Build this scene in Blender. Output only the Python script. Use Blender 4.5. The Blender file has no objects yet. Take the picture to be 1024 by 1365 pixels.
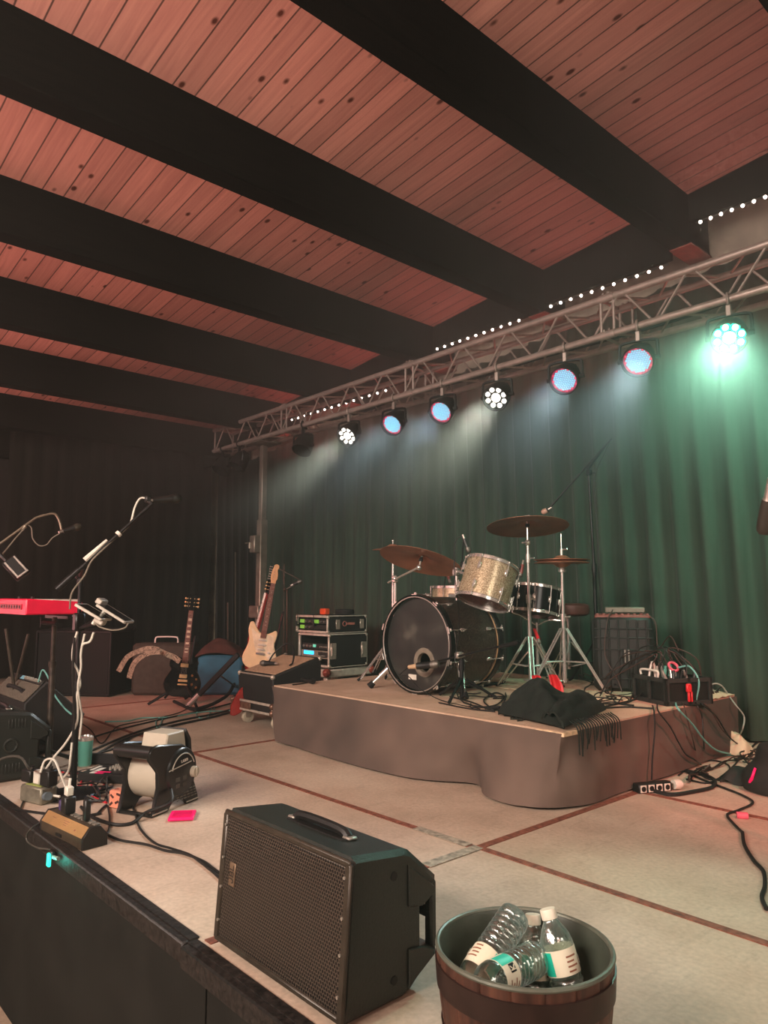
import bpy, math, random
from mathutils import Vector, Matrix, Euler, noise
PI = math.pi
C = bpy.context.scene.collection
V = Vector
random.seed(7)

# ---------------------------------------------------------------- camera (stage floor is z = 0, eye 1 m above it)
FPX = 970.0; PITCH = math.radians(6.59); YAW = math.radians(48.0); EYE = V((0, 0, 1.0))
FW = V((-math.sin(YAW)*math.cos(PITCH), math.cos(YAW)*math.cos(PITCH), math.sin(PITCH)))
RT = V((math.cos(YAW), math.sin(YAW), 0)); UP = RT.cross(FW)
def ray(x, y): return FW + RT*((x-512)/FPX) - UP*((y-682.5)/FPX)
def onz(x, y, z=0.0):
    d = ray(x, y); return EYE + d*((z-1.0)/d.z)
def ony(x, y, Y):
    d = ray(x, y); return EYE + d*(Y/d.y)
def ond(x, y, D): return EYE + ray(x, y)*D          # at depth D along the view axis
def onxp(x, y, X):
    d = ray(x, y); return EYE + d*(X/d.x)

cd = bpy.data.cameras.new('camera'); cam = bpy.data.objects.new('camera', cd); C.objects.link(cam)
cd.sensor_fit = 'VERTICAL'; cd.sensor_height = 24.0; cd.lens = 24.0*FPX/1365.0; cd.clip_start = .05; cd.clip_end = 100
cam.matrix_world = Matrix(((RT.x, UP.x, -FW.x, 0), (RT.y, UP.y, -FW.y, 0), (RT.z, UP.z, -FW.z, 1.0), (0, 0, 0, 1)))
bpy.context.scene.camera = cam

# ---------------------------------------------------------------- materials
def lin(c):
    return tuple(((v/255)/12.92 if v/255 <= .04045 else ((v/255+.055)/1.055)**2.4) for v in c)
MATS = {}
def mat(name, rgb, rough=.5, metal=0., var=.12, scale=20., bump=0., emit=None, es=0., trans=0., coat=0., spec=.5, ior=1.45, stretch=(1,1,1), alpha=1.):
    if name in MATS: return MATS[name]
    m = bpy.data.materials.new(name); m.use_nodes = True; MATS[name] = m
    nt = m.node_tree; b = nt.nodes['Principled BSDF']; L = nt.links
    col = lin(rgb)
    b.inputs['Roughness'].default_value = rough; b.inputs['Metallic'].default_value = metal
    b.inputs['Specular IOR Level'].default_value = spec; b.inputs['IOR'].default_value = ior
    b.inputs['Transmission Weight'].default_value = trans; b.inputs['Coat Weight'].default_value = coat
    b.inputs['Alpha'].default_value = alpha
    tc = nt.nodes.new('ShaderNodeTexCoord'); mp = nt.nodes.new('ShaderNodeMapping'); mp.inputs['Scale'].default_value = stretch
    nz = nt.nodes.new('ShaderNodeTexNoise'); nz.inputs['Scale'].default_value = scale; nz.inputs['Detail'].default_value = 5
    L.new(tc.outputs['Object'], mp.inputs[0]); L.new(mp.outputs[0], nz.inputs['Vector'])
    rp = nt.nodes.new('ShaderNodeValToRGB'); rp.color_ramp.elements[0].position = .3; rp.color_ramp.elements[1].position = .7
    rp.color_ramp.elements[0].color = tuple(max(0, c*(1-var*1.6)) for c in col)+(1,); rp.color_ramp.elements[1].color = tuple(min(1, c*(1+var*1.6)) for c in col)+(1,)
    L.new(nz.outputs['Fac'], rp.inputs[0]); L.new(rp.outputs[0], b.inputs['Base Color'])
    if bump:
        bp = nt.nodes.new('ShaderNodeBump'); bp.inputs['Strength'].default_value = bump; bp.inputs['Distance'].default_value = .01
        L.new(nz.outputs['Fac'], bp.inputs['Height']); L.new(bp.outputs[0], b.inputs['Normal'])
    if emit:
        b.inputs['Emission Color'].default_value = lin(emit)+(1,); b.inputs['Emission Strength'].default_value = es; m.cycles.emission_sampling = 'NONE'
    return m
def nodes_of(m): return m.node_tree.nodes, m.node_tree.links, m.node_tree.nodes['Principled BSDF']

def wood_ceiling():
    m = bpy.data.materials.new('pine_boards'); m.use_nodes = True; N, L, b = nodes_of(m)
    b.inputs['Roughness'].default_value = .55
    tc = N.new('ShaderNodeTexCoord'); sp = N.new('ShaderNodeSeparateXYZ'); L.new(tc.outputs['Object'], sp.inputs[0])
    def math_(op, a, c=None, v=None):
        n = N.new('ShaderNodeMath'); n.operation = op
        if hasattr(a, 'node'): L.new(a, n.inputs[0])
        else: n.inputs[0].default_value = a
        if c is not None:
            if hasattr(c, 'node'): L.new(c, n.inputs[1])
            else: n.inputs[1].default_value = c
        return n.outputs[0]
    w = .138
    yb = math_('DIVIDE', sp.outputs['Y'], w); idx = math_('FLOOR', yb); fr = math_('FRACT', yb)
    wn = N.new('ShaderNodeTexWhiteNoise'); wn.noise_dimensions = '1D'; L.new(idx, wn.inputs['W'])
    # grain: long noise along the board, shifted for each board
    cb = N.new('ShaderNodeCombineXYZ'); xs = math_('MULTIPLY', sp.outputs['X'], 1.6); off = math_('MULTIPLY', wn.outputs['Value'], 37.)
    xo = math_('ADD', xs, off); ys = math_('MULTIPLY', sp.outputs['Y'], 34.)
    L.new(xo, cb.inputs[0]); L.new(ys, cb.inputs[1])
    g = N.new('ShaderNodeTexNoise'); g.inputs['Scale'].default_value = 1.; g.inputs['Detail'].default_value = 6; g.inputs['Distortion'].default_value = .9; L.new(cb.outputs[0], g.inputs['Vector'])
    # knots
    cv = N.new('ShaderNodeCombineXYZ'); xk = math_('ADD', math_('MULTIPLY', sp.outputs['X'], 4.6), off); yk = math_('MULTIPLY', sp.outputs['Y'], 8.)
    L.new(xk, cv.inputs[0]); L.new(yk, cv.inputs[1])
    vo = N.new('ShaderNodeTexVoronoi'); vo.inputs['Scale'].default_value = 1.; L.new(cv.outputs[0], vo.inputs['Vector'])
    kr = N.new('ShaderNodeValToRGB'); kr.color_ramp.elements[0].position = .09; kr.color_ramp.elements[0].color = (.16,.07,.04,1); kr.color_ramp.elements[1].position = .17; kr.color_ramp.elements[1].color = (1,1,1,1)
    L.new(vo.outputs['Distance'], kr.inputs[0])
    sepc = N.new('ShaderNodeSeparateColor'); L.new(vo.outputs['Color'], sepc.inputs[0])
    kon = math_('GREATER_THAN', sepc.outputs[0], .36)
    kmix = N.new('ShaderNodeMix'); kmix.data_type = 'RGBA'; L.new(kon, kmix.inputs[0]); kmix.inputs[6].default_value = (1,1,1,1); L.new(kr.outputs[0], kmix.inputs[7])
    cr = N.new('ShaderNodeValToRGB'); e = cr.color_ramp.elements; e[0].position = .25; e[0].color = lin((200,140,126))+(1,); e[1].position = .75; e[1].color = lin((226,168,150))+(1,)
    L.new(g.outputs['Fac'], cr.inputs[0])
    hv = N.new('ShaderNodeMapRange'); L.new(wn.outputs['Value'], hv.inputs[0]); hv.inputs[3].default_value = .82; hv.inputs[4].default_value = 1.08
    m1 = N.new('ShaderNodeMix'); m1.data_type = 'RGBA'; m1.blend_type = 'MULTIPLY'; m1.inputs[0].default_value = 1; L.new(cr.outputs[0], m1.inputs[6]); L.new(kmix.outputs[2], m1.inputs[7])
    gv = math_('LESS_THAN', math_('ABSOLUTE', math_('SUBTRACT', fr, .5)), .468)
    gvm = N.new('ShaderNodeMapRange'); L.new(gv, gvm.inputs[0]); gvm.inputs[3].default_value = .22; gvm.inputs[4].default_value = 1.
    tot = math_('MULTIPLY', hv.outputs[0], gvm.outputs[0])
    m2 = N.new('ShaderNodeMix'); m2.data_type = 'RGBA'; m2.blend_type = 'MULTIPLY'; m2.inputs[0].default_value = 1; L.new(m1.outputs[2], m2.inputs[6]); L.new(tot, m2.inputs[7])
    L.new(m2.outputs[2], b.inputs['Base Color'])
    bp = N.new('ShaderNodeBump'); bp.inputs['Strength'].default_value = .5; bp.inputs['Distance'].default_value = .004; L.new(gv, bp.inputs['Height']); L.new(bp.outputs[0], b.inputs['Normal'])
    return m

def floor_mat(name, c0, c1, c2, rough=.62, s=1.):
    m = bpy.data.materials.new(name); m.use_nodes = True; N, L, b = nodes_of(m)
    tc = N.new('ShaderNodeTexCoord')
    a = N.new('ShaderNodeTexNoise'); a.inputs['Scale'].default_value = 1.3*s; a.inputs['Detail'].default_value = 8; a.inputs['Roughness'].default_value = .65; L.new(tc.outputs['Object'], a.inputs['Vector'])
    c = N.new('ShaderNodeTexNoise'); c.inputs['Scale'].default_value = 60*s; c.inputs['Detail'].default_value = 4; L.new(tc.outputs['Object'], c.inputs['Vector'])
    r = N.new('ShaderNodeValToRGB'); e = r.color_ramp.elements; e[0].position = .3; e[0].color = lin(c0)+(1,); e[1].position = .7; e[1].color = lin(c2)+(1,)
    x = e.new(.5); x.color = lin(c1)+(1,); L.new(a.outputs['Fac'], r.inputs[0])
    mr = N.new('ShaderNodeMapRange'); L.new(c.outputs['Fac'], mr.inputs[0]); mr.inputs[1].default_value = .3; mr.inputs[2].default_value = .7; mr.inputs[3].default_value = .86; mr.inputs[4].default_value = 1.08
    # scuffs
    mp = N.new('ShaderNodeMapping'); mp.inputs['Scale'].default_value = (9,2.2,1); mp.inputs['Rotation'].default_value = (0,0,.5); L.new(tc.outputs['Object'], mp.inputs[0])
    sc = N.new('ShaderNodeTexNoise'); sc.inputs['Scale'].default_value = 2.; sc.inputs['Detail'].default_value = 9; sc.inputs['Roughness'].default_value = .75; L.new(mp.outputs[0], sc.inputs['Vector'])
    sr = N.new('ShaderNodeMapRange'); L.new(sc.outputs['Fac'], sr.inputs[0]); sr.inputs[1].default_value = .3; sr.inputs[2].default_value = .45; sr.inputs[3].default_value = .8; sr.inputs[4].default_value = 1.
    mu = N.new('ShaderNodeMath'); mu.operation = 'MULTIPLY'; L.new(mr.outputs[0], mu.inputs[0]); L.new(sr.outputs[0], mu.inputs[1])
    mx = N.new('ShaderNodeMix'); mx.data_type = 'RGBA'; mx.blend_type = 'MULTIPLY'; mx.inputs[0].default_value = 1; L.new(r.outputs[0], mx.inputs[6]); L.new(mu.outputs[0], mx.inputs[7])
    L.new(mx.outputs[2], b.inputs['Base Color']); b.inputs['Roughness'].default_value = rough
    bp = N.new('ShaderNodeBump'); bp.inputs['Strength'].default_value = .12; bp.inputs['Distance'].default_value = .004; L.new(c.outputs['Fac'], bp.inputs['Height']); L.new(bp.outputs[0], b.inputs['Normal'])
    return m

def ramp_mat(name, tex, scale, stops, rough=.5, metal=0., bump=0., stretch=(1,1,1), emit=0.):
    """voronoi / noise / wave pattern through a colour ramp"""
    m = bpy.data.materials.new(name); m.use_nodes = True; N, L, b = nodes_of(m)
    tc = N.new('ShaderNodeTexCoord'); mp = N.new('ShaderNodeMapping'); mp.inputs['Scale'].default_value = stretch; L.new(tc.outputs['Object'], mp.inputs[0])
    t = N.new({'vor': 'ShaderNodeTexVoronoi', 'noise': 'ShaderNodeTexNoise', 'wave': 'ShaderNodeTexWave'}[tex]); t.inputs['Scale'].default_value = scale
    L.new(mp.outputs[0], t.inputs['Vector'])
    src = t.outputs['Distance'] if tex == 'vor' else t.outputs['Fac']
    if tex == 'vor' and emit < 0:
        s = N.new('ShaderNodeSeparateColor'); L.new(t.outputs['Color'], s.inputs[0]); src = s.outputs[0]
    r = N.new('ShaderNodeValToRGB'); e = r.color_ramp.elements
    e[0].position, e[0].color = stops[0][0], lin(stops[0][1])+(1,); e[1].position, e[1].color = stops[-1][0], lin(stops[-1][1])+(1,)
    for p, c in stops[1:-1]: x = e.new(p); x.color = lin(c)+(1,)
    L.new(src, r.inputs[0]); L.new(r.outputs[0], b.inputs['Base Color'])
    b.inputs['Roughness'].default_value = rough; b.inputs['Metallic'].default_value = metal
    if bump:
        bp = N.new('ShaderNodeBump'); bp.inputs['Strength'].default_value = bump; bp.inputs['Distance'].default_value = .01; L.new(src, bp.inputs['Height']); L.new(bp.outputs[0], b.inputs['Normal'])
    return m

def emat(name, rgb, s):
    m = bpy.data.materials.new(name); m.use_nodes = True; N, L, b = nodes_of(m)
    b.inputs['Base Color'].default_value = lin(rgb)+(1,); b.inputs['Emission Color'].default_value = lin(rgb)+(1,); b.inputs['Emission Strength'].default_value = s; m.cycles.emission_sampling = 'NONE'
    return m

# ---------------------------------------------------------------- mesh building
def frame(p, z=(0,0,1), x=None):
    z = V(z).normalized()
    if x is None: x = V((1,0,0)) if abs(z.x) < .9 else V((0,1,0))
    x = V(x); x = (x - z*x.dot(z)).normalized(); y = z.cross(x); p = V(p)
    return Matrix(((x.x,y.x,z.x,p.x),(x.y,y.y,z.y,p.y),(x.z,y.z,z.z,p.z),(0,0,0,1)))
def T(x, y, z): return Matrix.Translation((x, y, z))
def RZ(a): return Matrix.Rotation(a, 4, 'Z')
def RX(a): return Matrix.Rotation(a, 4, 'X')
def RY(a): return Matrix.Rotation(a, 4, 'Y')
ID = Matrix.Identity(4)
def spline(pts, k=6):
    pts = [V(p) for p in pts]
    if len(pts) < 3 or k < 2: return pts
    o = []
    for i in range(len(pts)-1):
        p0 = pts[i-1] if i else pts[0]*2-pts[1]; p1, p2 = pts[i], pts[i+1]
        p3 = pts[i+2] if i+2 < len(pts) else pts[-1]*2-pts[-2]
        for j in range(k):
            t = j/k
            o.append(.5*((2*p1)+(p2-p0)*t+(2*p0-5*p1+4*p2-p3)*t*t+(3*p1-p0-3*p2+p3)*t**3))
    o.append(pts[-1]); return o

class MB:
    def __init__(s, m=None): s.v = []; s.f = []; s.m = m or ID
    def add(s, vs, fs, m=None):
        b = len(s.v); mm = s.m @ m if m is not None else s.m
        s.v += [mm @ V(p) for p in vs]; s.f += [tuple(i+b for i in f) for f in fs]; return s
    def box(s, c, d, m=None, bev=0.):
        c = V(c); x, y, z = d[0]/2, d[1]/2, d[2]/2; bev = min(bev, x*.9, y*.9, z*.9)
        if bev <= 0:
            vs = [c+V((i*x, j*y, k*z)) for i in (-1,1) for j in (-1,1) for k in (-1,1)]
            return s.add(vs, [(0,1,3,2),(4,6,7,5),(0,4,5,1),(2,3,7,6),(0,2,6,4),(1,5,7,3)], m)
        vs = []; ix = {}
        for i in (-1,1):
            for j in (-1,1):
                for k in (-1,1):
                    for a in range(3):
                        p = [i*(x-bev), j*(y-bev), k*(z-bev)]; p[a] = (i*x, j*y, k*z)[a]
                        ix[i,j,k,a] = len(vs); vs.append(c+V(p))
        fs = []
        for a in range(3):
            for sg in (-1,1):
                b_, c_ = [(1,2),(2,0),(0,1)][a]; q = []
                for (u, w) in ((-1,-1),(1,-1),(1,1),(-1,1)):
                    t = [0,0,0]; t[a] = sg; t[b_] = u; t[c_] = w; q.append(ix[t[0],t[1],t[2],a])
                fs.append(tuple(q if sg > 0 else q[::-1]))
        for a in range(3):
            b_, c_ = [(1,2),(2,0),(0,1)][a]
            for u in (-1,1):
                for w in (-1,1):
                    t0 = [0,0,0]; t1 = [0,0,0]; t0[a] = -1; t1[a] = 1
                    for t in (t0, t1): t[b_] = u; t[c_] = w
                    q = (ix[(*t0, b_)], ix[(*t1, b_)], ix[(*t1, c_)], ix[(*t0, c_)])
                    fs.append(q if u*w < 0 else q[::-1])
        for i in (-1,1):
            for j in (-1,1):
                for k in (-1,1):
                    q = (ix[i,j,k,0], ix[i,j,k,1], ix[i,j,k,2]); fs.append(q if i*j*k > 0 else q[::-1])
        return s.add(vs, fs, m)
    def cyl(s, a, b, r, r2=None, n=12, caps=True, m=None):
        a, b = V(a), V(b); r2 = r if r2 is None else r2; F = frame(a, b-a); h = (b-a).length
        vs = [F @ V((r*math.cos(t*2*PI/n), r*math.sin(t*2*PI/n), 0)) for t in range(n)]+[F @ V((r2*math.cos(t*2*PI/n), r2*math.sin(t*2*PI/n), h)) for t in range(n)]
        fs = [(i, (i+1) % n, n+(i+1) % n, n+i) for i in range(n)]
        if caps: fs += [tuple(range(n))[::-1], tuple(range(n, 2*n))]
        return s.add(vs, fs, m)
    def lathe(s, prof, m=None, n=24, a0=0., a1=2*PI, close=True):
        full = abs(a1-a0-2*PI) < 1e-6; k = n if full else n+1
        vs = [V((r*math.cos(a0+(a1-a0)*i/n), r*math.sin(a0+(a1-a0)*i/n), z)) for r, z in prof for i in range(k)]
        fs = []
        for j in range(len(prof)-1):
            for i in range(n):
                i2 = (i+1) % k
                fs.append((j*k+i, j*k+i2, (j+1)*k+i2, (j+1)*k+i))
        if close and full:
            if prof[0][0] > 1e-6: fs.append(tuple(range(k))[::-1])
            if prof[-1][0] > 1e-6: fs.append(tuple(range((len(prof)-1)*k, len(prof)*k)))
        return s.add(vs, fs, m)
    def tube(s, pts, r, n=6, k=6, m=None, closed=False):
        p = spline(pts, k); rs = r if isinstance(r, (list, tuple)) else None
        N = len(p); vs = []; fs = []
        t0 = (p[1]-p[0]).normalized(); x = V((0,0,1)) if abs(t0.z) < .9 else V((1,0,0)); x = (x-t0*x.dot(t0)).normalized()
        for i in range(N):
            t = (p[min(i+1, N-1)]-p[max(i-1, 0)])
            if t.length < 1e-9: t = t0
            t.normalize(); x = x-t*x.dot(t)
            if x.length < 1e-6: x = t.orthogonal()
            x.normalize(); y = t.cross(x)
            if rs:
                u = i/(N-1)*(len(rs)-1); a = int(min(u, len(rs)-2)); rr = rs[a]+(rs[a+1]-rs[a])*(u-a)
            else: rr = r
            vs += [p[i]+(x*math.cos(q*2*PI/n)+y*math.sin(q*2*PI/n))*rr for q in range(n)]
        for i in range(N-1):
            for q in range(n):
                q2 = (q+1) % n; fs.append((i*n+q, i*n+q2, (i+1)*n+q2, (i+1)*n+q))
        fs += [tuple(range(n))[::-1], tuple(range((N-1)*n, N*n))]
        return s.add(vs, fs, m)
    def torus(s, R, r, m=None, n=28, k=8, a0=0., a1=2*PI):
        full = abs(a1-a0-2*PI) < 1e-6; nn = n if full else n+1
        vs = []; fs = []
        for i in range(nn):
            a = a0+(a1-a0)*i/n
            for j in range(k):
                b = 2*PI*j/k; q = R+r*math.cos(b); vs.append(V((q*math.cos(a), q*math.sin(a), r*math.sin(b))))
        for i in range(n):
            i2 = (i+1) % nn
            for j in range(k):
                j2 = (j+1) % k; fs.append((i*k+j, i2*k+j, i2*k+j2, i*k+j2))
        if not full: fs += [tuple(range(k)), tuple(range(n*k, n*k+k))[::-1]]
        return s.add(vs, fs, m)
    def prism(s, poly, z0, z1, m=None, bev=0., bot=None):
        """polygon in local xy from z0 to z1; bev insets the top (and bottom) rim"""
        n = len(poly)
        if sum(poly[i][0]*poly[(i+1) % n][1]-poly[(i+1) % n][0]*poly[i][1] for i in range(n)) < 0: poly = poly[::-1]
        def inset(d):
            if not d: return [V((p[0], p[1], 0)) for p in poly]
            o = []
            for i in range(n):
                a, b, c = V(poly[i-1]).to_2d(), V(poly[i]).to_2d(), V(poly[(i+1) % n]).to_2d()
                e0 = (b-a).normalized(); e1 = (c-b).normalized(); n0 = V((-e0.y, e0.x)); n1 = V((-e1.y, e1.x)); h = n0+n1
                l = max(.5, 1+n0.dot(n1)); q = b+h*(d/l); o.append(V((q.x, q.y, 0)))
            return o
        rings = []
        if bev: rings = [(inset(bev), z0), (inset(0), z0+bev), (inset(0), z1-bev), (inset(bev), z1)]
        else: rings = [(inset(0), z0), (inset(0), z1)]
        vs = []; fs = []
        for ps, z in rings: vs += [V((p.x, p.y, z)) for p in ps]
        for j in range(len(rings)-1):
            for i in range(n):
                i2 = (i+1) % n; fs.append((j*n+i, j*n+i2, (j+1)*n+i2, (j+1)*n+i))
        fs += [tuple(range(n))[::-1], tuple(range((len(rings)-1)*n, len(rings)*n))]
        return s.add(vs, fs, m)
    def sph(s, c, r, n=12, k=8, m=None, sc=(1,1,1)):
        F = T(*c) @ Matrix.Diagonal((*sc, 1))
        return s.lathe([(r*math.sin(PI*i/k) if 0 < i < k else 0., -r*math.cos(PI*i/k)) for i in range(k+1)], (m @ F) if m is not None else F, n)
    def grid(s, fn, nu, nv, m=None, wrap=False):
        vs = [V(fn(i/nu, j/nv)) for j in range(nv+1) for i in range(nu+1)]
        fs = [(j*(nu+1)+i, j*(nu+1)+i+1, (j+1)*(nu+1)+i+1, (j+1)*(nu+1)+i) for j in range(nv) for i in range(nu)]
        return s.add(vs, fs, m)
    def sheet(s, fn, nu, nv, t, m=None):
        """a grid with thickness t along its normals"""
        g = [[V(fn(i/nu, j/nv)) for i in range(nu+1)] for j in range(nv+1)]; vs = []
        nr = []
        for j in range(nv+1):
            for i in range(nu+1):
                du = g[j][min(i+1, nu)]-g[j][max(i-1, 0)]; dv = g[min(j+1, nv)][i]-g[max(j-1, 0)][i]; q = du.cross(dv)
                nr.append(q.normalized() if q.length > 1e-12 else V((0,0,1)))
        W = nu+1; K = W*(nv+1); flat = [g[j][i] for j in range(nv+1) for i in range(nu+1)]
        vs = flat+[p-nr[i]*t for i, p in enumerate(flat)]
        fs = [(j*W+i, j*W+i+1, (j+1)*W+i+1, (j+1)*W+i) for j in range(nv) for i in range(nu)]
        fs += [tuple(K+a for a in f[::-1]) for f in fs]
        for i in range(nu): fs += [(i+1, i, K+i, K+i+1), (nv*W+i, nv*W+i+1, K+nv*W+i+1, K+nv*W+i)]
        for j in range(nv): fs += [(j*W, (j+1)*W, K+(j+1)*W, K+j*W), ((j+1)*W+nu, j*W+nu, K+j*W+nu, K+(j+1)*W+nu)]
        return s.add(vs, fs, m)

WM = {}      # world matrix of every empty / object built so far
def mesh_of(name, mb, mats, inv=None, ang=38, idx=None):
    me = bpy.data.meshes.new(name)
    me.from_pydata([(inv @ v) if inv is not None else v for v in mb.v], [], mb.f); me.validate(); me.update()
    for m in (mats if isinstance(mats, (list, tuple)) else [mats]): me.materials.append(m)
    if idx and len(idx) == len(me.polygons): me.polygons.foreach_set('material_index', idx)
    me.polygons.foreach_set('use_smooth', [True]*len(me.polygons))
    try: me.set_sharp_from_angle(angle=math.radians(ang))
    except Exception: pass
    return me
def obj(name, mb, mats, parent=None, label=None, cat=None, group=None, kind=None, ang=38, origin=None, idx=None):
    """link one mesh; mb is in the parent's WORLD frame (prototypes are built at the origin)"""
    if parent is not None:
        W = WM[parent.name]; o = bpy.data.objects.new(name, mesh_of(name, mb, mats, W.inverted(), ang, idx)); o.parent = parent; WM[o.name] = W
    else:
        if origin is None:
            xs = [v.x for v in mb.v]; ys = [v.y for v in mb.v]; zs = [v.z for v in mb.v]
            origin = V(((min(xs)+max(xs))/2, (min(ys)+max(ys))/2, min(zs)))
        W = T(*origin); o = bpy.data.objects.new(name, mesh_of(name, mb, mats, W.inverted(), ang, idx)); o.matrix_basis = W; WM[o.name] = W
    C.objects.link(o)
    if label: o['label'] = label
    if cat: o['category'] = cat
    if group: o['group'] = group
    if kind: o['kind'] = kind
    return o
def thing(name, label, cat, M=None, group=None, loc=None):
    if M is None: M = T(*(loc or (0,0,0)))
    o = bpy.data.objects.new(name, None); o.empty_display_size = .05; C.objects.link(o); o.matrix_basis = M; WM[o.name] = M.copy()
    o['label'] = label; o['category'] = cat
    if group: o['group'] = group
    return o
def struct(name, mb, m, label=None): return obj(name, mb, m, None, label, None, None, 'structure', origin=V((0,0,0)))
SPLIT = {'screws': 'screw', 'corner_balls': 'corner_ball', 'corner_cups': 'corner_cup', 'metal_corners': 'metal_corner', 'control_knobs': 'control_knob', 'sockets': 'socket', 'tuners': 'tuner', 'pickups': 'pickup', 'rails': 'rail', 'latch_tabs': 'latch_tab', 'felts': 'felt', 'end_caps': 'end_cap', 'handle_mounts': 'handle_mount', 'white_panels': 'white_panel', 'knobs': 'knob', 'butterfly_latch': 'butterfly_latch', 'tension_claw': 'tension_claw', 'outlet_marks': 'outlet_mark', 'pink_marks': 'pink_mark', 'foot_trim': 'foot_trim', 'latch': 'latch', 'bridge': 'bridge'}
def islands(mb):
    par = list(range(len(mb.v)))
    def find(a):
        while par[a] != a: par[a] = par[par[a]]; a = par[a]
        return a
    for f in mb.f:
        r = find(f[0])
        for i in f[1:]: par[find(i)] = r
    gs = {}
    for f in mb.f: gs.setdefault(find(f[0]), []).append(f)
    out = []
    for fs in gs.values():
        ids = sorted({i for f in fs for i in f}); k = {a: n for n, a in enumerate(ids)}; q = MB(); q.v = [mb.v[i] for i in ids]; q.f = [tuple(k[i] for i in f) for f in fs]; out.append(q)
    return out
def part(name, mb, m, p, label=None, ang=38, idx=None, kind=None):
    if name in SPLIT:
        for q in islands(mb): o = obj(SPLIT[name], q, m, p, label, None, None, kind, ang, None, idx)
        return o
    return obj(name, mb, m, p, label, None, None, kind, ang, None, idx)
def dup(root, M, label=None, group=None):
    r = root.copy(); C.objects.link(r); r.matrix_basis = M; WM[r.name] = M.copy()
    if label: r['label'] = label
    if group: r['group'] = group
    for ch in root.children:
        c = ch.copy(); C.objects.link(c); c.parent = r
        for g in ch.children: d = g.copy(); C.objects.link(d); d.parent = c
    return r
def cable(label, pts, r=.004, m=None, group=None, k=7, n=6, cat='cable', name='cable'):
    return obj(name, MB().tube(pts, r, n, k), m or M_CABLE, None, label, cat, group)
STROKES = {'-': [], }
def strokes(mb, lines, size, w, F, t=.0006):
    """thin raised pen strokes: lines of (x, y) points in a unit box"""
    for ln in lines:
        for (a, b) in zip(ln[:-1], ln[1:]):
            a = V((a[0]*size, a[1]*size, 0)); b = V((b[0]*size, b[1]*size, 0)); d = b-a
            if d.length < 1e-6: continue
            mb.box((0,0,0), (d.length+w, w, t), F @ T(*((a+b)/2)) @ RZ(math.atan2(d.y, d.x)))
GLYPH = {
 'E': [[(.6,0),(0,0),(0,1),(.6,1)],[(0,.5),(.5,.5)]], 'V': [[(0,1),(.35,0),(.7,1)]], 'J': [[(.5,1),(.5,.2),(.3,0),(.1,0),(0,.2)]], 'B': [[(0,0),(0,1),(.45,1),(.55,.75),(.45,.5),(0,.5)],[(.45,.5),(.6,.25),(.45,0),(0,0)]],
 'L': [[(0,1),(0,0),(.55,0)]], 'K': [[(0,0),(0,1)],[(.6,1),(0,.45),(.6,0)]], 'S': [[(.6,.9),(.3,1),(0,.8),(.1,.55),(.5,.45),(.6,.2),(.3,0),(0,.1)]], 'G': [[(.6,.85),(.3,1),(0,.7),(0,.3),(.3,0),(.6,.15),(.6,.5),(.35,.5)]],
 'I': [[(.1,0),(.1,1)]], 'N': [[(0,0),(0,1),(.6,0),(.6,1)]], 'A': [[(0,0),(.33,1),(.66,0)],[(.12,.35),(.54,.35)]], 'T': [[(0,1),(.6,1)],[(.3,1),(.3,0)]], 'U': [[(0,1),(0,.2),(.3,0),(.6,.2),(.6,1)]], 'R': [[(0,0),(0,1),(.5,1),(.6,.75),(.5,.5),(0,.5)],[(.25,.5),(.6,0)]],
 'O': [[(.3,0),(0,.3),(0,.7),(.3,1),(.6,.7),(.6,.3),(.3,0)]], 'D': [[(0,0),(0,1),(.35,1),(.6,.7),(.6,.3),(.35,0),(0,0)]], 'P': [[(0,0),(0,1),(.5,1),(.6,.75),(.5,.5),(0,.5)]], 'C': [[(.6,.85),(.3,1),(0,.7),(0,.3),(.3,0),(.6,.15)]], '1': [[(.1,.8),(.3,1),(.3,0)]], '2': [[(0,.8),(.3,1),(.6,.75),(0,0),(.6,0)]], 'X': [[(0,0),(.6,1)],[(0,1),(.6,0)]],
}
def text(mb, s, size, w, F, t=.0006, sp=.9):
    for i, ch in enumerate(s):
        if ch in GLYPH: strokes(mb, GLYPH[ch], size, w, F @ T(i*size*sp, 0, 0), t)
# ---------------------------------------------------------------- shared materials
M_CABLE = mat('black_cable', (24,23,22), .55, var=.05)
M_CABLE_W = mat('white_cable', (206,204,190), .5, var=.05)
M_CABLE_T = mat('teal_cable', (104,168,158), .5, var=.05)
M_CABLE_B = mat('brown_cable', (64,46,40), .55, var=.05)
M_CABLE_R = mat('red_cable', (196,40,52), .5, var=.05)
M_BLACK = mat('black_plastic', (26,26,25), .45, var=.08)
M_BLACKM = mat('black_metal', (30,30,30), .38, .4, var=.08)
M_RUBBER = mat('black_rubber', (17,17,17), .8, var=.08)
M_CHROME = mat('chrome', (226,224,216), .2, .8, var=.04, scale=8)
M_STEEL = mat('brushed_steel', (190,186,176), .32, .75, var=.1)
M_ALU = mat('truss_aluminium', (190,180,166), .36, .5, var=.1, scale=14)
M_GALV = mat('galvanised_steel', (150,146,132), .5, .7, var=.15, scale=9)
M_BRASS = mat('bronze_cymbal', (172,116,88), .38, .55, var=.15, scale=6)
M_WHITEP = mat('white_plastic', (214,210,196), .45, var=.05)
M_RED = mat('red_plastic', (205,36,44), .45, var=.05)
M_PINK = mat('hot_pink_plastic', (255,22,110), .45, var=.04, emit=(255,10,90), es=.12)  # faint self-glow added to the colour; the plastic is no lamp
M_TOLEX = mat('black_tolex', (28,27,26), .7, var=.25, scale=160, bump=.25)
M_CARPETBOX = mat('speckled_carpet_cover', (96,90,78), .95, var=.4, scale=120, bump=.3)
M_SILVER = mat('silver_paint', (178,174,160), .4, .3, var=.06)
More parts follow.
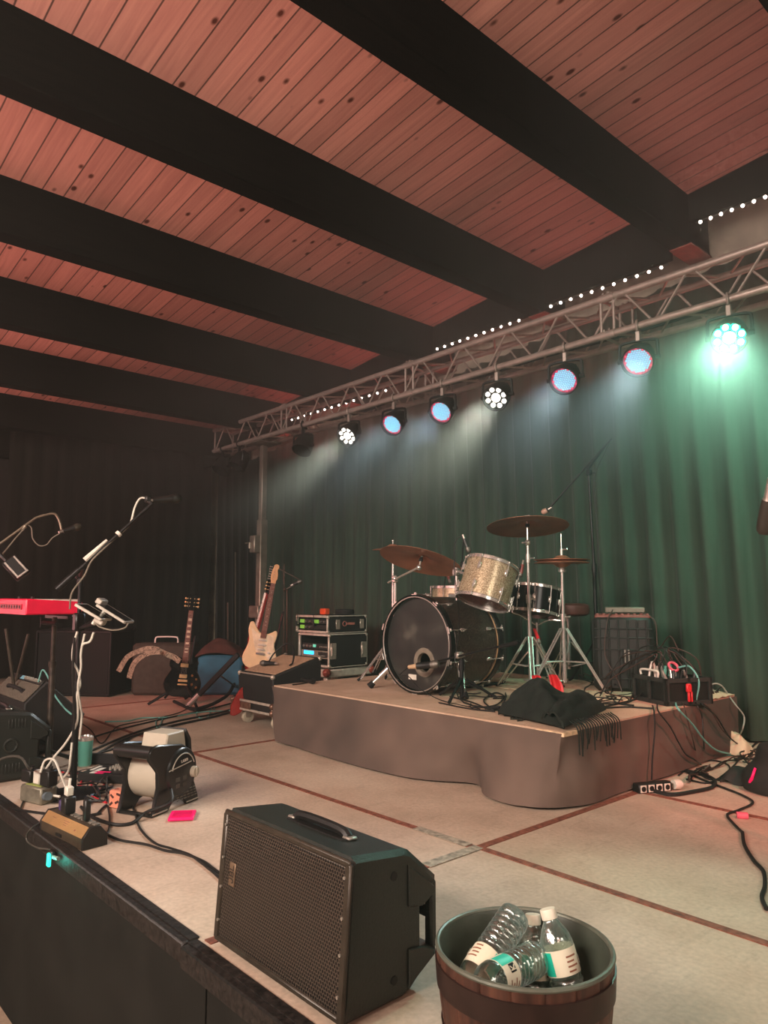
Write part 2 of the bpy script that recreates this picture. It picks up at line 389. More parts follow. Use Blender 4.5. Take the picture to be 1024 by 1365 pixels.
M_GREYP = mat('light_grey_plastic', (176,168,150), .5, var=.06, scale=6)
M_TEAL = mat('teal_paint', (86,156,140), .45, var=.06)
M_PINEDGE = mat('bare_plywood_edge', (214,186,150), .7, var=.2, scale=30)

# ---------------------------------------------------------------- the room
XL = -10.4; YB = 5.5; ROOFK = .1045
def zroof(x): return 4.0+ROOFK*(x+2.307)
M_DECK = floor_mat('stage_deck_paint', (158,139,120), (188,167,147), (206,188,168))
M_SEAM = mat('seam_tape', (124,74,58), .7, var=.3, scale=40, bump=.2)
M_EDGE = mat('worn_black_edging', (30,26,24), .55, var=.6, scale=60, bump=.3)
M_FASCIA = mat('black_stage_board', (33,32,29), .75, var=.15, spec=.2, scale=5)
M_HOUSE = floor_mat('house_floor', (150,130,110), (170,148,126), (186,160,138))
M_DARKWALL = mat('dark_wall', (26,25,23), .9, var=.15, scale=3)
M_BEAM = mat('black_stained_beam', (13,11,9), .85, var=.3, spec=.06, scale=6, stretch=(8,.6,8))
M_HEADER = mat('dark_header_board', (18,19,17), .85, var=.2, spec=.08, scale=5)
M_WALL = mat('plastered_wall', (192,186,160), .8, var=.15, scale=6)
b = MB(); b.box(((XL+2.6)/2, (1.09+YB)/2, -.02), (2.6-XL, YB-1.09, .04)); struct('floor', b, M_DECK)
b = MB(); b.box((-3.5, 1.0, -1.0), (15, 9.4, .06)); struct('floor.001', b, M_HOUSE)
tn = [0]
def trim(mb, m):
    tn[0] += 1; return struct('trim_%d' % tn[0], mb, m)
# seams between the stage panels (taped, a little proud of the deck)
for (x0, x1, y) in ((XL, -2.02, 2.305), (-2.0, 2.6, 2.32), (-4.4, 2.6, 3.57)): b = MB(); b.box(((x0+x1)/2, y, .001), (x1-x0, .034, .004)); trim(b, M_SEAM)
for (x, y0, y1) in ((-2.01, 1.12, 3.9), (-4.4, 2.3, YB), (-6.8, 1.1, YB)): b = MB(); b.box((x, (y0+y1)/2, .0012), (.036, y1-y0, .004)); trim(b, M_SEAM)
M_TAPE = mat('grey_gaffer_tape', (150,142,126), .6, var=.35, scale=40)
b = MB(); b.box((-2.01, 2.17, .0036), (.05,.30,.002)); trim(b, M_TAPE)
b = MB(); b.box((-2.20, 2.305, .0036), (.30,.045,.002)); trim(b, M_TAPE)
# stage lip and skirt boards: two lengths meeting at the panel joint
for (x0, x1, dy) in ((XL, -2.05, 0.), (-2.04, 2.6, -.012)):
    b = MB(); b.box(((x0+x1)/2, 1.075+dy, -.028), (x1-x0, .03, .062), bev=.005); trim(b, M_EDGE)
    b = MB(); b.box(((x0+x1)/2, 1.10+dy, -.02), (x1-x0, .03, .052)); trim(b, M_EDGE)
for (x0, x1) in ((XL, -2.055), (-2.045, 2.6)):
    b = MB(); b.box(((x0+x1)/2, 1.158, -.51), (x1-x0, .03, .92)); struct('wall_stage_front', b, M_FASCIA)
# ceiling boards run down the slope; beams lie across them
b = MB(); x0, x1, y0, y1 = XL-.4, 3.2, -4.2, YB+.2
b.add([(x0,y0,zroof(x0)),(x1,y0,zroof(x1)),(x1,y1,zroof(x1)),(x0,y1,zroof(x0)),(x0,y0,zroof(x0)+.05),(x1,y0,zroof(x1)+.05),(x1,y1,zroof(x1)+.05),(x0,y1,zroof(x0)+.05)], [(0,1,2,3),(4,7,6,5),(0,4,5,1),(1,5,6,2),(2,6,7,3),(3,7,4,0)])
struct('ceiling', b, wood_ceiling())
BEAMX = [-2.307+1.333*i for i in (2, 1, 0)]+[-3.62, -4.97, -6.29, -7.62, -8.95, -10.2]
BW, BD = .16, .385
for i, xr in enumerate(BEAMX):
    z = zroof(xr)
    b = MB(); b.box((xr-BW/2, (y0+YB-.02)/2, z-BD/2+.012), (BW, YB-.02-y0, BD+.02), bev=.006); struct('ceiling_beam', b, M_BEAM)
# header boards between the beams along the back, and the strip of wall under them
ledz = []
for i in range(len(BEAMX)-1):
    xa, xb = BEAMX[i+1], BEAMX[i]-BW
    zb = {1: 3.78, 2: 3.55, 3: 3.50, 4: 3.25, 5: 3.22, 6: 3.0, 7: 2.9}.get(i, 3.9)
    b = MB(); b.add([(xa,5.15,zb),(xb,5.15,zb),(xb,5.15,zroof(xb)-.002),(xa,5.15,zroof(xa)-.002),(xa,5.2,zb),(xb,5.2,zb),(xb,5.2,zroof(xb)-.002),(xa,5.2,zroof(xa)-.002)], [(0,1,2,3),(4,7,6,5),(0,4,5,1),(1,5,6,2),(2,6,7,3),(3,7,4,0)])
    trim(b, M_HEADER); ledz.append((xa, xb, zb))
b = MB(); b.box(((XL+3.2)/2, YB+.05, 1.6), (3.2-XL, .1, 5.2)); struct('wall_back', b, M_WALL)
M_BEAMGLOW = mat('beam_end_glow_plate', (150,84,74), .5, var=.2)  # added reddish plates; red light on the beam ends put into their colour
for xr in BEAMX: b = MB(); b.box((xr-BW/2, 5.32, zroof(xr)-BD+.0), (BW+.02,.34,.016), bev=.004); trim(b, M_BEAMGLOW)
b = MB(); b.box((XL-.05, .65, 1.2), (.1, 9.8, 5.)); struct('wall_left', b, M_DARKWALL)

# ---------------------------------------------------------------- curtains
def curtain_mat(name, c0, c1):
    m = bpy.data.materials.new(name); m.use_nodes = True; N, L, bs = nodes_of(m)
    tc = N.new('ShaderNodeTexCoord'); mp = N.new('ShaderNodeMapping'); mp.inputs['Scale'].default_value = (5,5,.35); L.new(tc.outputs['Object'], mp.inputs[0])
    n = N.new('ShaderNodeTexNoise'); n.inputs['Scale'].default_value = 2.; n.inputs['Detail'].default_value = 6; L.new(mp.outputs[0], n.inputs['Vector'])
    r = N.new('ShaderNodeValToRGB'); e = r.color_ramp.elements; e[0].position = .3; e[0].color = lin(c0)+(1,); e[1].position = .7; e[1].color = lin(c1)+(1,); L.new(n.outputs['Fac'], r.inputs[0])
    L.new(r.outputs[0], bs.inputs['Base Color']); bs.inputs['Roughness'].default_value = .9; bs.inputs['Specular IOR Level'].default_value = .15; bs.inputs['Sheen Weight'].default_value = .25; bs.inputs['Sheen Roughness'].default_value = .4
    return m
M_CURT = curtain_mat('dark_green_velour', (46,59,50), (62,78,66))
M_DRAPE = curtain_mat('black_drape_curtain_shade', (20,20,17), (28,27,23))
def fold(u, v, seed, L):
    """pleat depth at u metres along the curtain, v from hem (0) to head (1)"""
    a = noise.noise((u*.7+seed, v*.5, 0))*.9; ph = u*2*PI/.21+a*5.0+.5*noise.noise((u*2.3, v*1.4, seed))
    s = math.sin(ph); amp = .050*(1-.25*v)*(.65+.7*noise.noise((u*1.1, 3.3, seed))**2+.35*noise.noise((u*.45+9, v, seed)))
    return amp*(s+.35*math.sin(2*ph+1))+.05*noise.noise((u*.5, v*.8, seed+4))*(1-v)
def curtain(x0, x1, y, ztop, seed, label, m, nm='curtain', axis='x', amp=1.):
    L_ = x1-x0; nu = int(L_/.022)
    def fn(a, c):
        u = a*L_; zt = ztop(x0+u); z = .015+c*(zt-.015); d = fold(u, c, seed, L_)*amp
        return (x0+u, y+d, z) if axis == 'x' else (y+d, x0+u, z)
    b = MB(); b.sheet(fn, nu, 14, .006)
    return obj(nm, b, m, None, label, 'curtain', ang=80)
cz = lambda x: 3.5+.085*(x+1.8)
curtain(-9.7, -8.35, 5.38, cz, 5.5, 'back curtain length at the back left, beyond the lift tower, darkened to stand for shade', M_DRAPE, 'stage_curtain', amp=.5)  # dark copy of the back curtain; its fade into shade is coloured in
curtain(-8.4, 2.4, 5.36, cz, 2.1, 'full-height dark green velour stage curtain in deep folds along the back wall', M_CURT, 'stage_curtain')
curtain(2.5, 5.3, -9.75, lambda y: 3.1, 7.7, 'black side drape closing the far left end of the stage', M_DRAPE, 'stage_curtain', axis='y', amp=.45)

# ---------------------------------------------------------------- light and haze
HAZE_TOP, HAZE_BASE = .23, .0085
w = bpy.data.worlds.new('world'); bpy.context.scene.world = w; w.use_nodes = True
wn = w.node_tree.nodes; wl = w.node_tree.links
bg = wn['Background']; bg.inputs[0].default_value = (.85,.78,.62,1); bg.inputs[1].default_value = .05
vs = wn.new('ShaderNodeVolumeScatter'); vs.inputs['Color'].default_value = (.93,1,.88,1); vs.inputs['Anisotropy'].default_value = .55
# haze hangs mostly in the upper air over the back of the stage, thinner everywhere else
ge = wn.new('ShaderNodeNewGeometry'); sx = wn.new('ShaderNodeSeparateXYZ'); wl.new(ge.outputs['Position'], sx.inputs[0])
def mrange(src, a, b_, lo=0., hi=1.):
    n = wn.new('ShaderNodeMapRange'); wl.new(src, n.inputs[0]); n.inputs[1].default_value = a; n.inputs[2].default_value = b_; n.inputs[3].default_value = lo; n.inputs[4].default_value = hi; return n.outputs[0]
def wmul(p, q, op='MULTIPLY'):
    n = wn.new('ShaderNodeMath'); n.operation = op
    for k, v in enumerate((p, q)):
        if hasattr(v, 'node'): wl.new(v, n.inputs[k])
        else: n.inputs[k].default_value = v
    return n.outputs[0]
hz = wmul(mrange(sx.outputs['Z'], 1.45, 2.9, 0., HAZE_TOP), mrange(sx.outputs['Y'], 2.2, 4.2))
wl.new(wmul(hz, HAZE_BASE, 'ADD'), vs.inputs['Density'])
w.cycles.volume_step_size = 3.0
wl.new(vs.outputs[0], wn['World Output'].inputs['Volume'])
def spot(name, p, to, rgb, power, ang, blend=.4, r=.07):
    l = bpy.data.lights.new(name, 'SPOT'); l.energy = power; l.color = rgb; l.spot_size = math.radians(ang); l.spot_blend = blend; l.shadow_soft_size = r
    o = bpy.data.objects.new(name, l); C.objects.link(o); o.matrix_basis = frame(p, V(p)-V(to)); return o
def area(name, p, to, rgb, power, sx, sy):
    l = bpy.data.lights.new(name, 'AREA'); l.energy = power; l.color = rgb; l.shape = 'RECTANGLE'; l.size = sx; l.size_y = sy
    o = bpy.data.objects.new(name, l); C.objects.link(o); o.matrix_basis = frame(p, V(p)-V(to)); return o
# front-of-house wash, warm pink, from a bar high above the audience
bpy.context.scene.view_settings.view_transform = 'Standard'
area('front_wash', (-2.2,-3.6,3.1), (-4.2,3.2,0), (1.,.84,.72), 500, 4.2, 1.2)
spot('red_wash', (-6.3,-2.8,3.1), (-6.8,4.7,0), (1.,.12,.10), 900, 22, .6, .15)
spot('red_wash_side', (1.6,2.2,2.9), (-1.6,4.3,0), (1.,.22,.18), 760, 32, .8, .15)
spot('pink_wash_right', (2.4,-2.2,3.2), (-1.0,2.3,0), (1.,.60,.48), 260, 46, .8, .2)
spot('truss_front_fill', (-2.6,-2.6,2.7), (-3.9,4.6,2.95), (1.,.84,.74), 150, 62, .8, .3)  # added spot that brightens the truss
area('side_fill', (2.2,1.2,2.4), (-3.5,3.6,.8), (1.,.86,.74), 60, 1.5, 1.5)  # added off-stage fill giving the chrome its side highlights
spot('mid_fill', (-.6,-3.0,3.2), (-3.3,3.5,.2), (1.,.80,.66), 520, 34, .8, .25)  # added fill that lifts the middle and back of the deck
# upward fills without fixtures, added to brighten the ceiling boards
area('ceiling_fill', (-3.2,-1.6,1.0), (-3.8,.2,4), (1.,.41,.39), 80, 6, 1.2)
area('red_beam_glow', (-4.5,5.15,2.75), (-4.5,5.3,4), (1.,.16,.14), 15, 7, .06)
area('ceiling_fill_left', (-7.6,.2,.9), (-7.2,1.4,4), (1.,.43,.40), 50, 4, 1.0)
spot('curtain_spill_green', (-1.2,4.62,2.75), (-2.2,5.5,1.0), (.42,1.,.72), 145, 120, .9, .1)  # added without a fixture, standing in for green lamp spill on the curtain
spot('curtain_spill_white', (-5.0,4.62,2.75), (-4.6,5.5,1.2), (.95,1.,.9), 14, 130, .9, .1)  # white companion, likewise added to light the curtain folds
sc_ = bpy.context.scene
sc_.cycles.max_bounces = 5; sc_.cycles.diffuse_bounces = 2; sc_.cycles.glossy_bounces = 2; sc_.cycles.transmission_bounces = 5; sc_.cycles.volume_bounces = 0
sc_.cycles.use_adaptive_sampling = True; sc_.cycles.adaptive_threshold = .05; sc_.cycles.adaptive_min_samples = 12
sc_.cycles.use_denoising = True; sc_.cycles.sample_clamp_indirect = 6; sc_.cycles.volume_max_steps = 16
sc_.cycles.caustics_reflective = False; sc_.cycles.caustics_refractive = False
# ---------------------------------------------------------------- truss
TY0, TY1, TZ0, TZ1 = 4.5, 4.76, 2.835, 3.105       # front/back chords, lower/upper chords
TXL, TXR = -8.22, 1.2
tr = thing('lighting_truss', 'long silver box truss with zigzag bracing carrying the stage lights', 'truss', loc=(TXL, (TY0+TY1)/2, TZ0))
for y in (TY0, TY1):
    for z in (TZ0, TZ1):
        b = MB(); b.cyl((TXL-.03, y, z), (TXR, y, z), .025, n=14); part('chord', b, M_ALU, tr)
def zig(p, q, off, N):
    """zigzag braces between two parallel chords given by (y, z)"""
    step = (TXR-TXL)/N
    for i in range(N):
        a = TXL+step*(i+off); c = a+step*.5
        for (xa, xb) in ((a+.02, c-.02), (c+.02, a+step-.02)):
            if xb > TXR: continue
            pp, qq = (p, q) if xa < c-.03 and xb <= c else (q, p)
            b = MB(); b.cyl((xa, *pp), (xb, *qq), .0085, n=6); part('brace', b, M_ALU, tr)
zig((TY0, TZ0), (TY0, TZ1), 0., 19); 
bb = MB()
def zigm(p, q, off, N):
    step = (TXR-TXL)/N
    for i in range(N):
        a = TXL+step*(i+off); c = a+step*.5
        if a+step > TXR+.01: continue
        bb.cyl((a+.02, *p), (c-.02, *q), .0085, n=6); bb.cyl((c+.02, *q), (a+step-.02, *p), .0085, n=6)
for k, (p, q, off) in enumerate((((TY1, TZ0), (TY1, TZ1), .5), ((TY0, TZ0), (TY1, TZ0), .25), ((TY0, TZ1), (TY1, TZ1), .25))):
    bb = MB(); zigm(p, q, off, 19); part('bracing', bb, M_ALU, tr)
for x in (TXL, -6.72, -4.7, -2.68, -.66):
    e = MB()
    for y in (TY0, TY1): e.cyl((x, y, TZ0), (x, y, TZ1), .011, n=8)
    for z in (TZ0, TZ1): e.cyl((x, TY0, z), (x, TY1, z), .011, n=8)
    if x > TXL:
        for y in (TY0, TY1): e.cyl((x+.1, y, TZ0), (x+.1, y, TZ1), .011, n=8)
        for y in (TY0, TY1):
            for z in (TZ0, TZ1): e.cyl((x-.01, y, z), (x+.11, y, z), .0305, n=14); e.cyl((x+.03, y-.02, z+.03), (x+.03, y+.02, z+.03), .009, n=6); e.cyl((x+.07, y-.02, z+.03), (x+.07, y+.02, z+.03), .009, n=6)
    part('end_frame', e, M_ALU, tr)
# cable loom lying in the truss
obj('cable_loom', MB().tube([(TXL+.5, TY1-.05, TZ0+.05)]+[(TXL+.5+i*.55, TY1-.09+.03*math.sin(i*2.1), TZ0+.045+.008*math.sin(i*1.3)) for i in range(1, 14)], .018, 8, 5), M_CABLE, None, 'thick black cable loom lying along the inside of the lighting truss', 'cable')

# lift tower that carries the left end
px = -7.28; py = 4.63
tw = thing('lighting_tower', 'grey square steel lift tower holding up the left end of the truss', 'stand', loc=(px, py, 0))
b = MB(); b.box((px, py, 1.02), (.095,.095,1.74), bev=.008); part('mast', b, M_GALV, tw)
b = MB(); b.box((px, py, 2.3), (.07,.07,.95), bev=.006); b.box((px, py, 2.80), (.3,.3,.014)); part('inner_mast', b, M_GALV, tw)
b = MB(); b.box((px-.02, py-.08, 1.60), (.11,.09,.2), bev=.01); b.cyl((px-.09, py-.1, 1.62), (px-.2, py-.1, 1.62), .009); b.cyl((px-.05,py-.13,1.55),(px-.05,py-.13,1.62),.02); part('winch', b, M_GALV, tw)
b = MB(); b.box((px, py, .09), (.36,.36,.1), bev=.01); b.box((px-.02, py-.06, .82), (.2,.06,.14), bev=.01); part('base', b, M_GALV, tw)
for sx in (-1, 1):
    for sy in (-1, 1):
        b = MB(); b.cyl((px+.15*sx, py+.15*sy, .1), (px+.28*sx, py+.26*sy, .03), .022); b.cyl((px+.28*sx, py+.26*sy, .004), (px+.28*sx, py+.26*sy, .04), .045); part('outrigger', b, M_GALV, tw)

# ---------------------------------------------------------------- LED strings under the header
M_BULB = emat('warm_white_led', (255,236,214), 14.)
M_STRIPBASE = mat('led_tape_backing', (40,38,34), .6)
LEDS = [(1, (927,297), (1024,262), 9, .0), (2, (728,412), (890,352), 13, 0), (3, (578,467), (698,425), 11, 0), (4, (522,518), (540,510), 0, 0), (5, (385,560), (520,520), 17, 0)]
def led_string(xa, xb, y, z, n, label):
    r = thing('led_string', label, 'string lights', loc=((xa+xb)/2, y, z))
    b = MB(); b.box(((xa+xb)/2, y+.012, z+.012), (xb-xa, .012, .01)); part('cable', b, M_STRIPBASE, r)
    for i in range(n):
        x = xa+(xb-xa)*(i+.5)/n
        b = MB(); b.sph((x, y, z), .0125, 10, 6); part('bulb', b, M_BULB, r)
LY = 5.14
for (p0, p1, n, lab) in (((927,297),(1060,249),9,'row of small white bulbs on the header at far right, above the green stage light'),
                          ((728,412),(890,352),11,'row of small white bulbs along the header between the two nearest visible beams'),
                          ((578,467),(698,425),11,'row of small white bulbs along the header at mid truss, above the grey-white light'),
                          ((385,560),(520,520),14,'farthest row of small white bulbs, seen through the left part of the truss')):
    a, c = ony(*p0, LY), ony(*p1, LY); led_string(a.x, c.x, LY, (a.z+c.z)/2, n, lab)

# ---------------------------------------------------------------- stage lights
M_CAN = mat('black_light_housing', (22,22,22), .5, .2, var=.08)
M_LENSBACK = mat('dark_lens_plate', (30,30,32), .3, var=.1)
E_W = emat('white_led', (255,250,236), 3.2); E_G = emat('green_white_led', (200,255,226), 3.4)
E_C = emat('cyan_led', (110,215,235), 1.25); E_R = emat('red_led', (235,70,95), 1.5); E_PK = emat('pink_lens_glow', (196,60,104), .45); E_GR = emat('teal_led_ring', (10,200,150), 3.)
def hook_clamp(b, x=0., top=.0):
    b.box((x, 0, -.075), (.03,.03,.07), bev=.004); b.torus(.037, .009, T(x,0,0) @ RY(PI/2), 16, 6); b.cyl((x-.0,-.03,-.03),(x,.05,-.03),.006,n=6); b.box((x,.055,-.03),(.02,.012,.02))
def par_light(kind, label, tilt, faces=True):
    """hangs from the pipe at its origin; optical axis after tilt points to -y and down"""
    r = thing('spotlight', label, 'stage light', ID, 'stage lights hanging from the truss')
    b = MB(); hook_clamp(b); part('clamp', b, M_ALU if kind != 'dark' else M_BLACKM, r)
    b = MB(); b.tube([(-.125,0,-.235),(-.125,0,-.14),(-.105,0,-.112),(0,0,-.105),(.105,0,-.112),(.125,0,-.14),(.125,0,-.235)], .011, 6, 3); part('yoke', b, M_BLACKM, r)
    A = T(0,0,-.235) @ RX(tilt)      # lamp frame: optical axis = -y
    F = A @ RX(PI/2)                 # local z = -y
    b = MB(m=F); b.lathe([(.04,-.13),(.075,-.125),(.092,-.08),(.104,-.02),(.108,.03),(.108,.06),(.099,.062),(.098,.03)], n=28, close=False); b.lathe([(0,-.13),(.04,-.13)], n=28, close=False); b.box((0,0,-.14),(.11,.1,.03),bev=.006)
    for s in (-1, 1): b.cyl((s*.1,0,0),(s*.14,0,0),.017,n=10)
    h = part('housing', b, M_CAN, r)
    if kind in ('nine', 'green'):
        b = MB(m=F); b.lathe([(0,.03),(.098,.03)], n=28, close=False); p = part('lens_plate', b, M_LENSBACK, r)
        em = E_W if kind == 'nine' else E_G
        for i in range(9):
            q = MB(m=F)
            if i == 8: q.lathe([(.037,.028),(.037,.042),(.026,.05),(0,.053)], n=20)
            else: q.lathe([(.0185,.028),(.0185,.042),(.012,.048),(0,.05)], T(.072*math.cos(i*PI/4+.2), .07*math.sin(i*PI/4+.2), 0), n=14)
            part('led_lens', q, em, p)
        if kind == 'green':
            q = MB(m=F)
            for i in range(8): q.torus(.026, .0035, T(.07*math.cos(i*PI/4+.2), .07*math.sin(i*PI/4+.2), .036), 16, 5)
            part('led_ring', q, E_GR, p)
    elif kind == 'rgb':
        b = MB(m=F); b.lathe([(0,.03),(.098,.03)], n=28, close=False); p = part('lens_plate', b, E_PK, r)
        random.seed(3); ms = {}
        for i in range(-6, 7):
            for j in range(-6, 7):
                x, y = (i+.5*(j % 2))*.0168, j*.0146
                if x*x+y*y > .088**2: continue
                k = 'c' if x*x+y*y < .080**2 else 'r'
                ms.setdefault(k, MB(m=F)).lathe([(.0063,.028),(.0063,.036),(.004,.040),(0,.041)], T(x,y,0), n=7)
        for k, q in ms.items(): part('led_cluster', q, E_C if k == 'c' else E_R, p, 'blue-white emitters' if k == 'c' else 'red emitters')
    return r
lamp_px = [(462,588,'nine'),(522,567,'rgb'),(587,551,'rgb'),(660,534,'nine'),(751,510,'rgb'),(849,482,'rgb'),(971,457,'green')]
labs = ['bright white nine-lens stage light nearest the left tower', 'cyan and pink multi-diode stage light, next right of the leftmost white one', 'cyan and pink multi-diode stage light just left of the middle white one',
        'bright white nine-lens stage light at mid truss, with a haze beam', 'cyan and pink multi-diode stage light just right of the middle white one', 'cyan and pink multi-diode stage light next to the green one', 'green-white nine-lens stage light at the right end of the truss']
protos = {}
TILT = math.radians(36)
for (x, y, k), lab in zip(lamp_px, labs):
    p = ony(x, y, TY0-.03); M = T(p.x, TY0, TZ0) @ RZ(math.radians(15 if k != 'rgb' else 15))
    dz = TZ0-(p.z+.235)
    if k not in protos: protos[k] = par_light(k, lab, TILT); protos[k].matrix_basis = M; WM[protos[k].name] = M
    else: dup(protos[k], M, lab)
    ax = M.to_3x3() @ V((0,-math.cos(TILT),-math.sin(TILT))); s0 = M @ V((0,0,-.235)); s0 = s0+ax*.085
    if k == 'nine': spot('white_beam', s0, s0+ax, (.94,.97,.86), 280, 22, .5, .11)
    elif k == 'green': spot('green_beam', s0, s0+ax, (.45,1.,.74), 190, 50, .7, .11)
    else: spot('blue_beam', s0, s0+ax, (.66,.85,1.), 90, 30, .6, .11)
dk = par_light('dark', 'dark unlit stage light hanging beside the tower, third from the truss end', math.radians(60))
M = T(-6.3, TY0, TZ0) @ RZ(.3); dk.matrix_basis = M; WM[dk.name] = M
dup(dk, T(-7.32, TY0, TZ0) @ RZ(-.2) if False else T(-7.62, TY0, TZ0) @ RZ(-.2), 'dark unlit stage light hanging just left of the lift tower')
dup(dk, T(-8.02, TY0, TZ0) @ RZ(.1), 'dark unlit stage light hanging at the very left end of the truss')
# ---------------------------------------------------------------- drum riser
RZT = .36; RX0, RX1, RY0, RY1 = -4.52, -2.07, 3.0, 4.93
M_RCARPET = floor_mat('riser_carpet', (176,146,122), (198,168,142), (212,184,160), .95, 2.)
M_SKIRT = ramp_mat('riser_skirt_cloth', 'noise', 2.2, [(.3,(72,61,55)),(.55,(94,78,69)),(.75,(112,94,83))], .9, 0, .15)
rs = thing('drum_riser', 'low carpeted drum riser with a loose brown-grey cloth skirt', 'riser', loc=((RX0+RX1)/2, (RY0+RY1)/2, 0))
b = MB(); b.box(((RX0+RX1)/2, (RY0+RY1)/2, .32), (RX1-RX0-.02, RY1-RY0-.02, .06)); 
for x in (RX0+.15, -3.3, RX1-.15):
    for y in (RY0+.15, RY1-.15): b.box((x, y, .145), (.08,.08,.29))
b.box((RX1-.06, RY0+.045, .349), (.16,.12,.018), RZ(0)); part('platform', b, M_PINEDGE, rs)
b = MB(); b.box(((RX0+RX1)/2, (RY0+RY1)/2, .355), (RX1-RX0, RY1-RY0, .01)); part('carpet', b, M_RCARPET, rs)
top = [(RX0-.01,4.9),(RX0-.012,4.0),(RX0-.012,3.2),(RX0-.012,2.99),(-4.3,2.985),(-3.9,2.985),(-3.4,2.985),(-2.9,2.985),(-2.66,2.985),(-2.5,2.985),(-2.3,2.985),(-2.1,2.985),(-2.058,2.995),(-2.056,3.1),(-2.056,3.3),(-2.056,3.6),(-2.056,4.0),(-2.056,4.4),(-2.056,4.93)]
bot = [(RX0+.02,4.9),(RX0+.05,4.0),(RX0+.08,3.3),(-4.36,2.93),(-4.25,2.88),(-3.98,2.865),(-3.35,2.835),(-2.93,2.87),(-2.66,3.03),(-2.47,2.90),(-2.28,2.865),(-2.16,2.90),(-2.07,3.0),(-2.03,3.2),(-2.03,3.42),(-2.05,3.7),(-2.03,4.0),(-2.06,4.4),(-2.05,4.93)]
tp, bp_ = spline([V((*p,0)) for p in top], 8), spline([V((*p,0)) for p in bot], 8)
def skirt(u, v):
    i = u*(len(tp)-1); a = min(int(i), len(tp)-2); f = i-a
    t = tp[a].lerp(tp[a+1], f); q = bp_[a].lerp(bp_[a+1], f); w_ = v**.8
    p = q.lerp(t, w_); d = (tp[a+1]-tp[a]).normalized(); n = V((d.y, -d.x, 0))
    s = u*9; p = p+n*(.014*math.sin(s*7+noise.noise((s*1.3,v,0))*4)*(1-v)*(.4+v)+.045*noise.noise((s*1.1,v*1.6,3))*v*(1-v)*3+.010*noise.noise((s*4,v*3,6))*v*(1-v)*4)
    lift = .012+.012*max(0, noise.noise((s*.8, 0, 5)))
    return (p.x, p.y, lift+v*(.354-lift))
b = MB(); b.sheet(skirt, 170, 12, .004); part('skirt', b, M_SKIRT, rs, ang=80)

# ---------------------------------------------------------------- big wedge speaker on the stage edge (and its twin)
M_CAB = mat('black_textured_cabinet', (38,42,38), .36, var=.12, scale=220, bump=.12)
M_CABD = mat('recess_shade_and_bolts', (14,15,14), .6)
def grille_mat():
    m = bpy.data.materials.new('perforated_grille'); m.use_nodes = True; N, L, bs = nodes_of(m)
    tc = N.new('ShaderNodeTexCoord'); sp = N.new('ShaderNodeSeparateXYZ'); L.new(tc.outputs['Object'], sp.inputs[0])
    def mt(op, a, c=0.):
        n = N.new('ShaderNodeMath'); n.operation = op
        for k, q in enumerate((a, c)):
            if hasattr(q, 'node'): L.new(q, n.inputs[k])
            else: n.inputs[k].default_value = q
        return n.outputs[0]
    P = .0098
    def dots(ox, oz):
        u = mt('SUBTRACT', mt('FRACT', mt('ADD', mt('DIVIDE', sp.outputs['X'], P), ox)), .5); v = mt('MULTIPLY', mt('SUBTRACT', mt('FRACT', mt('ADD', mt('DIVIDE', sp.outputs['Z'], P*1.732), oz)), .5), 1.732)
        return mt('SQRT', mt('ADD', mt('MULTIPLY', u, u), mt('MULTIPLY', v, v)))
    d = mt('MINIMUM', dots(0,0), dots(.5,.5)); hole = mt('LESS_THAN', d, .39)
    mx = N.new('ShaderNodeMix'); mx.data_type = 'RGBA'; L.new(hole, mx.inputs[0]); mx.inputs[6].default_value = lin((88,78,68))+(1,); mx.inputs[7].default_value = (.004,.004,.004,1)
    L.new(mx.outputs[2], bs.inputs['Base Color']); bs.inputs['Roughness'].default_value = .42; bs.inputs['Metallic'].default_value = .35
    bp = N.new('ShaderNodeBump'); bp.inputs['Strength'].default_value = .6; bp.inputs['Distance'].default_value = .003; bp.invert = True; L.new(hole, bp.inputs['Height']); L.new(bp.outputs[0], bs.inputs['Normal'])
    return m
M_GRILLE = grille_mat()
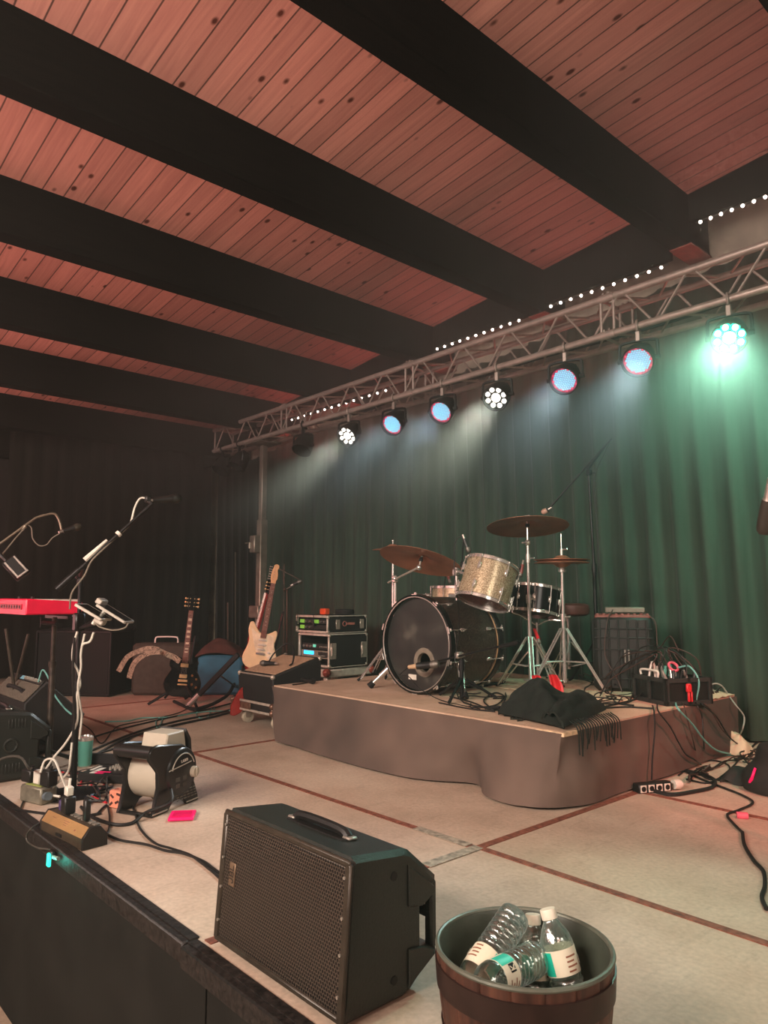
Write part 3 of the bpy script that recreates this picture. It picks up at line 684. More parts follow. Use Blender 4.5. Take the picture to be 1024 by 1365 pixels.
def wedge_speaker(label, badge=True):
    # origin: front right bottom corner; x runs to the left (negative); y into the stage
    r = thing('floor_monitor_speaker', label, 'speaker', ID)
    W = .60; prof = [(.012,0),(.0,.03),(.024,.358),(.034,.374),(.205,.356),(.225,.348),(.325,.262),(.325,.245),(.268,.22),(.268,.10),(.325,.085),(.325,.065),(.205,.0)]
    P2 = Matrix(((0,0,1,-W),(1,0,0,0),(0,1,0,0),(0,0,0,1)))       # (y, z, x) -> world
    b = MB(); b.prism([(p[0]*1., p[1]) for p in prof], .012, W-.012, P2, bev=.014); part('cabinet', b, M_CAB, r)
    # seam line round the shell and corner inserts on the end
    b = MB()
    for s in (0, -W):
        x = s-.0125+(.0 if s == 0 else .025)
    cab2 = MB()
    for x in (-.0115,):
        cab2.prism([(.212,.318),(.305,.245),(.305,.226),(.262,.205),(.212,.215)], 0, .006, Matrix(((0,0,1,x),(1,0,0,0),(0,1,0,0),(0,0,0,1))), bev=.003)
    part('corner_insert', cab2, M_CAB, r)
    cab2 = MB(); cab2.prism([(.212,.115),(.262,.108),(.308,.088),(.212,.02)], 0, .006, Matrix(((0,0,1,-.0115),(1,0,0,0),(0,1,0,0),(0,0,0,1))), bev=.003); part('corner_insert', cab2, M_CAB, r)
    # grip: bar across the rear notch with a slot behind it
    b = MB(); b.box((-.30, .322, .163), (.54,.02,.03), bev=.008)
    for x in (-.035, -.565): b.box((x, .318, .166), (.028,.024,.17), bev=.006)
    part('rear_grip', b, M_CAB, r)
    for (y, z) in ((.165,.30),(.165,.055)):
        b = MB(); b.cyl((-.014, y, z), (-.010, y, z), .011, n=14); part('bolt', b, M_CABD, r)
    # front grille
    ta = math.atan2(.028, .35); G = T(0,.0,.0) @ Matrix(((1,0,0,0),(0,1,math.tan(ta)*.93,-.0035),(0,0,1,0),(0,0,0,1)))
    b = MB(m=G); b.box((-W/2, .0, .19), (W-.05, .006, .325), bev=.002); part('grille', b, M_GRILLE, r)
    b = MB(m=G)
    for z in (.020, .362): b.box((-W/2, -.001, z), (W-.014, .012, .016), bev=.004)
    for x in (-.014, -W+.014): b.box((x, -.001, .19), (.024, .012, .345), bev=.004)
    part('grille_frame', b, mat('grille_frame_paint', (58,52,44), .35, .2, var=.15), r)
    b = MB(m=G)
    for x in (-.022, -W+.022):
        for z in (.07,.16,.24,.33): b.cyl((x, -.004, z), (x, -.0095, z), .004, n=8)
    part('screws', b, M_STEEL, r)
    if badge:
        b = MB(m=G); b.box((-W+.075, -.004, .205), (.030,.005,.062), bev=.001); bd = part('badge', b, mat('badge_bronze', (128,108,88), .4, .5), r)
        b = MB(m=G); text(b, 'JBL', .019, .0034, T(-W+.083, -.0068, .184) @ RX(PI/2) @ RZ(PI/2), .0012); b.box((-W+.075,-.007,.240),(.018,.001,.003)); part('badge_lettering', b, mat('badge_dark', (58,48,40), .5), bd)
    # top carrying handle over a flush near-black panel painted as recess shade
    TS = T(-.27, .125, .3665) @ RX(-math.atan2(.018, .171))
    b = MB(m=TS); b.prism([(-.125,-.022),(.125,-.022),(.137,0),(.125,.034),(-.125,.034),(-.137,0)], -.004, .0015); part('recess_shade_panel', b, M_CABD, r)
    b = MB(m=TS); b.tube([(-.12,.006,.002),(-.10,.006,.012),(-.05,.006,.016),(.05,.006,.016),(.10,.006,.012),(.12,.006,.002)], .0125, 8, 4); part('handle', b, M_BLACK, r)
    b = MB(m=TS)
    for x in (-.125, .125): b.box((x, .006, .003), (.03,.032,.008), bev=.003)
    part('handle_mounts', b, M_STEEL, r)
    return r
spk = wedge_speaker('large black wedge speaker with perforated grille at the front edge of the stage')
M_ = T(-1.398, 1.138, .001); spk.matrix_basis = M_; WM[spk.name] = M_
s2k = dup(spk, T(-4.38, 1.105, .001), 'black wedge speaker at the far left stage edge, cut by the picture border')
E2 = T(-4.38, 1.105, .001)
b = MB(m=E2 @ T(-.0115,.115,.19) @ RY(PI/2)); b.torus(.032,.008,None,24,8); b.lathe([(0,.001),(.03,.001)], n=20, close=False); part('round_port', b, M_CAB, s2k)
for i in range(6):
    b = MB(m=E2); b.box((-.0105,.10+i*.017,.305),(.004,.006,.05),bev=.001); part('vent_rib', b, M_CAB, s2k)
    b = MB(m=E2); b.box((-.0105,.08+i*.017,.07),(.004,.006,.05),RX(0),bev=.001); part('vent_rib', b, M_CAB, s2k)

# ---------------------------------------------------------------- barrel planter with water bottles
M_STAVE = ramp_mat('stained_barrel_staves', 'noise', 7., [(.3,(44,26,20)),(.5,(70,42,32)),(.7,(92,58,44))], .5, 0, .2, (6,6,.6))
M_INNER = mat('barrel_inside', (62,68,58), .5, var=.15, scale=9)
BC = V((-.985, 1.272, 0)); BR, BB, BH = .179, .128, .29
br = thing('barrel_planter', 'brown barrel-style tub holding water bottles at the front stage edge', 'barrel', loc=BC)
def br_r(z): u = z/BH; return BB+(BR-BB)*u+.012*math.sin(PI*u)
bm = T(*BC)
b = MB(m=bm); n_st = 18
def stave(u, v):
    a = u*2*PI; z = .001+v*(BH-.002); k = abs(((u*n_st) % 1)-.5)*2; r_ = br_r(z)-.0035*max(0, (k-.86)/.14)
    return (r_*math.cos(a), r_*math.sin(a), z)
b.grid(stave, 216, 14); part('staves', b, M_STAVE, br, ang=50)
b = MB(m=bm); b.lathe([(0,.018)]+[(br_r(z)-.010, z) for z in (.018,.08,.14,.2,.25,.286)]+[(br_r(BH)-.007, BH)], n=64, close=False); part('liner', b, M_INNER, br)
b = MB(m=bm); b.torus(br_r(BH)-.003, .0052, T(0,0,BH), 72, 8); part('rim', b, mat('rim_grey', (96,100,88), .4, .2), br)
for (z0, z1, lb) in ((.218,.268,None),(.055,.085,None),(.135,.150,None)):
    b = MB(m=bm); b.lathe([(br_r(z0)-.001,z0),(br_r(z0)+.0035,z0+.001),(br_r(z1)+.0035,z1-.001),(br_r(z1)-.001,z1)], n=72, close=False); part('hoop', b, mat('barrel_hoop', (44,30,26), .45, .15, var=.2), br)

def pet():
    m = bpy.data.materials.new('clear_water_bottle'); m.use_nodes = True; N = m.node_tree.nodes; L = m.node_tree.links
    N.remove(N['Principled BSDF']); out = N['Material Output']
    tc = N.new('ShaderNodeTexCoord'); n = N.new('ShaderNodeTexNoise'); n.inputs['Scale'].default_value = 34; n.inputs['Detail'].default_value = 3; L.new(tc.outputs['Object'], n.inputs['Vector'])
    bp = N.new('ShaderNodeBump'); bp.inputs['Strength'].default_value = .8; bp.inputs['Distance'].default_value = .008; L.new(n.outputs['Fac'], bp.inputs['Height'])
    tr = N.new('ShaderNodeBsdfTransparent'); tr.inputs[0].default_value = (.90,.95,.92,1)
    gl = N.new('ShaderNodeBsdfGlossy'); gl.inputs['Color'].default_value = (.95,1,.97,1); gl.inputs['Roughness'].default_value = .16; L.new(bp.outputs[0], gl.inputs['Normal'])
    df = N.new('ShaderNodeBsdfTranslucent'); df.inputs['Color'].default_value = (.9,.97,.93,1); L.new(bp.outputs[0], df.inputs['Normal'])
    lw = N.new('ShaderNodeLayerWeight'); lw.inputs['Blend'].default_value = .45; L.new(bp.outputs[0], lw.inputs['Normal'])
    mr = N.new('ShaderNodeMapRange'); L.new(lw.outputs['Facing'], mr.inputs[0]); mr.inputs[3].default_value = .22; mr.inputs[4].default_value = .95
    m1 = N.new('ShaderNodeMixShader'); m1.inputs[0].default_value = .42; L.new(gl.outputs[0], m1.inputs[1]); L.new(df.outputs[0], m1.inputs[2])
    m2 = N.new('ShaderNodeMixShader'); L.new(mr.outputs[0], m2.inputs[0]); L.new(tr.outputs[0], m2.inputs[1]); L.new(m1.outputs[0], m2.inputs[2]); L.new(m2.outputs[0], out.inputs['Surface'])
    return m
M_PET = pet(); M_LABW = mat('bottle_label_white', (226,220,196), .45, var=.04); M_LABT = mat('bottle_label_teal', (30,190,160), .45, var=.04); M_LABK = mat('bottle_label_black', (16,18,20), .45); M_CAP = mat('bottle_cap_cream', (232,226,206), .45, var=.03); M_PRINT = mat('label_print', (140,92,70), .6)
def bottle(label):
    r = thing('water_bottle', label, 'bottle', ID, 'water bottles in the barrel')
    pr = [(.0,.0),(.022,.0),(.030,.006),(.0315,.014)]
    z = .014
    for i in range(7): pr += [(.0318,z+.003),(.0318,z+.007),(.0292,z+.0105)]; z += .0125
    pr += [(.0315,z+.004),(.0315,z+.052),(.0312,z+.058)]; zl = z+.004
    z += .06; pr += [(.029,z+.008),(.0235,z+.02),(.016,z+.032),(.0125,z+.038),(.0125,z+.044)]
    b = MB(); b.lathe(pr, n=28); body = part('body', b, M_PET, r)
    zc = z+.042
    b = MB(); b.lathe([(.0145,zc-.004),(.0155,zc-.003),(.0155,zc+.012),(.0145,zc+.0145),(0,zc+.0145)], n=20); part('cap', b, M_CAP, r)
    b = MB(); b.lathe([(.0319,zl+.002),(.0321,zl+.004),(.0321,zl+.044),(.0319,zl+.046)], n=36, close=False); lb = part('label', b, M_LABW, r)
    for k in range(2):
        a = k*PI
        b = MB(); b.lathe([(.0324,zl+.004),(.0324,zl+.044)], n=10, a0=a+.75, a1=a+1.55, close=False); part('teal_band', b, M_LABT, lb)
        b = MB(); b.lathe([(.0326,zl+.012),(.0326,zl+.028)], n=6, a0=a+.25, a1=a+.72, close=False); part('emblem', b, M_LABK, lb)
        b = MB(); q = T(0,0,0) @ RZ(a+.48) @ T(.0329,0,zl+.0145) @ RY(PI/2) @ RZ(PI/2); text(b, 'K', .011, .002, q @ T(-.0035,0,0), .0006); part('emblem_mark', b, M_LABW, lb)
        b = MB()
        for j in range(4): b.lathe([(.0324,zl+.034-j*.008),(.0324,zl+.031-j*.008)], n=6, a0=a-.75, a1=a-.05-.2*(j % 2), close=False)
        part('small_print', b, M_PRINT, lb)
    return r
def place(base, tip, roll):
    d = (V(tip)-V(base)).normalized(); return frame(base, d) @ RZ(roll) @ Matrix.Scale(1.1, 4)
bt = bottle('water bottle lying with its base up, rearmost left in the barrel')
fB, lB = V((-.743,.669,0)), V((.669,.743,0))
for (pb, pt, roll, lab) in (((.112,.006,.305),(.012,-.090,.236),2.2,None),
        ((.064,.040,.236),(-.066,-.080,.252),3.4,'front water bottle lying across the middle of the barrel, label at its left end'),
        ((.085,.040,.060),(.125,.045,.250),.6,'water bottle standing at the back of the barrel behind the lying ones'),
        ((.015,.118,.105),(.058,.076,.285),.2,'water bottle leaning upright at the right side of the barrel, cap on top'),
        ((-.060,.060,.150),(-.050,-.100,.130),.9,'lowest water bottle, mostly hidden by the front rim of the barrel')):
    base = BC+fB*pb[0]+lB*pb[1]+V((0,0,pb[2])); tip = BC+fB*pt[0]+lB*pt[1]+V((0,0,pt[2])); M_ = place(base, tip, roll)
    if lab is None: bt.matrix_basis = M_; WM[bt.name] = M_
    else: dup(bt, M_, lab)
# ---------------------------------------------------------------- drum kit
M_SPARK = ramp_mat('champagne_sparkle', 'vor', 260., [(0.,(120,104,80)),(.5,(190,172,138)),(1.,(240,228,196))], .25, .5, emit=-1)
M_SHELLK = ramp_mat('dark_sparkle_shell', 'vor', 300., [(0.,(40,34,30)),(.8,(74,64,56)),(1.,(130,118,102))], .3, .4, emit=-1)
M_HEADK = ramp_mat('dusty_black_drumhead', 'noise', 5., [(.42,(30,30,28)),(.6,(44,44,40)),(.8,(96,94,84))], .5)
M_HEADW = mat('coated_white_head', (206,198,178), .6, var=.06)
M_HEADC = mat('red_lit_lower_head', (110,58,50), .25, var=.1)  # maroon is red light put into the colour of a clear head
M_BLKLAQ = mat('black_lacquer_shell', (24,24,24), .2, .2, var=.1)
M_HOOPK = mat('black_hoop', (20,22,20), .25, var=.1)
def lug(b, m): b.box((0,0,0), (.016,.022,.042), m, bev=.004); b.cyl((.009,0,-.03), (.009,0,.03), .0035, n=6, m=m)
def drum(name, label, r, h, n, shell, M, hooph=.022, botm=None, group=None):
    """axis = local z, origin at the middle of the lower head"""
    t = thing(name, label, 'drum', M, group)
    b = MB(m=M); b.lathe([(r,.006),(r+.004,.01),(r+.004,h-.01),(r,h-.006)], n=40, close=False); part('shell', b, shell, t)
    for z, hm, nm in ((h+.001, M_HEADW, 'batter_head'), (-.001, botm or M_HEADC, 'resonant_head')):
        b = MB(m=M); b.lathe([(0,z),(r-.004,z),(r+.002,z-.006 if z > 0 else z+.006)], n=40, close=False); part(nm, b, hm, t)
    for z in (h-.008, -.014):
        b = MB(m=M); b.lathe([(r+.006,z),(r+.012,z),(r+.012,z+.004),(r+.008,z+.006),(r+.008,z+hooph-.004),(r+.013,z+hooph),(r+.004,z+hooph+.001),(r+.004,z)], n=44, close=False); part('hoop', b, M_CHROME, t)
    for i in range(n):
        a = 2*PI*i/n+.2; c = MB(m=M @ RZ(a))
        for z in ((h*.25, h*.75) if h > .2 else (h*.5,)): lug(c, T(r+.012,0,z))
        for z0, z1 in ((h*.7,h+.008),(h*.3,-.01)): c.cyl((r+.018,0,z0),(r+.018,0,z1),.003,n=6)
        c.box((r+.017,0,h+.006),(.012,.012,.012),bev=.002); c.box((r+.017,0,-.008),(.012,.012,.012),bev=.002)
        part('lug', c, M_CHROME, t)
    return t
# bass drum: axis along -y (faces the audience)
BDX, BDZ, BDY, BDR, BDL = -3.49, RZT+.326, 3.45, .305, .46
BM = Matrix(((1,0,0,BDX),(0,0,-1,BDY),(0,1,0,BDZ),(0,0,0,1)))       # local z -> -y ; front head at local z = 0, rear at -BDL
bd = thing('bass_drum', 'big dark sparkle bass drum with a ported dusty black front head', 'drum', T(BDX, BDY+BDL/2, RZT))
b = MB(m=BM); b.lathe([(BDR,-.03),(BDR+.004,-.035),(BDR+.004,-BDL+.035),(BDR,-BDL+.03)], n=56, close=False); part('shell', b, M_SHELLK, bd)
b = MB(m=BM); b.lathe([(.066,-.004),(BDR-.03,-.004),(BDR-.008,-.001),(BDR+.004,-.008)], T(0,0,0), n=56, close=False)
hd = MB(m=BM); PO = V((.05,-.12))      # port centre in head plane
k = 56; vs = []
for i in range(k): vs.append(V((PO.x+.066*math.cos(2*PI*i/k), PO.y+.066*math.sin(2*PI*i/k), -.004)))
for i in range(k): vs.append(V((BDR*math.cos(2*PI*i/k), BDR*math.sin(2*PI*i/k), -.004)))
hd.add(vs, [(i, k+i, k+(i+1) % k, (i+1) % k) for i in range(k)]); fh = part('front_head', hd, M_HEADK, bd)
b = MB(m=BM @ T(PO.x, PO.y, 0)); b.lathe([(.062,-.03),(.062,.0),(.068,.003),(.094,.001),(.096,-.003),(.07,-.004)], n=36, close=False); part('port_ring', b, mat('grey_port_ring', (120,112,98), .5), fh)
b = MB(m=BM); b.box((-.06,-.222,-.002), (.075,.034,.002), RZ(0)); part('sticker', b, M_WHITEP, fh, 'small white sticker')
b = MB(m=BM); b.lathe([(0,-BDL),(BDR,-BDL)], n=56, close=False); part('batter_head', b, M_HEADW, bd)
for z, m_ in ((.012, M_HOOPK), (-BDL-.006, M_HOOPK)):
    zz = z-.02 if z > 0 else z-.022
    b = MB(m=BM); b.lathe([(BDR+.004,zz),(BDR+.021,zz),(BDR+.021,zz+.04),(BDR+.010,zz+.042),(BDR+.004,zz+.038),(BDR+.004,zz)], n=64, close=False); hp = part('hoop', b, m_, bd)
    b = MB(m=BM); b.torus(BDR+.004, .004, T(0,0,zz+.041), 64, 6); part('flesh_hoop', b, M_STEEL if z > 0 else mat('maple_hoop_edge', (170,140,100), .4), hp)
for i in range(10):
    a = 2*PI*i/10+.31; c = MB(m=BM @ RZ(a))
    for z in (-.10, -BDL+.10): lug(c, T(BDR+.014,0,z))
    c.cyl((BDR+.02,0,-.12),(BDR+.02,0,.03),.0035,n=6); c.cyl((BDR+.02,0,-BDL+.12),(BDR+.02,0,-BDL-.03),.0035,n=6)
    for z in (.026, -BDL-.024): c.box((BDR+.018,0,z),(.034,.022,.012),bev=.003); c.cyl((BDR+.02,-.022,z+.012*(1 if z > 0 else -1)),(BDR+.02,.022,z+.012*(1 if z > 0 else -1)),.004,n=6)
    part('tension_claw', c, M_CHROME, bd)
for s, foot in ((-1, (BDX-.44, 3.40, RZT+.012)), (1, (BDX+.40, 3.46, RZT+.012))):
    b = MB(); p0 = V((BDX+s*(BDR-.02), BDY+.09, BDZ-.12)); f = V(foot); b.cyl(p0, p0.lerp(f,.62), .021, n=10); b.cyl(p0.lerp(f,.55), f, .013, n=10); b.box(p0, (.05,.06,.05), bev=.01); sp_ = part('spur', b, M_CHROME, bd)
    b = MB(); b.cyl(p0.lerp(f,.86), f, .021, .024, n=10); part('rubber_foot', b, M_RUBBER, sp_)
b = MB(); b.cyl((BDX+.13,BDY+.24,BDZ+BDR-.02),(BDX+.13,BDY+.24,BDZ+BDR+.2),.014,n=10); b.box((BDX+.13,BDY+.24,BDZ+BDR+.012),(.08,.1,.03),bev=.008); b.box((BDX+.13,BDY+.24,BDZ+BDR+.17),(.045,.05,.05),bev=.008); b.cyl((BDX+.13,BDY+.24,BDZ+BDR+.18),(BDX+.26,BDY+.2,BDZ+BDR+.15),.010,n=10); part('tom_holder', b, M_CHROME, bd)

def axisM(c, ax, spin=0.): return frame(c, ax) @ RZ(spin)
TA = V((.06,.36,.93)).normalized(); tc_ = ony(643,802,3.62)
drum('rack_tom', 'champagne sparkle rack tom tilted above the bass drum', .163, .25, 6, M_SPARK, axisM(tc_, TA, .6))
ft = ony(611,783,4.33); FTH = .38
t = drum('floor_tom', 'pale sparkle floor tom half hidden behind the bass drum', .205, FTH, 8, M_SPARK, T(ft.x, ft.y, ft.z-FTH))
for i in range(3):
    a = 2*PI*i/3+.5; b = MB(); x, y = ft.x+.232*math.cos(a), ft.y+.232*math.sin(a); b.cyl((x,y,RZT+.02),(x,y,ft.z-.12),.007,n=8); b.box((ft.x+.218*math.cos(a),ft.y+.218*math.sin(a),ft.z-.17),(.035,.035,.05),bev=.006); lg = part('leg', b, M_CHROME, t)
    b = MB(); b.cyl((x,y,RZT+.001),(x,y,RZT+.035),.014,n=10); part('rubber_foot', b, M_RUBBER, lg)
SA = V((0,.20,.98)).normalized(); sc_ = ony(711,817,4.33)
drum('snare_drum', 'black snare drum with chrome lugs, right of the rack tom', .172, .175, 10, M_BLKLAQ, axisM(sc_, SA, .1), botm=M_HEADC)

def tripod(p, r_, z0, z1, zh, top, name='leg', n=3, a0=0., parent=None, m=M_CHROME, double=True, z=RZT, w=.006):
    """splayed double-braced legs: feet radius r_, joined to the pole at height zh, braces at z0"""
    for i in range(n):
        a = a0+2*PI*i/n; dx, dy = math.cos(a), math.sin(a); ox, oy = -dy*.012, dx*.012
        b = MB()
        for s in ((-1, 1) if double else (0,)):
            b.cyl((p.x+dx*.02+ox*s, p.y+dy*.02+oy*s, z+zh), (p.x+dx*r_+ox*s, p.y+dy*r_+oy*s, z+.02), w, n=6)
            b.cyl((p.x+dx*.02+ox*s, p.y+dy*.02+oy*s, z+z0), (p.x+dx*r_*.55+ox*s, p.y+dy*r_*.55+oy*s, z+.02+(zh-.02)*.45), w*.8, n=6)
        lg = part(name, b, m, parent)
        b = MB(); b.cyl((p.x+dx*(r_-.015), p.y+dy*(r_-.015), z+.032), (p.x+dx*(r_+.02), p.y+dy*(r_+.02), z+.011), .010, n=8); part('rubber_foot', b, M_RUBBER, lg)
def wing(b, p, s=.02, ax=(1,0,0)): p = V(p); a = V(ax)*s; b.cyl(p-a, p+a, .005, n=6); b.sph(p+a, .008, 6, 4); b.sph(p-a, .008, 6, 4)
def cymbal(name, label, c, ax, R, bell=.05, m=None):
    M = axisM(c, ax); pr = [(.010,.010),(bell*.5,.017+.004),(bell*.85,.010),(bell,.002),(R*.5,-.010),(R*.8,-.02),(R,-.03)]
    b = MB(m=M); top_ = [(r_, z) for r_, z in pr]; b.lathe(top_+[(r_, z-.0015) for r_, z in reversed(pr)], n=56, close=False)
    return obj(name, b, M_BRASS, None, label, 'cymbal', origin=V(c))
def felt(b, c, ax): F = axisM(c, ax); b.cyl((0,0,.012),(0,0,.03),.014,n=10,m=F); b.cyl((0,0,.03),(0,0,.042),.01,n=8,m=F)
# ride cymbal and its straight stand
rc = ony(703,697,4.15); rp = V((rc.x+.0, rc.y, 0)); RAX = V((-.13,.12,1)).normalized()
st = thing('cymbal_stand', 'straight chrome cymbal stand in front of the hi-hat, carrying the flat high cymbal', 'stand', T(rp.x, rp.y, RZT))
b = MB(); b.cyl((rp.x,rp.y,RZT+.05),(rp.x,rp.y,RZT+.62),.0145); b.cyl((rp.x,rp.y,RZT+.6),(rp.x,rp.y,rc.z-.16),.011); b.cyl((rp.x,rp.y,rc.z-.18),(rp.x,rp.y,rc.z+.03),.006,n=8); part('pole', b, M_CHROME, st)
b = MB(); b.cyl((rp.x,rp.y,RZT+.59),(rp.x,rp.y,RZT+.65),.02); wing(b,(rp.x+.03,rp.y,RZT+.62)); b.cyl((rp.x,rp.y,rc.z-.28),(rp.x,rp.y,rc.z-.22),.018); wing(b,(rp.x+.03,rp.y,rc.z-.25)); b.sph((rp.x,rp.y,rc.z-.14),.022,10,8); wing(b,(rp.x,rp.y-.03,rc.z-.14)); part('clamps', b, M_CHROME, st)
b = MB(); b.cyl((rp.x,rp.y,rc.z-.03),(rp.x,rp.y,rc.z-.006),.014,n=10); b.cyl((rp.x,rp.y,rc.z+.024),(rp.x,rp.y,rc.z+.04),.012,n=10); part('felts', b, M_RUBBER, st); wb = MB(); wing(wb,(rp.x,rp.y,rc.z+.048),.016); part('wing_nut', wb, M_CHROME, st)
tripod(rp, .25, .16, 0, .36, 0, parent=st, a0=3.32)
cymbal('ride_cymbal', 'large bronze cymbal, highest of the kit, seen from below', (rc.x, rc.y, rc.z), RAX, .285, .062)
# crash cymbal on a boom stand
cc = ony(562,743,3.62); CAX = V((-.01,.33,.94)).normalized()
cs = thing('cymbal_stand', 'chrome boom cymbal stand left of the bass drum, carrying the tilted cymbal', 'stand', T(cc.x-.28, cc.y+.2, RZT))
bp2 = ony(527,772,3.86); cb = V((bp2.x, bp2.y, 0))
st2 = cs; st2.matrix_basis = T(cb.x, cb.y, RZT); WM[cs.name] = T(cb.x, cb.y, RZT)
b = MB(); b.cyl((cb.x,cb.y,RZT+.05),(cb.x,cb.y,RZT+.5),.0145); b.cyl((cb.x,cb.y,RZT+.48),(cb.x,cb.y,bp2.z-.03),.011); part('pole', b, M_CHROME, cs)
e0 = ony(504,786,3.92); e1 = V(cc)-CAX*.075; d_ = (e1-bp2).normalized(); e0 = bp2-d_*.2
b = MB(); b.cyl(e0, e1, .0085, n=10); b.cyl(e1, V(cc)+CAX*.03, .006, n=8); part('boom_arm', b, M_SILVER, cs)
b = MB(); b.box(bp2, (.045,.045,.06), bev=.01); wing(b, bp2+V((.03,-.03,0)), .025); b.cyl((cb.x,cb.y,RZT+.46),(cb.x,cb.y,RZT+.53),.02); b.sph(e1,.02,10,8); wing(b,(cb.x+.03,cb.y,RZT+.5)); part('clamps', b, M_CHROME, cs)
b = MB(); felt(b, V(cc)-CAX*.042, CAX); part('felts', b, M_RUBBER, cs)
b = MB(); wing(b, V(cc)+CAX*.032, .02, (.98,0,-.17)); part('wing_nut', b, M_CHROME, cs)
tripod(cb, .28, .16, 0, .34, 0, parent=cs, a0=2.2)
cymbal('crash_cymbal', 'tilted bronze cymbal over the left side of the bass drum', cc, CAX, .295, .06)
c2 = ony(524,729,4.02); c2s = thing('cymbal_stand', 'chrome cymbal stand behind the tilted cymbal, mostly hidden', 'stand', T(c2.x, c2.y, RZT))
b = MB(); b.cyl((c2.x,c2.y,RZT+.05),(c2.x,c2.y,c2.z-.08),.012); b.cyl((c2.x,c2.y,c2.z-.1),(c2.x,c2.y,c2.z+.05),.006,n=8); b.sph((c2.x,c2.y,c2.z+.05),.011,8,6); part('pole', b, M_CHROME, c2s)
tripod(c2, .22, .16, 0, .34, 0, parent=c2s, a0=1.1)
cymbal('crash_cymbal', 'bronze cymbal peeking out to the left behind the tilted one', c2, V((.05,.0,1)).normalized(), .17, .05)
# hi-hat
hc = ony(749,748,4.28); hp = V((hc.x, hc.y, 0))
hh = thing('hi_hat_stand', 'chrome hi-hat stand at the right of the kit', 'stand', T(hp.x, hp.y, RZT))
b = MB(); b.cyl((hp.x,hp.y,RZT+.06),(hp.x,hp.y,RZT+.5),.0145); b.cyl((hp.x,hp.y,RZT+.48),(hp.x,hp.y,hc.z-.06),.0105); b.cyl((hp.x,hp.y,hc.z-.07),(hp.x,hp.y,hc.z+.19),.004,n=8); part('pole', b, M_CHROME, hh)
b = MB(); b.cyl((hp.x,hp.y,hc.z-.075),(hp.x,hp.y,hc.z-.035),.028,.02,n=14); b.cyl((hp.x,hp.y,hc.z+.03),(hp.x,hp.y,hc.z+.085),.012,n=10); wing(b,(hp.x+.025,hp.y,hc.z+.08),.018); b.cyl((hp.x,hp.y,RZT+.47),(hp.x,hp.y,RZT+.52),.02); wing(b,(hp.x+.03,hp.y,RZT+.5)); part('clutch', b, M_CHROME, hh)
b = MB(m=T(hp.x,hp.y,RZT) @ RZ(-.5)); b.box((0,-.17,.045),(.085,.25,.012),RX(-.12),bev=.003); b.box((0,-.28,.012),(.09,.06,.022),bev=.004); b.cyl((0,-.06,.07),(0,0,.07),.005,n=6); part('footboard', b, M_STEEL, hh)
tripod(hp, .28, .2, 0, .42, 0, parent=hh, a0=.17)
cymbal('hi_hat_cymbal', 'upper bronze hi-hat cymbal', (hp.x, hp.y, hc.z+.018), (0,0,1), .190, .055)
def inv_cym():
    c = V((hp.x, hp.y, hc.z-.022)); return cymbal('hi_hat_cymbal', 'lower bronze hi-hat cymbal, bell down', c, (0,0,-1), .190, .055)
inv_cym()
# snare stand, throne, pedal
sb = V((sc_.x+.0, sc_.y+.04, 0))
ss = thing('snare_stand', 'chrome basket stand under the black snare drum', 'stand', T(sb.x, sb.y, RZT))
b = MB(); b.cyl((sb.x,sb.y,RZT+.06),(sb.x,sb.y,sc_.z-.07),.0125); part('pole', b, M_CHROME, ss)
SM = axisM(sc_, SA)
for i in range(3):
    a = 2*PI*i/3+.4; b = MB(); q = SM @ V((.205*math.cos(a), .205*math.sin(a), -.012)); b.tube([(sb.x,sb.y,sc_.z-.09), SM @ V((.12*math.cos(a), .12*math.sin(a), -.04)), SM @ V((.200*math.cos(a), .200*math.sin(a), -.035)), q, SM @ V((.203*math.cos(a), .203*math.sin(a), .02))], .006, 6, 4); ar = part('basket_arm', b, M_CHROME, ss)
    b = MB(); b.sph(SM @ V((.203*math.cos(a), .203*math.sin(a), .02)), .011, 8, 6); part('rubber_grip', b, M_RUBBER, ar)
tripod(sb, .25, .14, 0, .3, 0, parent=ss, a0=1.6)
thp = ony(757,812,4.72); th = thing('drum_throne', 'round maroon-topped drum stool behind the hi-hat', 'stool', T(thp.x, thp.y, RZT))
b = MB(m=T(thp.x,thp.y,thp.z)); b.lathe([(0,-.05),(.13,-.05),(.155,-.035),(.162,-.005),(.155,.03),(.13,.042),(0,.045)], n=32); part('seat', b, mat('maroon_vinyl', (92,50,44), .4, var=.1), th)
b = MB(); b.cyl((thp.x,thp.y,RZT+.1),(thp.x,thp.y,thp.z-.05),.014); part('pole', b, M_CHROME, th)
tripod(thp, .24, .12, 0, .3, 0, parent=th, a0=.8)
pd = thing('bass_drum_pedal', 'steel bass drum pedal clamped behind the bass drum', 'pedal', T(BDX+.02, BDY+BDL+.16, RZT))
b = MB(m=T(BDX+.02, BDY+BDL+.04, RZT)); b.box((0,.16,.01),(.1,.3,.012),bev=.003); part('base_plate', b, M_BLACKM, pd)
b = MB(m=T(BDX+.02, BDY+BDL+.04, RZT)); b.box((0,.18,.05),(.075,.24,.01),RX(.16),bev=.003); part('footboard', b, M_STEEL, pd)
b = MB(m=T(BDX+.02, BDY+BDL+.04, RZT))
for x in (-.06,.06): b.cyl((x,.05,.01),(x,.05,.17),.01,n=8)
b.cyl((-.06,.05,.17),(.06,.05,.17),.008,n=8); b.cyl((0,.05,.17),(0,.03,.30),.005,n=6); b.sph((0,.022,.31),.024,10,8); part('beater', b, M_CHROME, pd)

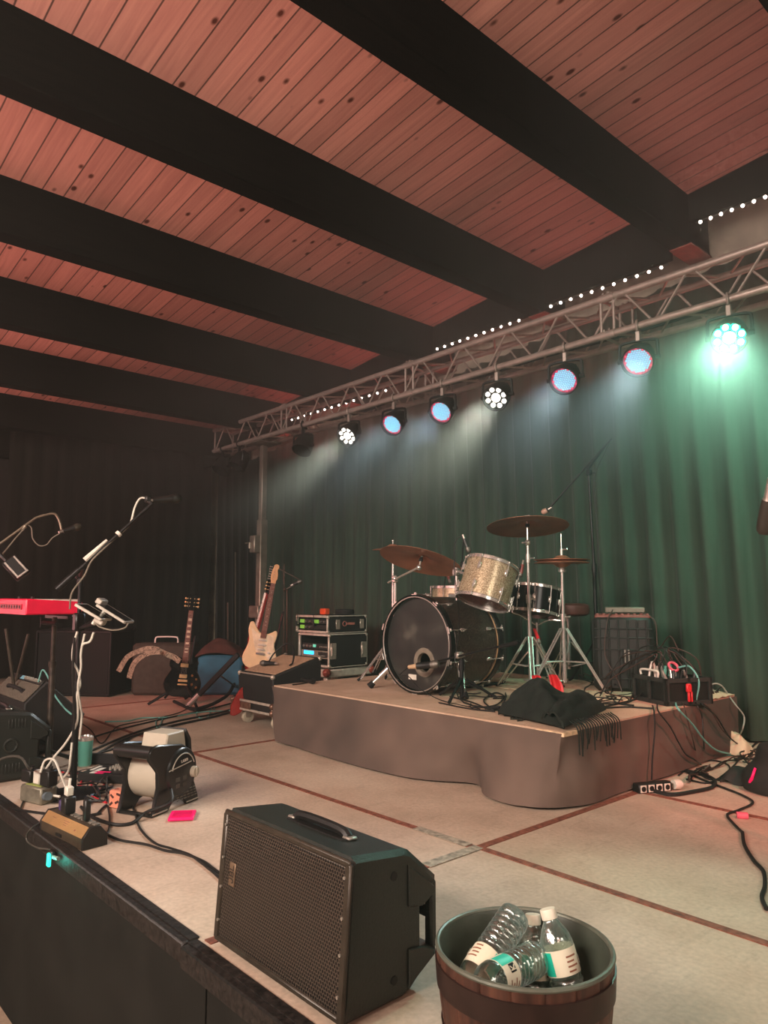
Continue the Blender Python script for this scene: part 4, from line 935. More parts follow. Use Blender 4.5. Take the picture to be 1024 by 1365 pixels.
# ---------------------------------------------------------------- drum microphones
M_MICBODY = mat('mic_body_grey', (58,58,56), .4, .4, var=.05); M_MICGRILL = mat('mic_mesh', (120,116,108), .4, .8, var=.2, scale=300, bump=.3)
def mic(label, tip, tail, r=.024, body=.011, bodym=None, name='microphone', headm=None):
    tip, tail = V(tip), V(tail); d = (tail-tip).normalized(); L_ = (tail-tip).length
    t = thing(name, label, 'microphone', T(*tail)); F = frame(tip, d)
    b = MB(m=F); b.lathe([(0,0),(r*.7,r*.25),(r,r*.9),(r,r*1.6),(r*.86,r*2.2)], n=18, close=False); part('grille_head', b, headm or M_MICGRILL, t)
    b = MB(m=F); b.lathe([(r*.86,r*2.2),(r*.9,r*2.35),(r*.8,r*2.6),(body,L_),(0,L_)], n=18, close=False); part('body', b, bodym or M_MICBODY, t)
    b = MB(m=F); b.cyl((0,0,L_),(0,0,L_+.03),.0085,n=10); part('plug', b, M_STEEL, t)
    return t
km0, km1 = ony(545,889,3.3), ony(580,886,3.34)
mic('dark microphone on a low boom pointing at the bass drum port', ony(586,885,3.36), ony(556,888,3.30), .026, .022, M_BLACK)
b = MB(); b.cyl(ony(556,888,3.30), ony(546,889,3.28), .017, .012, n=12); b.sph(ony(546,889,3.28), .013, 10, 8); obj('connector', b, mat('beige_connector', (186,156,122), .5), None, 'beige connector on the rear of the bass drum microphone', 'connector')
kp = onz(616,933,RZT); ks = thing('microphone_stand', 'short black boom stand in front of the bass drum', 'stand', T(kp.x, kp.y, RZT))
kz = ony(617,868,kp.y)
b = MB(); b.cyl((kp.x,kp.y,RZT+.01),(kp.x,kp.y,kz.z),.013); b.cyl((kp.x,kp.y,kz.z-.12),(kp.x,kp.y,kz.z-.06),.019); part('pole', b, M_BLACKM, ks)
b = MB(); b.cyl(ony(561,887,kp.y-.04), ony(694,855,kp.y-.04), .0065, n=8); b.cyl(ony(668,862,kp.y-.04), ony(692,856,kp.y-.04), .013, n=10); part('boom', b, M_BLACKM, ks)
b = MB(); b.box((kp.x, kp.y-.02, ony(617,873,kp.y).z), (.035,.06,.04), bev=.008); wing(b, (kp.x+.03, kp.y-.03, ony(617,873,kp.y).z), .02); part('clutch', b, M_STEEL, ks)
tripod(kp, .2, .1, 0, .13, 0, parent=ks, a0=.9, m=M_BLACKM, double=False, w=.009)
cable('thin cable from the bass drum microphone looping down to the riser', [km0, km0+V((-.03,-.05,-.05)), ony(545,902,3.25), ony(560,918,3.22), onz(590,934,RZT+.006), onz(640,945,RZT+.006)], .003)
# clip microphones
tmc = tc_+TA*.25
def clip_mic(lab, p_tip, p_tail, r=.018, m=None, rim=None):
    t = mic(lab, p_tip, p_tail, r, .012, m)
    if rim is not None:
        b = MB(); b.tube([p_tail, (V(p_tail)+V(rim))/2+V((0,0,.03)), rim], .005, 6, 4); b.box(rim, (.02,.02,.035), bev=.004); part('clip', b, M_BLACK, t)
    return t
clip_mic('small microphone clipped over the rim of the rack tom', ony(626,737,3.72), ony(619,718,3.7), rim=ony(616,752,3.72))
clip_mic('short reddish microphone above the floor tom', ony(601,778,4.2), ony(596,764,4.2), .016, mat('reddish_mic', (120,60,56), .4), rim=ony(592,785,4.2))
clip_mic('microphone on the snare drum rim, next to the tall chrome pole', ony(694,770,4.3), ony(697,752,4.3), .015, mat('rose_mic', (140,70,64), .4), rim=ony(686,781,4.25))
clip_mic('microphone with a red band under the snare drum', ony(711,835,4.25), ony(718,852,4.2), .014, M_RED)
cable('cable rising over the rack tom microphone and down its side', [ony(619,718,3.7), ony(612,716,3.68), ony(606,728,3.66), ony(606,760,3.64), ony(610,800,3.62), ony(612,840,3.4), ony(606,890,3.3), onz(612,925,RZT+.02)], .003)
# overhead boom stand
ob = V((-3.02, 4.83, 0)); ob_top = ony(785,628,ob.y); ob.x = ony(796,868,ob.y).x
os_ = thing('microphone_stand', 'tall dark boom stand behind the hi-hat, arm rising to the upper right', 'stand', T(ob.x, ob.y, RZT))
b = MB(); b.cyl((ob.x,ob.y,RZT+.03),(ob.x,ob.y,RZT+.85),.0145); b.cyl((ob.x,ob.y,RZT+.83),ob_top-V((0,0,.03)),.010); part('pole', b, M_BLACKM, os_)
oa, oc = ony(815,585,ob.y+.1), ony(731,679,ob.y-.12)
b = MB(); b.cyl(oa, oc, .0075, n=8); b.cyl(ony(806,595,ob.y+.09), ony(783,626,ob.y), .0115, n=8); part('boom', b, M_BLACKM, os_)
b = MB(); b.box(ob_top-V((0,0,.01)), (.04,.04,.05), bev=.008); wing(b, ob_top+V((.03,0,-.02)), .02); b.cyl((ob.x,ob.y,RZT+.82),(ob.x,ob.y,RZT+.88),.02); part('clutch', b, M_BLACKM, os_)
tripod(ob, .2, .15, 0, .3, 0, parent=os_, a0=1.3, m=M_BLACKM, double=False, w=.009)
mic('overhead microphone with a pale round end above the high cymbal', ony(722,684,ob.y-.14), oc, .022, .011, headm=mat('pale_mic_end', (190,150,130), .5))
cable('thin cable hanging from the overhead boom stand', [oa, ony(806,604,ob.y+.02), ony(792,640,ob.y-.03), ony(796,700,ob.y-.03), ony(800,790,ob.y-.04), onz(812,912,RZT+.006)], .003)
# ---------------------------------------------------------------- road cases left of the riser
M_LAM = mat('black_laminate', (34,34,33), .55, var=.1, scale=30)
M_EDGE_AL = mat('case_aluminium_edge', (206,200,184), .4, .35, var=.12)
M_BALL = mat('case_corner_steel', (196,186,170), .35, .6, var=.15)
M_LCDG = emat('green_lcd', (120,190,70), .35); M_LCDB = emat('blue_display', (40,170,235), 3.)
M_RACKF = mat('dark_rack_panel', (46,46,44), .45, .2, var=.1)
def edge_frame(b, x0, x1, y0, y1, z0, z1, t=.022):
    for x in (x0, x1):
        for y in (y0, y1): b.box((x, y, (z0+z1)/2), (t, t, z1-z0), bev=.003)
    for z in (z0, z1):
        for y in (y0, y1): b.box(((x0+x1)/2, y, z), (x1-x0, t, t), bev=.003)
        for x in (x0, x1): b.box((x, (y0+y1)/2, z), (t, y1-y0, t), bev=.003)
def corners(b, x0, x1, y0, y1, z0, z1, r=.026):
    for x in (x0, x1):
        for y in (y0, y1):
            for z in (z0, z1): b.sph((x, y, z), r, 8, 6)
def knob_row(b, x0, x1, y, z, n, r=.008):
    for i in range(n): b.cyl((x0+(x1-x0)*i/max(1, n-1), y, z), (x0+(x1-x0)*i/max(1, n-1), y-.018, z), r, n=8)
cx1, cy0 = -5.55, 4.27; cx0, cy1 = cx1-.50, cy0+.49
def rack_case(label, x0, x1, y0, y1, z0, z1, plate=True):
    t = thing('rack_case', label, 'rack case', T((x0+x1)/2, (y0+y1)/2, z0), 'rack cases stacked left of the riser')
    b = MB()
    for x in (x0+.006, x1-.006): b.box((x, (y0+y1)/2, (z0+z1)/2), (.012, y1-y0-.02, z1-z0-.02))
    for z in (z0+.006, z1-.006): b.box(((x0+x1)/2, (y0+y1)/2, z), (x1-x0-.02, y1-y0-.02, .012))
    b.box(((x0+x1)/2, y1-.01, (z0+z1)/2), (x1-x0-.02, .012, z1-z0-.02)); part('shell', b, M_LAM, t)
    b = MB(); edge_frame(b, x0+.011, x1-.011, y0+.011, y1-.011, z0+.011, z1-.011); part('edging', b, M_EDGE_AL, t)
    b = MB(); corners(b, x0+.012, x1-.012, y0+.012, y1-.012, z0+.016, z1-.016, .02); part('corner_balls', b, M_BALL, t)
    return t
zt0, zt1 = .645, .815
a = rack_case('shallow silver-edged rack case with green-lit receivers, top of the stack', cx0-.01, cx1+.01, cy0, cy1, zt0, zt1)
for i, (xo, z, m_) in enumerate(((0,.755,1),(.235,.755,1),(0,.70,1),(.235,.70,0))):
    b = MB(); b.box((cx0+.135+xo, cy0+.03, z), (.225,.02,.046), bev=.003); u = part('receiver', b, M_RACKF, a)
    if m_:
        b = MB(); b.box((cx0+.075+xo, cy0+.0185, z), (.07,.004,.034)); part('lit_screen', b, M_LCDG, u)
        b = MB(); knob_row(b, cx0+.15+xo, cx0+.21+xo, cy0+.02, z, 2); part('knobs', b, M_STEEL, u)
b = MB(); b.box((cx1+.016, cy0+.12, .73), (.006,.05,.09), bev=.002); b.box((cx1+.016, cy1-.07, .73), (.006,.05,.09), bev=.002); part('latch', b, M_BALL, a)
b = MB(); b.box((cx1+.014, (cy0+cy1)/2, .73), (.006,.27,.075)); u = part('side_panel', b, M_LAM, a)
b = MB(); b.torus(.022,.004,T(cx1+.018, (cy0+cy1)/2-.045, .735) @ RY(PI/2),18,6); b.box((cx1+.018,(cy0+cy1)/2+.03,.735),(.003,.1,.022)); part('round_emblem', b, mat('case_badge', (176,110,96), .5), u)
a = rack_case('taller silver-edged rack case with a blue display, middle of the stack', cx0+.02, cx1+.02, cy0+.01, cy1, .325, .64)
b = MB(); b.box((cx0+.27, cy0+.05, .515), (.44,.02,.055), bev=.003); u = part('rack_unit', b, M_RACKF, a)
b = MB(); knob_row(b, cx0+.09, cx0+.2, cy0+.04, .515, 3, .012); b.box((cx0+.25,cy0+.038,.52),(.05,.004,.03)); knob_row(b, cx0+.36, cx0+.46, cy0+.04, .515, 4); part('knobs', b, M_STEEL, u)
b = MB(); b.box((cx0+.255,cy0+.036,.52),(.045,.003,.026)); part('lit_screen', b, emat('teal_screen', (90,200,170), .7), u)
b = MB(); b.box((cx0+.27, cy0+.045, .44), (.45,.025,.075), bev=.004); u = part('rack_unit', b, mat('silver_rack_face', (150,146,130), .4, .4), a)
b = MB(); b.box((cx0+.17, cy0+.031, .452), (.16,.004,.034)); part('blue_display', b, M_LCDB, u)
b = MB(); b.box((cx0+.40, cy0+.031, .44), (.15,.004,.05)); part('dark_panel', b, M_RACKF, u)
b = MB(); knob_row(b, cx0+.35, cx0+.45, cy0+.03, .432, 5, .006); part('knobs', b, M_STEEL, u)
b = MB()
for y in (cy0+.06, cy1-.05):
    b.box((cx1+.024, y, .48), (.008,.07,.15), bev=.003); b.cyl((cx1+.03, y-.02, .44),(cx1+.03, y-.02, .52),.008,n=8)
part('butterfly_latch', b, M_BALL, a)
t = thing('case_dolly', 'low caster dolly with red corners under the rack case stack', 'dolly', T((cx0+cx1)/2, (cy0+cy1)/2, 0))
b = MB(); b.box(((cx0+cx1)/2, (cy0+cy1)/2, .275), (.6,.56,.07), bev=.008); part('deck', b, M_EDGE_AL, t)
b = MB()
for x in (cx0-.04, cx1+.04):
    for y in (cy0-.03, cy1+.03): b.sph((x, y, .285), .042, 8, 6)
part('corner_cups', b, mat('red_brown_corner', (140,64,52), .4, .3), t)
for x in (cx0+.03, cx1-.03):
    for y in (cy0+.03, cy1-.03):
        b = MB(); b.box((x, y, .17), (.06,.05,.14), bev=.006); w_ = part('caster', b, M_EDGE_AL, t)
        b = MB(); b.cyl((x-.02, y+.02, .05),(x+.02, y+.02, .05),.05,n=18); part('wheel', b, mat('cream_wheel', (190,182,160), .6), w_)
# things lying on the stack
b = MB(m=T(cx0+.2, cy0+.2, .817)); b.box((0,0,.03), (.09,.06,.06), bev=.006); obj('plastic_box', b, mat('orange_plastic', (225,84,40), .5), None, 'small orange box on top of the rack case stack', 'box')
b = MB(m=T(cx1-.13, cy1-.17, .817)); b.lathe([(.06,0),(.09,.004),(.095,.03),(.09,.05),(.06,.055),(.055,.03),(.06,0)], n=24, close=False); obj('cable_coil', b, M_RUBBER, None, 'black coil lying at the right on the rack case stack', 'cable')
for dx, hh_, lean in ((.30,.27,.0),(.02,.28,.06)):
    b = MB(); x = cx0+dx; b.cyl((x, cy0-.012, zt0+.10), (x+lean, cy0-.012, zt0+.10+hh_), .0035, .002, n=6); b.cyl((x, cy0-.012, zt0+.06), (x, cy0-.012, zt0+.11), .008, n=8); b.box((x, cy0+.004, zt0+.07),(.014,.03,.014))
    obj('antenna', b, M_BLACK, None, 'thin black antenna on the front of the top rack case, %s of two' % ('right' if dx > .1 else 'left'), 'antenna', 'antennas on the rack cases')

# ---------------------------------------------------------------- wedge monitor on a dolly in front of them
wx0, wx1, wy0, wy1 = -5.22, -4.72, 3.13, 3.58
t = thing('case_dolly', 'scuffed aluminium-edged dolly on white casters under the wedge monitor', 'dolly', T((wx0+wx1)/2, (wy0+wy1)/2, 0))
b = MB(); b.box(((wx0+wx1)/2-.02, (wy0+wy1)/2, .150), (.58,.50,.075), bev=.006); part('deck', b, M_LAM, t)
b = MB(); edge_frame(b, wx0-.05, wx1+.02, wy0-.02, wy1+.02, .117, .183, .018); part('edging', b, M_EDGE_AL, t)
b = MB(); corners(b, wx0-.05, wx1+.02, wy0-.02, wy1+.02, .125, .175, .026); b.box(((wx0+wx1)/2-.09, wy0-.032, .15),(.14,.01,.05),bev=.003); part('corner_balls', b, mat('rusty_corner', (140,110,92), .4, .7, var=.3), t)
for x in (wx0+.06, wx1-.02):
    for y in (wy0+.03, wy1-.05):
        b = MB(); b.cyl((x, y, .112),(x, y, .095),.032,n=12); b.box((x-.022, y+.008, .075),(.006,.04,.06)); b.box((x+.022, y+.008, .075),(.006,.04,.06)); w_ = part('caster', b, M_BALL, t)
        b = MB(); b.cyl((x-.017, y+.02, .045),(x+.017, y+.02, .045),.045,n=20); part('wheel', b, mat('cream_wheel', (190,182,160), .6), w_)
t = thing('floor_monitor_speaker', 'black wedge monitor with a pale top on the dolly left of the riser', 'speaker', T((wx0+wx1)/2, (wy0+wy1)/2, .192))
P2 = Matrix(((0,0,1,0),(1,0,0,0),(0,1,0,0),(0,0,0,1)))
b = MB(); b.prism([(wy0,.192),(wy0-.01,.385),(wy0+.0,.395),(wy1-.02,.515),(wy1,.505),(wy1,.192)], wx0, wx1, P2, bev=.008); part('cabinet', b, M_TOLEX, t)
sl = math.atan2(.12, .43)
b = MB(m=T((wx0+wx1)/2, (wy0+wy1)/2-.01, .4575) @ RX(sl)); b.box((0,0,.0), (.44,.38,.008), bev=.002); part('grille_cloth', b, mat('tan_grille_cloth', (176,142,114), .9, var=.15, scale=90), t)
b = MB()
for x in (wx0+.012, wx1-.012):
    for (y, z) in ((wy0,.388),(wy1-.012,.503)): b.sph((x, y, z), .02, 8, 6)
b.box(((wx0+wx1)/2, wy0-.004, .393), (wx1-wx0, .012, .012), bev=.003); part('metal_corners', b, M_BALL, t)
# talkback mic and cables lying on that monitor
mm = T((wx0+wx1)/2, (wy0+wy1)/2-.01, .4625) @ RX(sl)
cable('black cable looped over the pale top of the wedge monitor', [mm @ V((-.1,-.04,.008)), mm @ V((-.09,.03,.07)), mm @ V((.0,.10,.13)), mm @ V((.10,.10,.11)), mm @ V((.17,.02,.02)), mm @ V((.19,-.03,.01))], .007)
mic('black microphone lying on the pale top of the wedge monitor', mm @ V((-.13,-.09,.026)), mm @ V((.02,-.05,.020)), .024, .012, M_BLACK)

# ---------------------------------------------------------------- guitars
M_MAPLE = mat('maple_neck', (208,160,112), .4, var=.1, scale=8, stretch=(1,1,.1)); M_ROSE = mat('rosewood_board', (112,62,46), .5, var=.2, scale=30)
M_CREAMB = mat('cream_guitar_body', (232,208,164), .25, coat=.5, var=.05); M_BLACKG = mat('black_guitar_body', (14,14,15), .12, coat=.6, var=.03)
M_INLAY = mat('pearl_inlay', (222,206,176), .4, var=.08); M_REDG = mat('red_guitar_body', (150,40,34), .25, coat=.5, var=.1); M_NATURAL = mat('pale_pickguard', (226,212,180), .35)
M_GOLDHW = mat('pale_gold_hardware', (226,196,140), .35, .4)
def smooth_poly(p, k=5):
    pts = spline([V((*q,0)) for q in p]+[V((*p[0],0))], k)[:-1]; return [(q.x, q.y) for q in pts]
def guitar(name, label, M, body, bm_, horn, head, neckm, boardm, dots, pick=None, strat=True):
    """local: body bottom at y = 0, neck along +y, face towards +z"""
    t = thing(name, label, 'guitar', M)
    b = MB(m=M); b.prism(smooth_poly(body), -.022, .022, bev=.006); bo = part('body', b, bm_, t)
    if pick:
        b = MB(m=M); b.prism(smooth_poly(pick), .022, .0245); part('pickguard', b, M_NATURAL, bo)
    b = MB(m=M); y0, y1 = (.33, .835) if strat else (.34, .80)
    b.prism([(-.026,y0-.02),(.026,y0-.02),(.021,y1),(-.021,y1)], .004, .026, bev=.003); nk = part('neck', b, neckm, t)
    b = MB(m=M); b.prism([(-.027,y0-.03),(.027,y0-.03),(.0215,y1),(-.0215,y1)], .0262, .0305); fb = part('fretboard', b, boardm, nk)
    b = MB(m=M)
    for i in range(1, 21):
        y = y1-(y1-.17)*(1-2**(-i/12)); 
        if y > y0-.02: b.box((0, y, .031), (.045, .0016, .0014))
    part('frets', b, M_STEEL, fb)
    b = MB(m=M)
    for k, i in enumerate((3,5,7,9,12,15,17)):
        y = y1-(y1-.17)*(1-2**(-(i-.5)/12))
        if dots: b.cyl((0,y,.0305),(0,y,.0312),.0045,n=10)
        else: b.box((0,y,.0309),(.030,(y1-.17)*.030*(1.25-.1*k),.0008))
    part('inlays', b, M_INLAY, fb)
    b = MB(m=M); b.prism(smooth_poly(head, 3), .002, .018, bev=.002); hd_ = part('headstock', b, M_MAPLE if strat else M_BLACKG, t)
    b = MB(m=M)
    if strat:
        for i in range(6): y = y1+.035+i*.024; b.cyl((-.012+.004*i*.3, y, .018),(-.012+.004*i*.3, y, .03),.004,n=8); b.cyl((-.03-.0*i, y, .008),(-.052, y, .008),.004,n=6); b.sph((-.055, y, .008),.009,8,6,sc=(.7,1,1))
    else:
        for i in range(3):
            for s in (-1, 1): y = y1+.04+i*.036; b.cyl((s*.02, y, .018),(s*.02, y, .03),.004,n=8); b.cyl((s*.035,y,.008),(s*.055,y,.008),.004,n=6); b.sph((s*.06,y,.008),.012,8,6,sc=(.8,1,1))
    part('tuners', b, M_CHROME if strat else M_GOLDHW, hd_)
    b = MB(m=M)
    for i in range(6): b.cyl(((i-2.5)*.0095,.155,.038),((i-2.5)*.0066,y1,.034),.0006,n=4)
    part('strings', b, M_STEEL, t)
    b = MB(m=M)
    if strat:
        for y in (.19,.235,.28): b.box((0,y,.028),(.078,.018,.010),bev=.005)
        pm = M_WHITEP
    else:
        for y in (.19,.29): b.box((0,y,.028),(.072,.036,.012),bev=.004)
        pm = M_GOLDHW
    part('pickups', b, pm, bo)
    b = MB(m=M); b.box((0,.15,.030),(.085,.022,.014),bev=.003)
    if not strat: b.box((0,.115,.030),(.09,.014,.014),bev=.004)
    part('bridge', b, M_CHROME if strat else M_GOLDHW, bo)
    b = MB(m=M)
    for (x, y) in (((.075,.17),(.095,.13),(.105,.09)) if strat else ((.08,.20),(.12,.17),(.085,.12),(.125,.095))): b.cyl((x,y,.024),(x,y,.038),.011,n=12)
    part('control_knobs', b, M_WHITEP if strat else mat('amber_knobs', (120,84,40), .3), bo)
    return t
strat_body = [(0,0),(.09,.005),(.15,.05),(.163,.12),(.135,.20),(.118,.255),(.128,.315),(.128,.365),(.108,.385),(.075,.365),(.035,.345),(-.03,.345),(-.07,.385),(-.115,.44),(-.145,.43),(-.150,.36),(-.128,.27),(-.14,.19),(-.162,.11),(-.145,.045),(-.09,.005)]
strat_head = [(-.021,.83),(.021,.83),(.024,.86),(.034,.885),(.030,.93),(.022,.965),(.030,.985),(.028,1.01),(.005,1.022),(-.018,1.01),(-.022,.985),(-.03,.955),(-.034,.90),(-.030,.87)]
lp_body = [(0,0),(.09,.006),(.155,.06),(.17,.13),(.14,.21),(.112,.25),(.122,.29),(.125,.325),(.105,.338),(.078,.312),(.05,.302),(.032,.335),(-.03,.355),(-.075,.368),(-.115,.355),(-.138,.315),(-.133,.275),(-.118,.245),(-.14,.20),(-.17,.13),(-.155,.06),(-.09,.006)]
lp_head = [(-.022,.79),(.022,.79),(.032,.83),(.040,.93),(.03,.955),(0,.945),(-.03,.955),(-.040,.93),(-.032,.83)]
def gframe(base, top, facing):
    y = (V(top)-V(base)).normalized(); z = V(facing); z = (z-y*z.dot(y)).normalized(); x = y.cross(z)
    return Matrix(((x.x,y.x,z.x,base[0]),(x.y,y.y,z.y,base[1]),(x.z,y.z,z.z,base[2]),(0,0,0,1)))
toward = lambda p: (EYE-V(p)).normalized()
gb = ond(343,892,7.0); gt = ond(368,757,7.12)
guitar('electric_guitar', 'cream double-cutaway electric guitar on a stand behind the wedge monitor', gframe(gb, gt, toward(gb)), strat_body, M_CREAMB, 1, strat_head, M_MAPLE, M_ROSE, True, [(.02,.33),(.06,.34),(.10,.33),(.112,.26),(.12,.2),(.14,.12),(.10,.08),(.06,.13),(-.02,.14),(-.06,.2),(-.1,.3),(-.12,.38),(-.06,.34)])
g2b = ond(331,893,7.45); g2t = ond(365,762,7.6)
guitar('electric_guitar', 'red electric guitar on the stand, mostly hidden behind the cream one', gframe(g2b, g2t, toward(g2b)+V((-.9,-.3,0))), lp_body, M_REDG, 1, lp_head, M_REDG, M_REDG, True, None, False)
g3b = ond(303,952,6.1)
b = MB(); gs0 = V((gb.x-.02, gb.y+.12, 0))
sg = thing('guitar_stand', 'black stand holding the cream and red guitars', 'stand', T(*gs0))
b.cyl(gs0+V((0,0,.1)), gs0+V((.05,.15,.85)), .012, n=8); part('upright', b, M_BLACKM, sg)
for dx, dy in ((-.3,-.2),(.3,-.1),(0,.35)): b = MB(); b.cyl(gs0+V((0,0,.15)), gs0+V((dx,dy,.012)), .012, n=8); part('leg', b, M_BLACKM, sg)
for s in (-1, 1): b = MB(); b.tube([gs0+V((0,0,.28)), gs0+V((s*.08,-.06,.26)), gs0+V((s*.09,-.2,gb.z-.03)), gs0+V((s*.09,-.22,gb.z+.03))], .010, 6, 4); part('cradle_arm', b, M_RUBBER, sg)
# the red body that peeks out low, left of the dolly
b = MB(); rb = ond(320,950,5.75); F = gframe(ond(307,953,5.75), ond(333,905,5.85), V((.9,-.2,.3))); b.prism(smooth_poly([(0,0),(.03,.01),(.06,.05),(.075,.12),(.07,.19),(.04,.26),(0,.29),(-.02,.25),(-.035,.16),(-.03,.06)]), -.02, .02, F, bev=.006); b.box((.01,.33,0),(.03,.12,.02),F)
t = obj('electric_guitar', b, M_REDG, None, 'red guitar body leaning low against the left end of the wheeled dolly', 'guitar')
# black single-cut guitar on its stand
lb, lt = ond(241,929,6.78), ond(258,789,6.95)
guitar('electric_guitar', 'glossy black electric guitar with block inlays standing at the back left', gframe(lb, lt, toward(lb)), lp_body, M_BLACKG, 1, lp_head, M_BLACKG, M_ROSE, False, None, False)
ls = V((lb.x-.02, lb.y+.05, 0)); sg = thing('guitar_stand', 'small black tripod stand under the glossy black guitar', 'stand', T(*ls))
b = MB(); b.cyl(ls+V((0,0,.05)), ls+V((-.02,.1,.62)), .012, n=8); part('upright', b, M_BLACKM, sg)
for (px_, py_) in ((197,941),(262,944),(240,925)): b = MB(); q = onz(px_, py_); b.cyl(ls+V((0,0,.2)), V((q.x,q.y,.014)), .013, n=8); lg = part('leg', b, M_BLACKM, sg)
for s in (-1, 1):
    b = MB(); u = (lt-lb).cross(toward(lb)).normalized(); b.tube([ls+V((0,0,.2)), ls+u*s*.1+V((0,-.02,.12)), lb+u*s*.09+V((.05,-.08,.0))], .011, 6, 4); part('cradle_arm', b, M_RUBBER, sg)
# studded strap draped over the case handle
M_STRAP = ramp_mat('studded_strap', 'vor', 150., [(.3,(206,192,166)),(.5,(160,146,122)),(.62,(60,54,46))], .5, .2)
def strap(pts, w_, D):
    P = spline([ond(x, y, D) for x, y in pts], 8); b = MB(); W_ = RT*0+FW
    def fn(u, v):
        i = v*(len(P)-1); a_ = min(int(i), len(P)-2); p = P[a_].lerp(P[a_+1], i-a_); d = (P[a_+1]-P[a_]).normalized(); s = d.cross(FW).normalized(); return p+s*(u-.5)*w_
    b.sheet(fn, 2, len(P)-1, .006); return b
sb_ = strap([(212,866),(200,864),(185,868),(170,876),(158,895)], .045, 6.6)
s2_ = strap([(214,869),(200,870),(188,876),(178,886),(172,904)], .045, 6.55); sb_.v += []; n0 = len(sb_.v); sb_.f += [tuple(i+n0 for i in f) for f in s2_.f]; sb_.v += s2_.v
s3_ = strap([(211,867),(222,872),(232,876),(240,882)], .05, 6.62); n0 = len(sb_.v); sb_.f += [tuple(i+n0 for i in f) for f in s3_.f]; sb_.v += s3_.v
obj('guitar_strap', sb_, M_STRAP, None, 'pale studded guitar strap hanging from the glossy black guitar', 'strap')

# ---------------------------------------------------------------- dim things at the back left
M_DIMCASE = mat('dark_olive_case', (58,54,46), .8, var=.15, scale=20)
ck = onz(205,936); t = thing('guitar_amplifier', 'dark olive case with a top handle behind the glossy black guitar', 'case', frame((ck.x-.48, ck.y+.34, 0),(0,0,1)) @ RZ(.8))
M_ = WM[t.name]
b = MB(m=M_); b.box((0,0,.26),(.62,.28,.52),bev=.03); part('body', b, M_DIMCASE, t)
b = MB(m=M_); b.tube([(-.12,0,.51),(-.115,0,.565),(-.08,0,.58),(.08,0,.58),(.115,0,.565),(.12,0,.51)], .010, 6, 4); part('handle', b, M_STEEL, t)
q = onz(118,945); t = thing('equipment_case', 'big dark box in the gloom behind the microphone stand', 'case', frame((q.x-1.1, q.y+.36, 0),(0,0,1)) @ RZ(.7)); M_ = WM[t.name]
b = MB(m=M_); b.box((0,0,.33),(.8,.5,.66),bev=.02); part('body', b, mat('gloom_case', (12,11,10), .85, var=.2, scale=6), t)
b = MB(m=M_); edge_frame(b, -.4,.4,-.25,.25,.02,.64,.02); part('edging', b, M_BLACKM, t)
bq = onz(276,926); t = thing('duffel_bag', 'blue box bag with a brown domed cover at the back left', 'bag', frame((bq.x, bq.y+.18, 0),(0,0,1)) @ RZ(.85)); M_ = WM[t.name]
b = MB(m=M_); b.box((0,0,.20),(.46,.36,.40),bev=.03); part('body', b, mat('blue_canvas', (46,104,128), .8, var=.12, scale=10), t)
b = MB(m=M_)
def cover(u, v):
    e = max(0, math.sin(PI*(.04+.92*u)))**.7*max(0, math.sin(PI*(.04+.92*v)))**.6
    return (-.25+.5*u+.06*(.5-u)*e, -.20+.4*v, .375+.20*e*(1.15-.5*u)+.025*noise.noise((u*4,v*4,2))*e)
b.sheet(cover, 20, 16, .01); part('cover', b, mat('brown_cover', (74,48,42), .9, var=.25, scale=9, bump=.4), t, ang=80)
b = MB(m=M_); b.box((.235,-.05,.2),(.02,.09,.36),bev=.006); part('side_strap', b, mat('dark_blue_webbing', (34,66,84), .8), t)
# folded black keyboard stand leaning
p0, p1 = onz(249,946), ond(318,872,6.35); p0.z = .02
t = thing('folded_stand', 'folded black stand leaning diagonally in front of the blue bag', 'stand', T(*p0))
b = MB(); d = (p1-p0); F = frame(p0, d, (0,0,1)); b.box((0,0,d.length/2),(.045,.03,d.length),F,bev=.006); part('tube', b, M_BLACKM, t)
b = MB(); b.cyl(p0.lerp(p1,.02), p0.lerp(p1,.25), .026, n=10); part('foot', b, M_CHROME, t)
q0 = onz(320,922); b = MB(); m_ = p0.lerp(p1,.62); b.cyl(m_, V((q0.x,q0.y,.02)), .008, n=6); part('strut', b, M_BLACKM, t)
b = MB(); q0 = onz(300,938); b.tube([onz(232,938)+V((0,0,.02)), onz(262,950)+V((0,0,.03)), V((q0.x,q0.y,.06)), onz(312,928)+V((0,0,.12))], .016, 6, 4); obj('curved_stand', b, M_RUBBER, None, 'black curved stand leg lying below the blue bag', 'stand')
# thin stands in the gloom by the tower
def thin_stand(lab, px_, ybase, ytop, D, m_=M_BLACKM, arm=None, pxt=None):
    p = ond(px_, ybase, D); p.z = 0; q = ony(pxt or px_, ytop, p.y); tt = thing('microphone_stand', lab, 'stand', T(*p))
    b = MB(); b.cyl(p+V((0,0,.02)), (q.x, p.y, q.z), .011, n=8); part('pole', b, m_, tt)
    for i in range(3): a_ = 2*PI*i/3+.4; b = MB(); b.cyl(p+V((0,0,.16)), p+V((.22*math.cos(a_),.22*math.sin(a_),.012)), .009, n=6); part('leg', b, m_, tt)
    if arm:
        b = MB(); b.cyl(ond(arm[0],arm[1],D), ond(arm[2],arm[3],D), .008, n=6); b.sph(ond(arm[0],arm[1],D),.02,8,6); part('boom', b, m_, tt)
    return tt
M_DIMST = mat('dim_metal_stand', (70,66,56), .5, .4)
thin_stand('plain thin stand in the gloom left of the tower, the taller one', 314, 900, 736, 9.2, M_DIMST)
thin_stand('thin stand with a round clutch in the gloom, left of the taller one', 304, 900, 803, 8.3, M_DIMST)
thin_stand('dark boom stand behind the cream guitar with a short arm to the right', 379, 900, 752, 7.6, M_DIMST, (370,757,402,774))
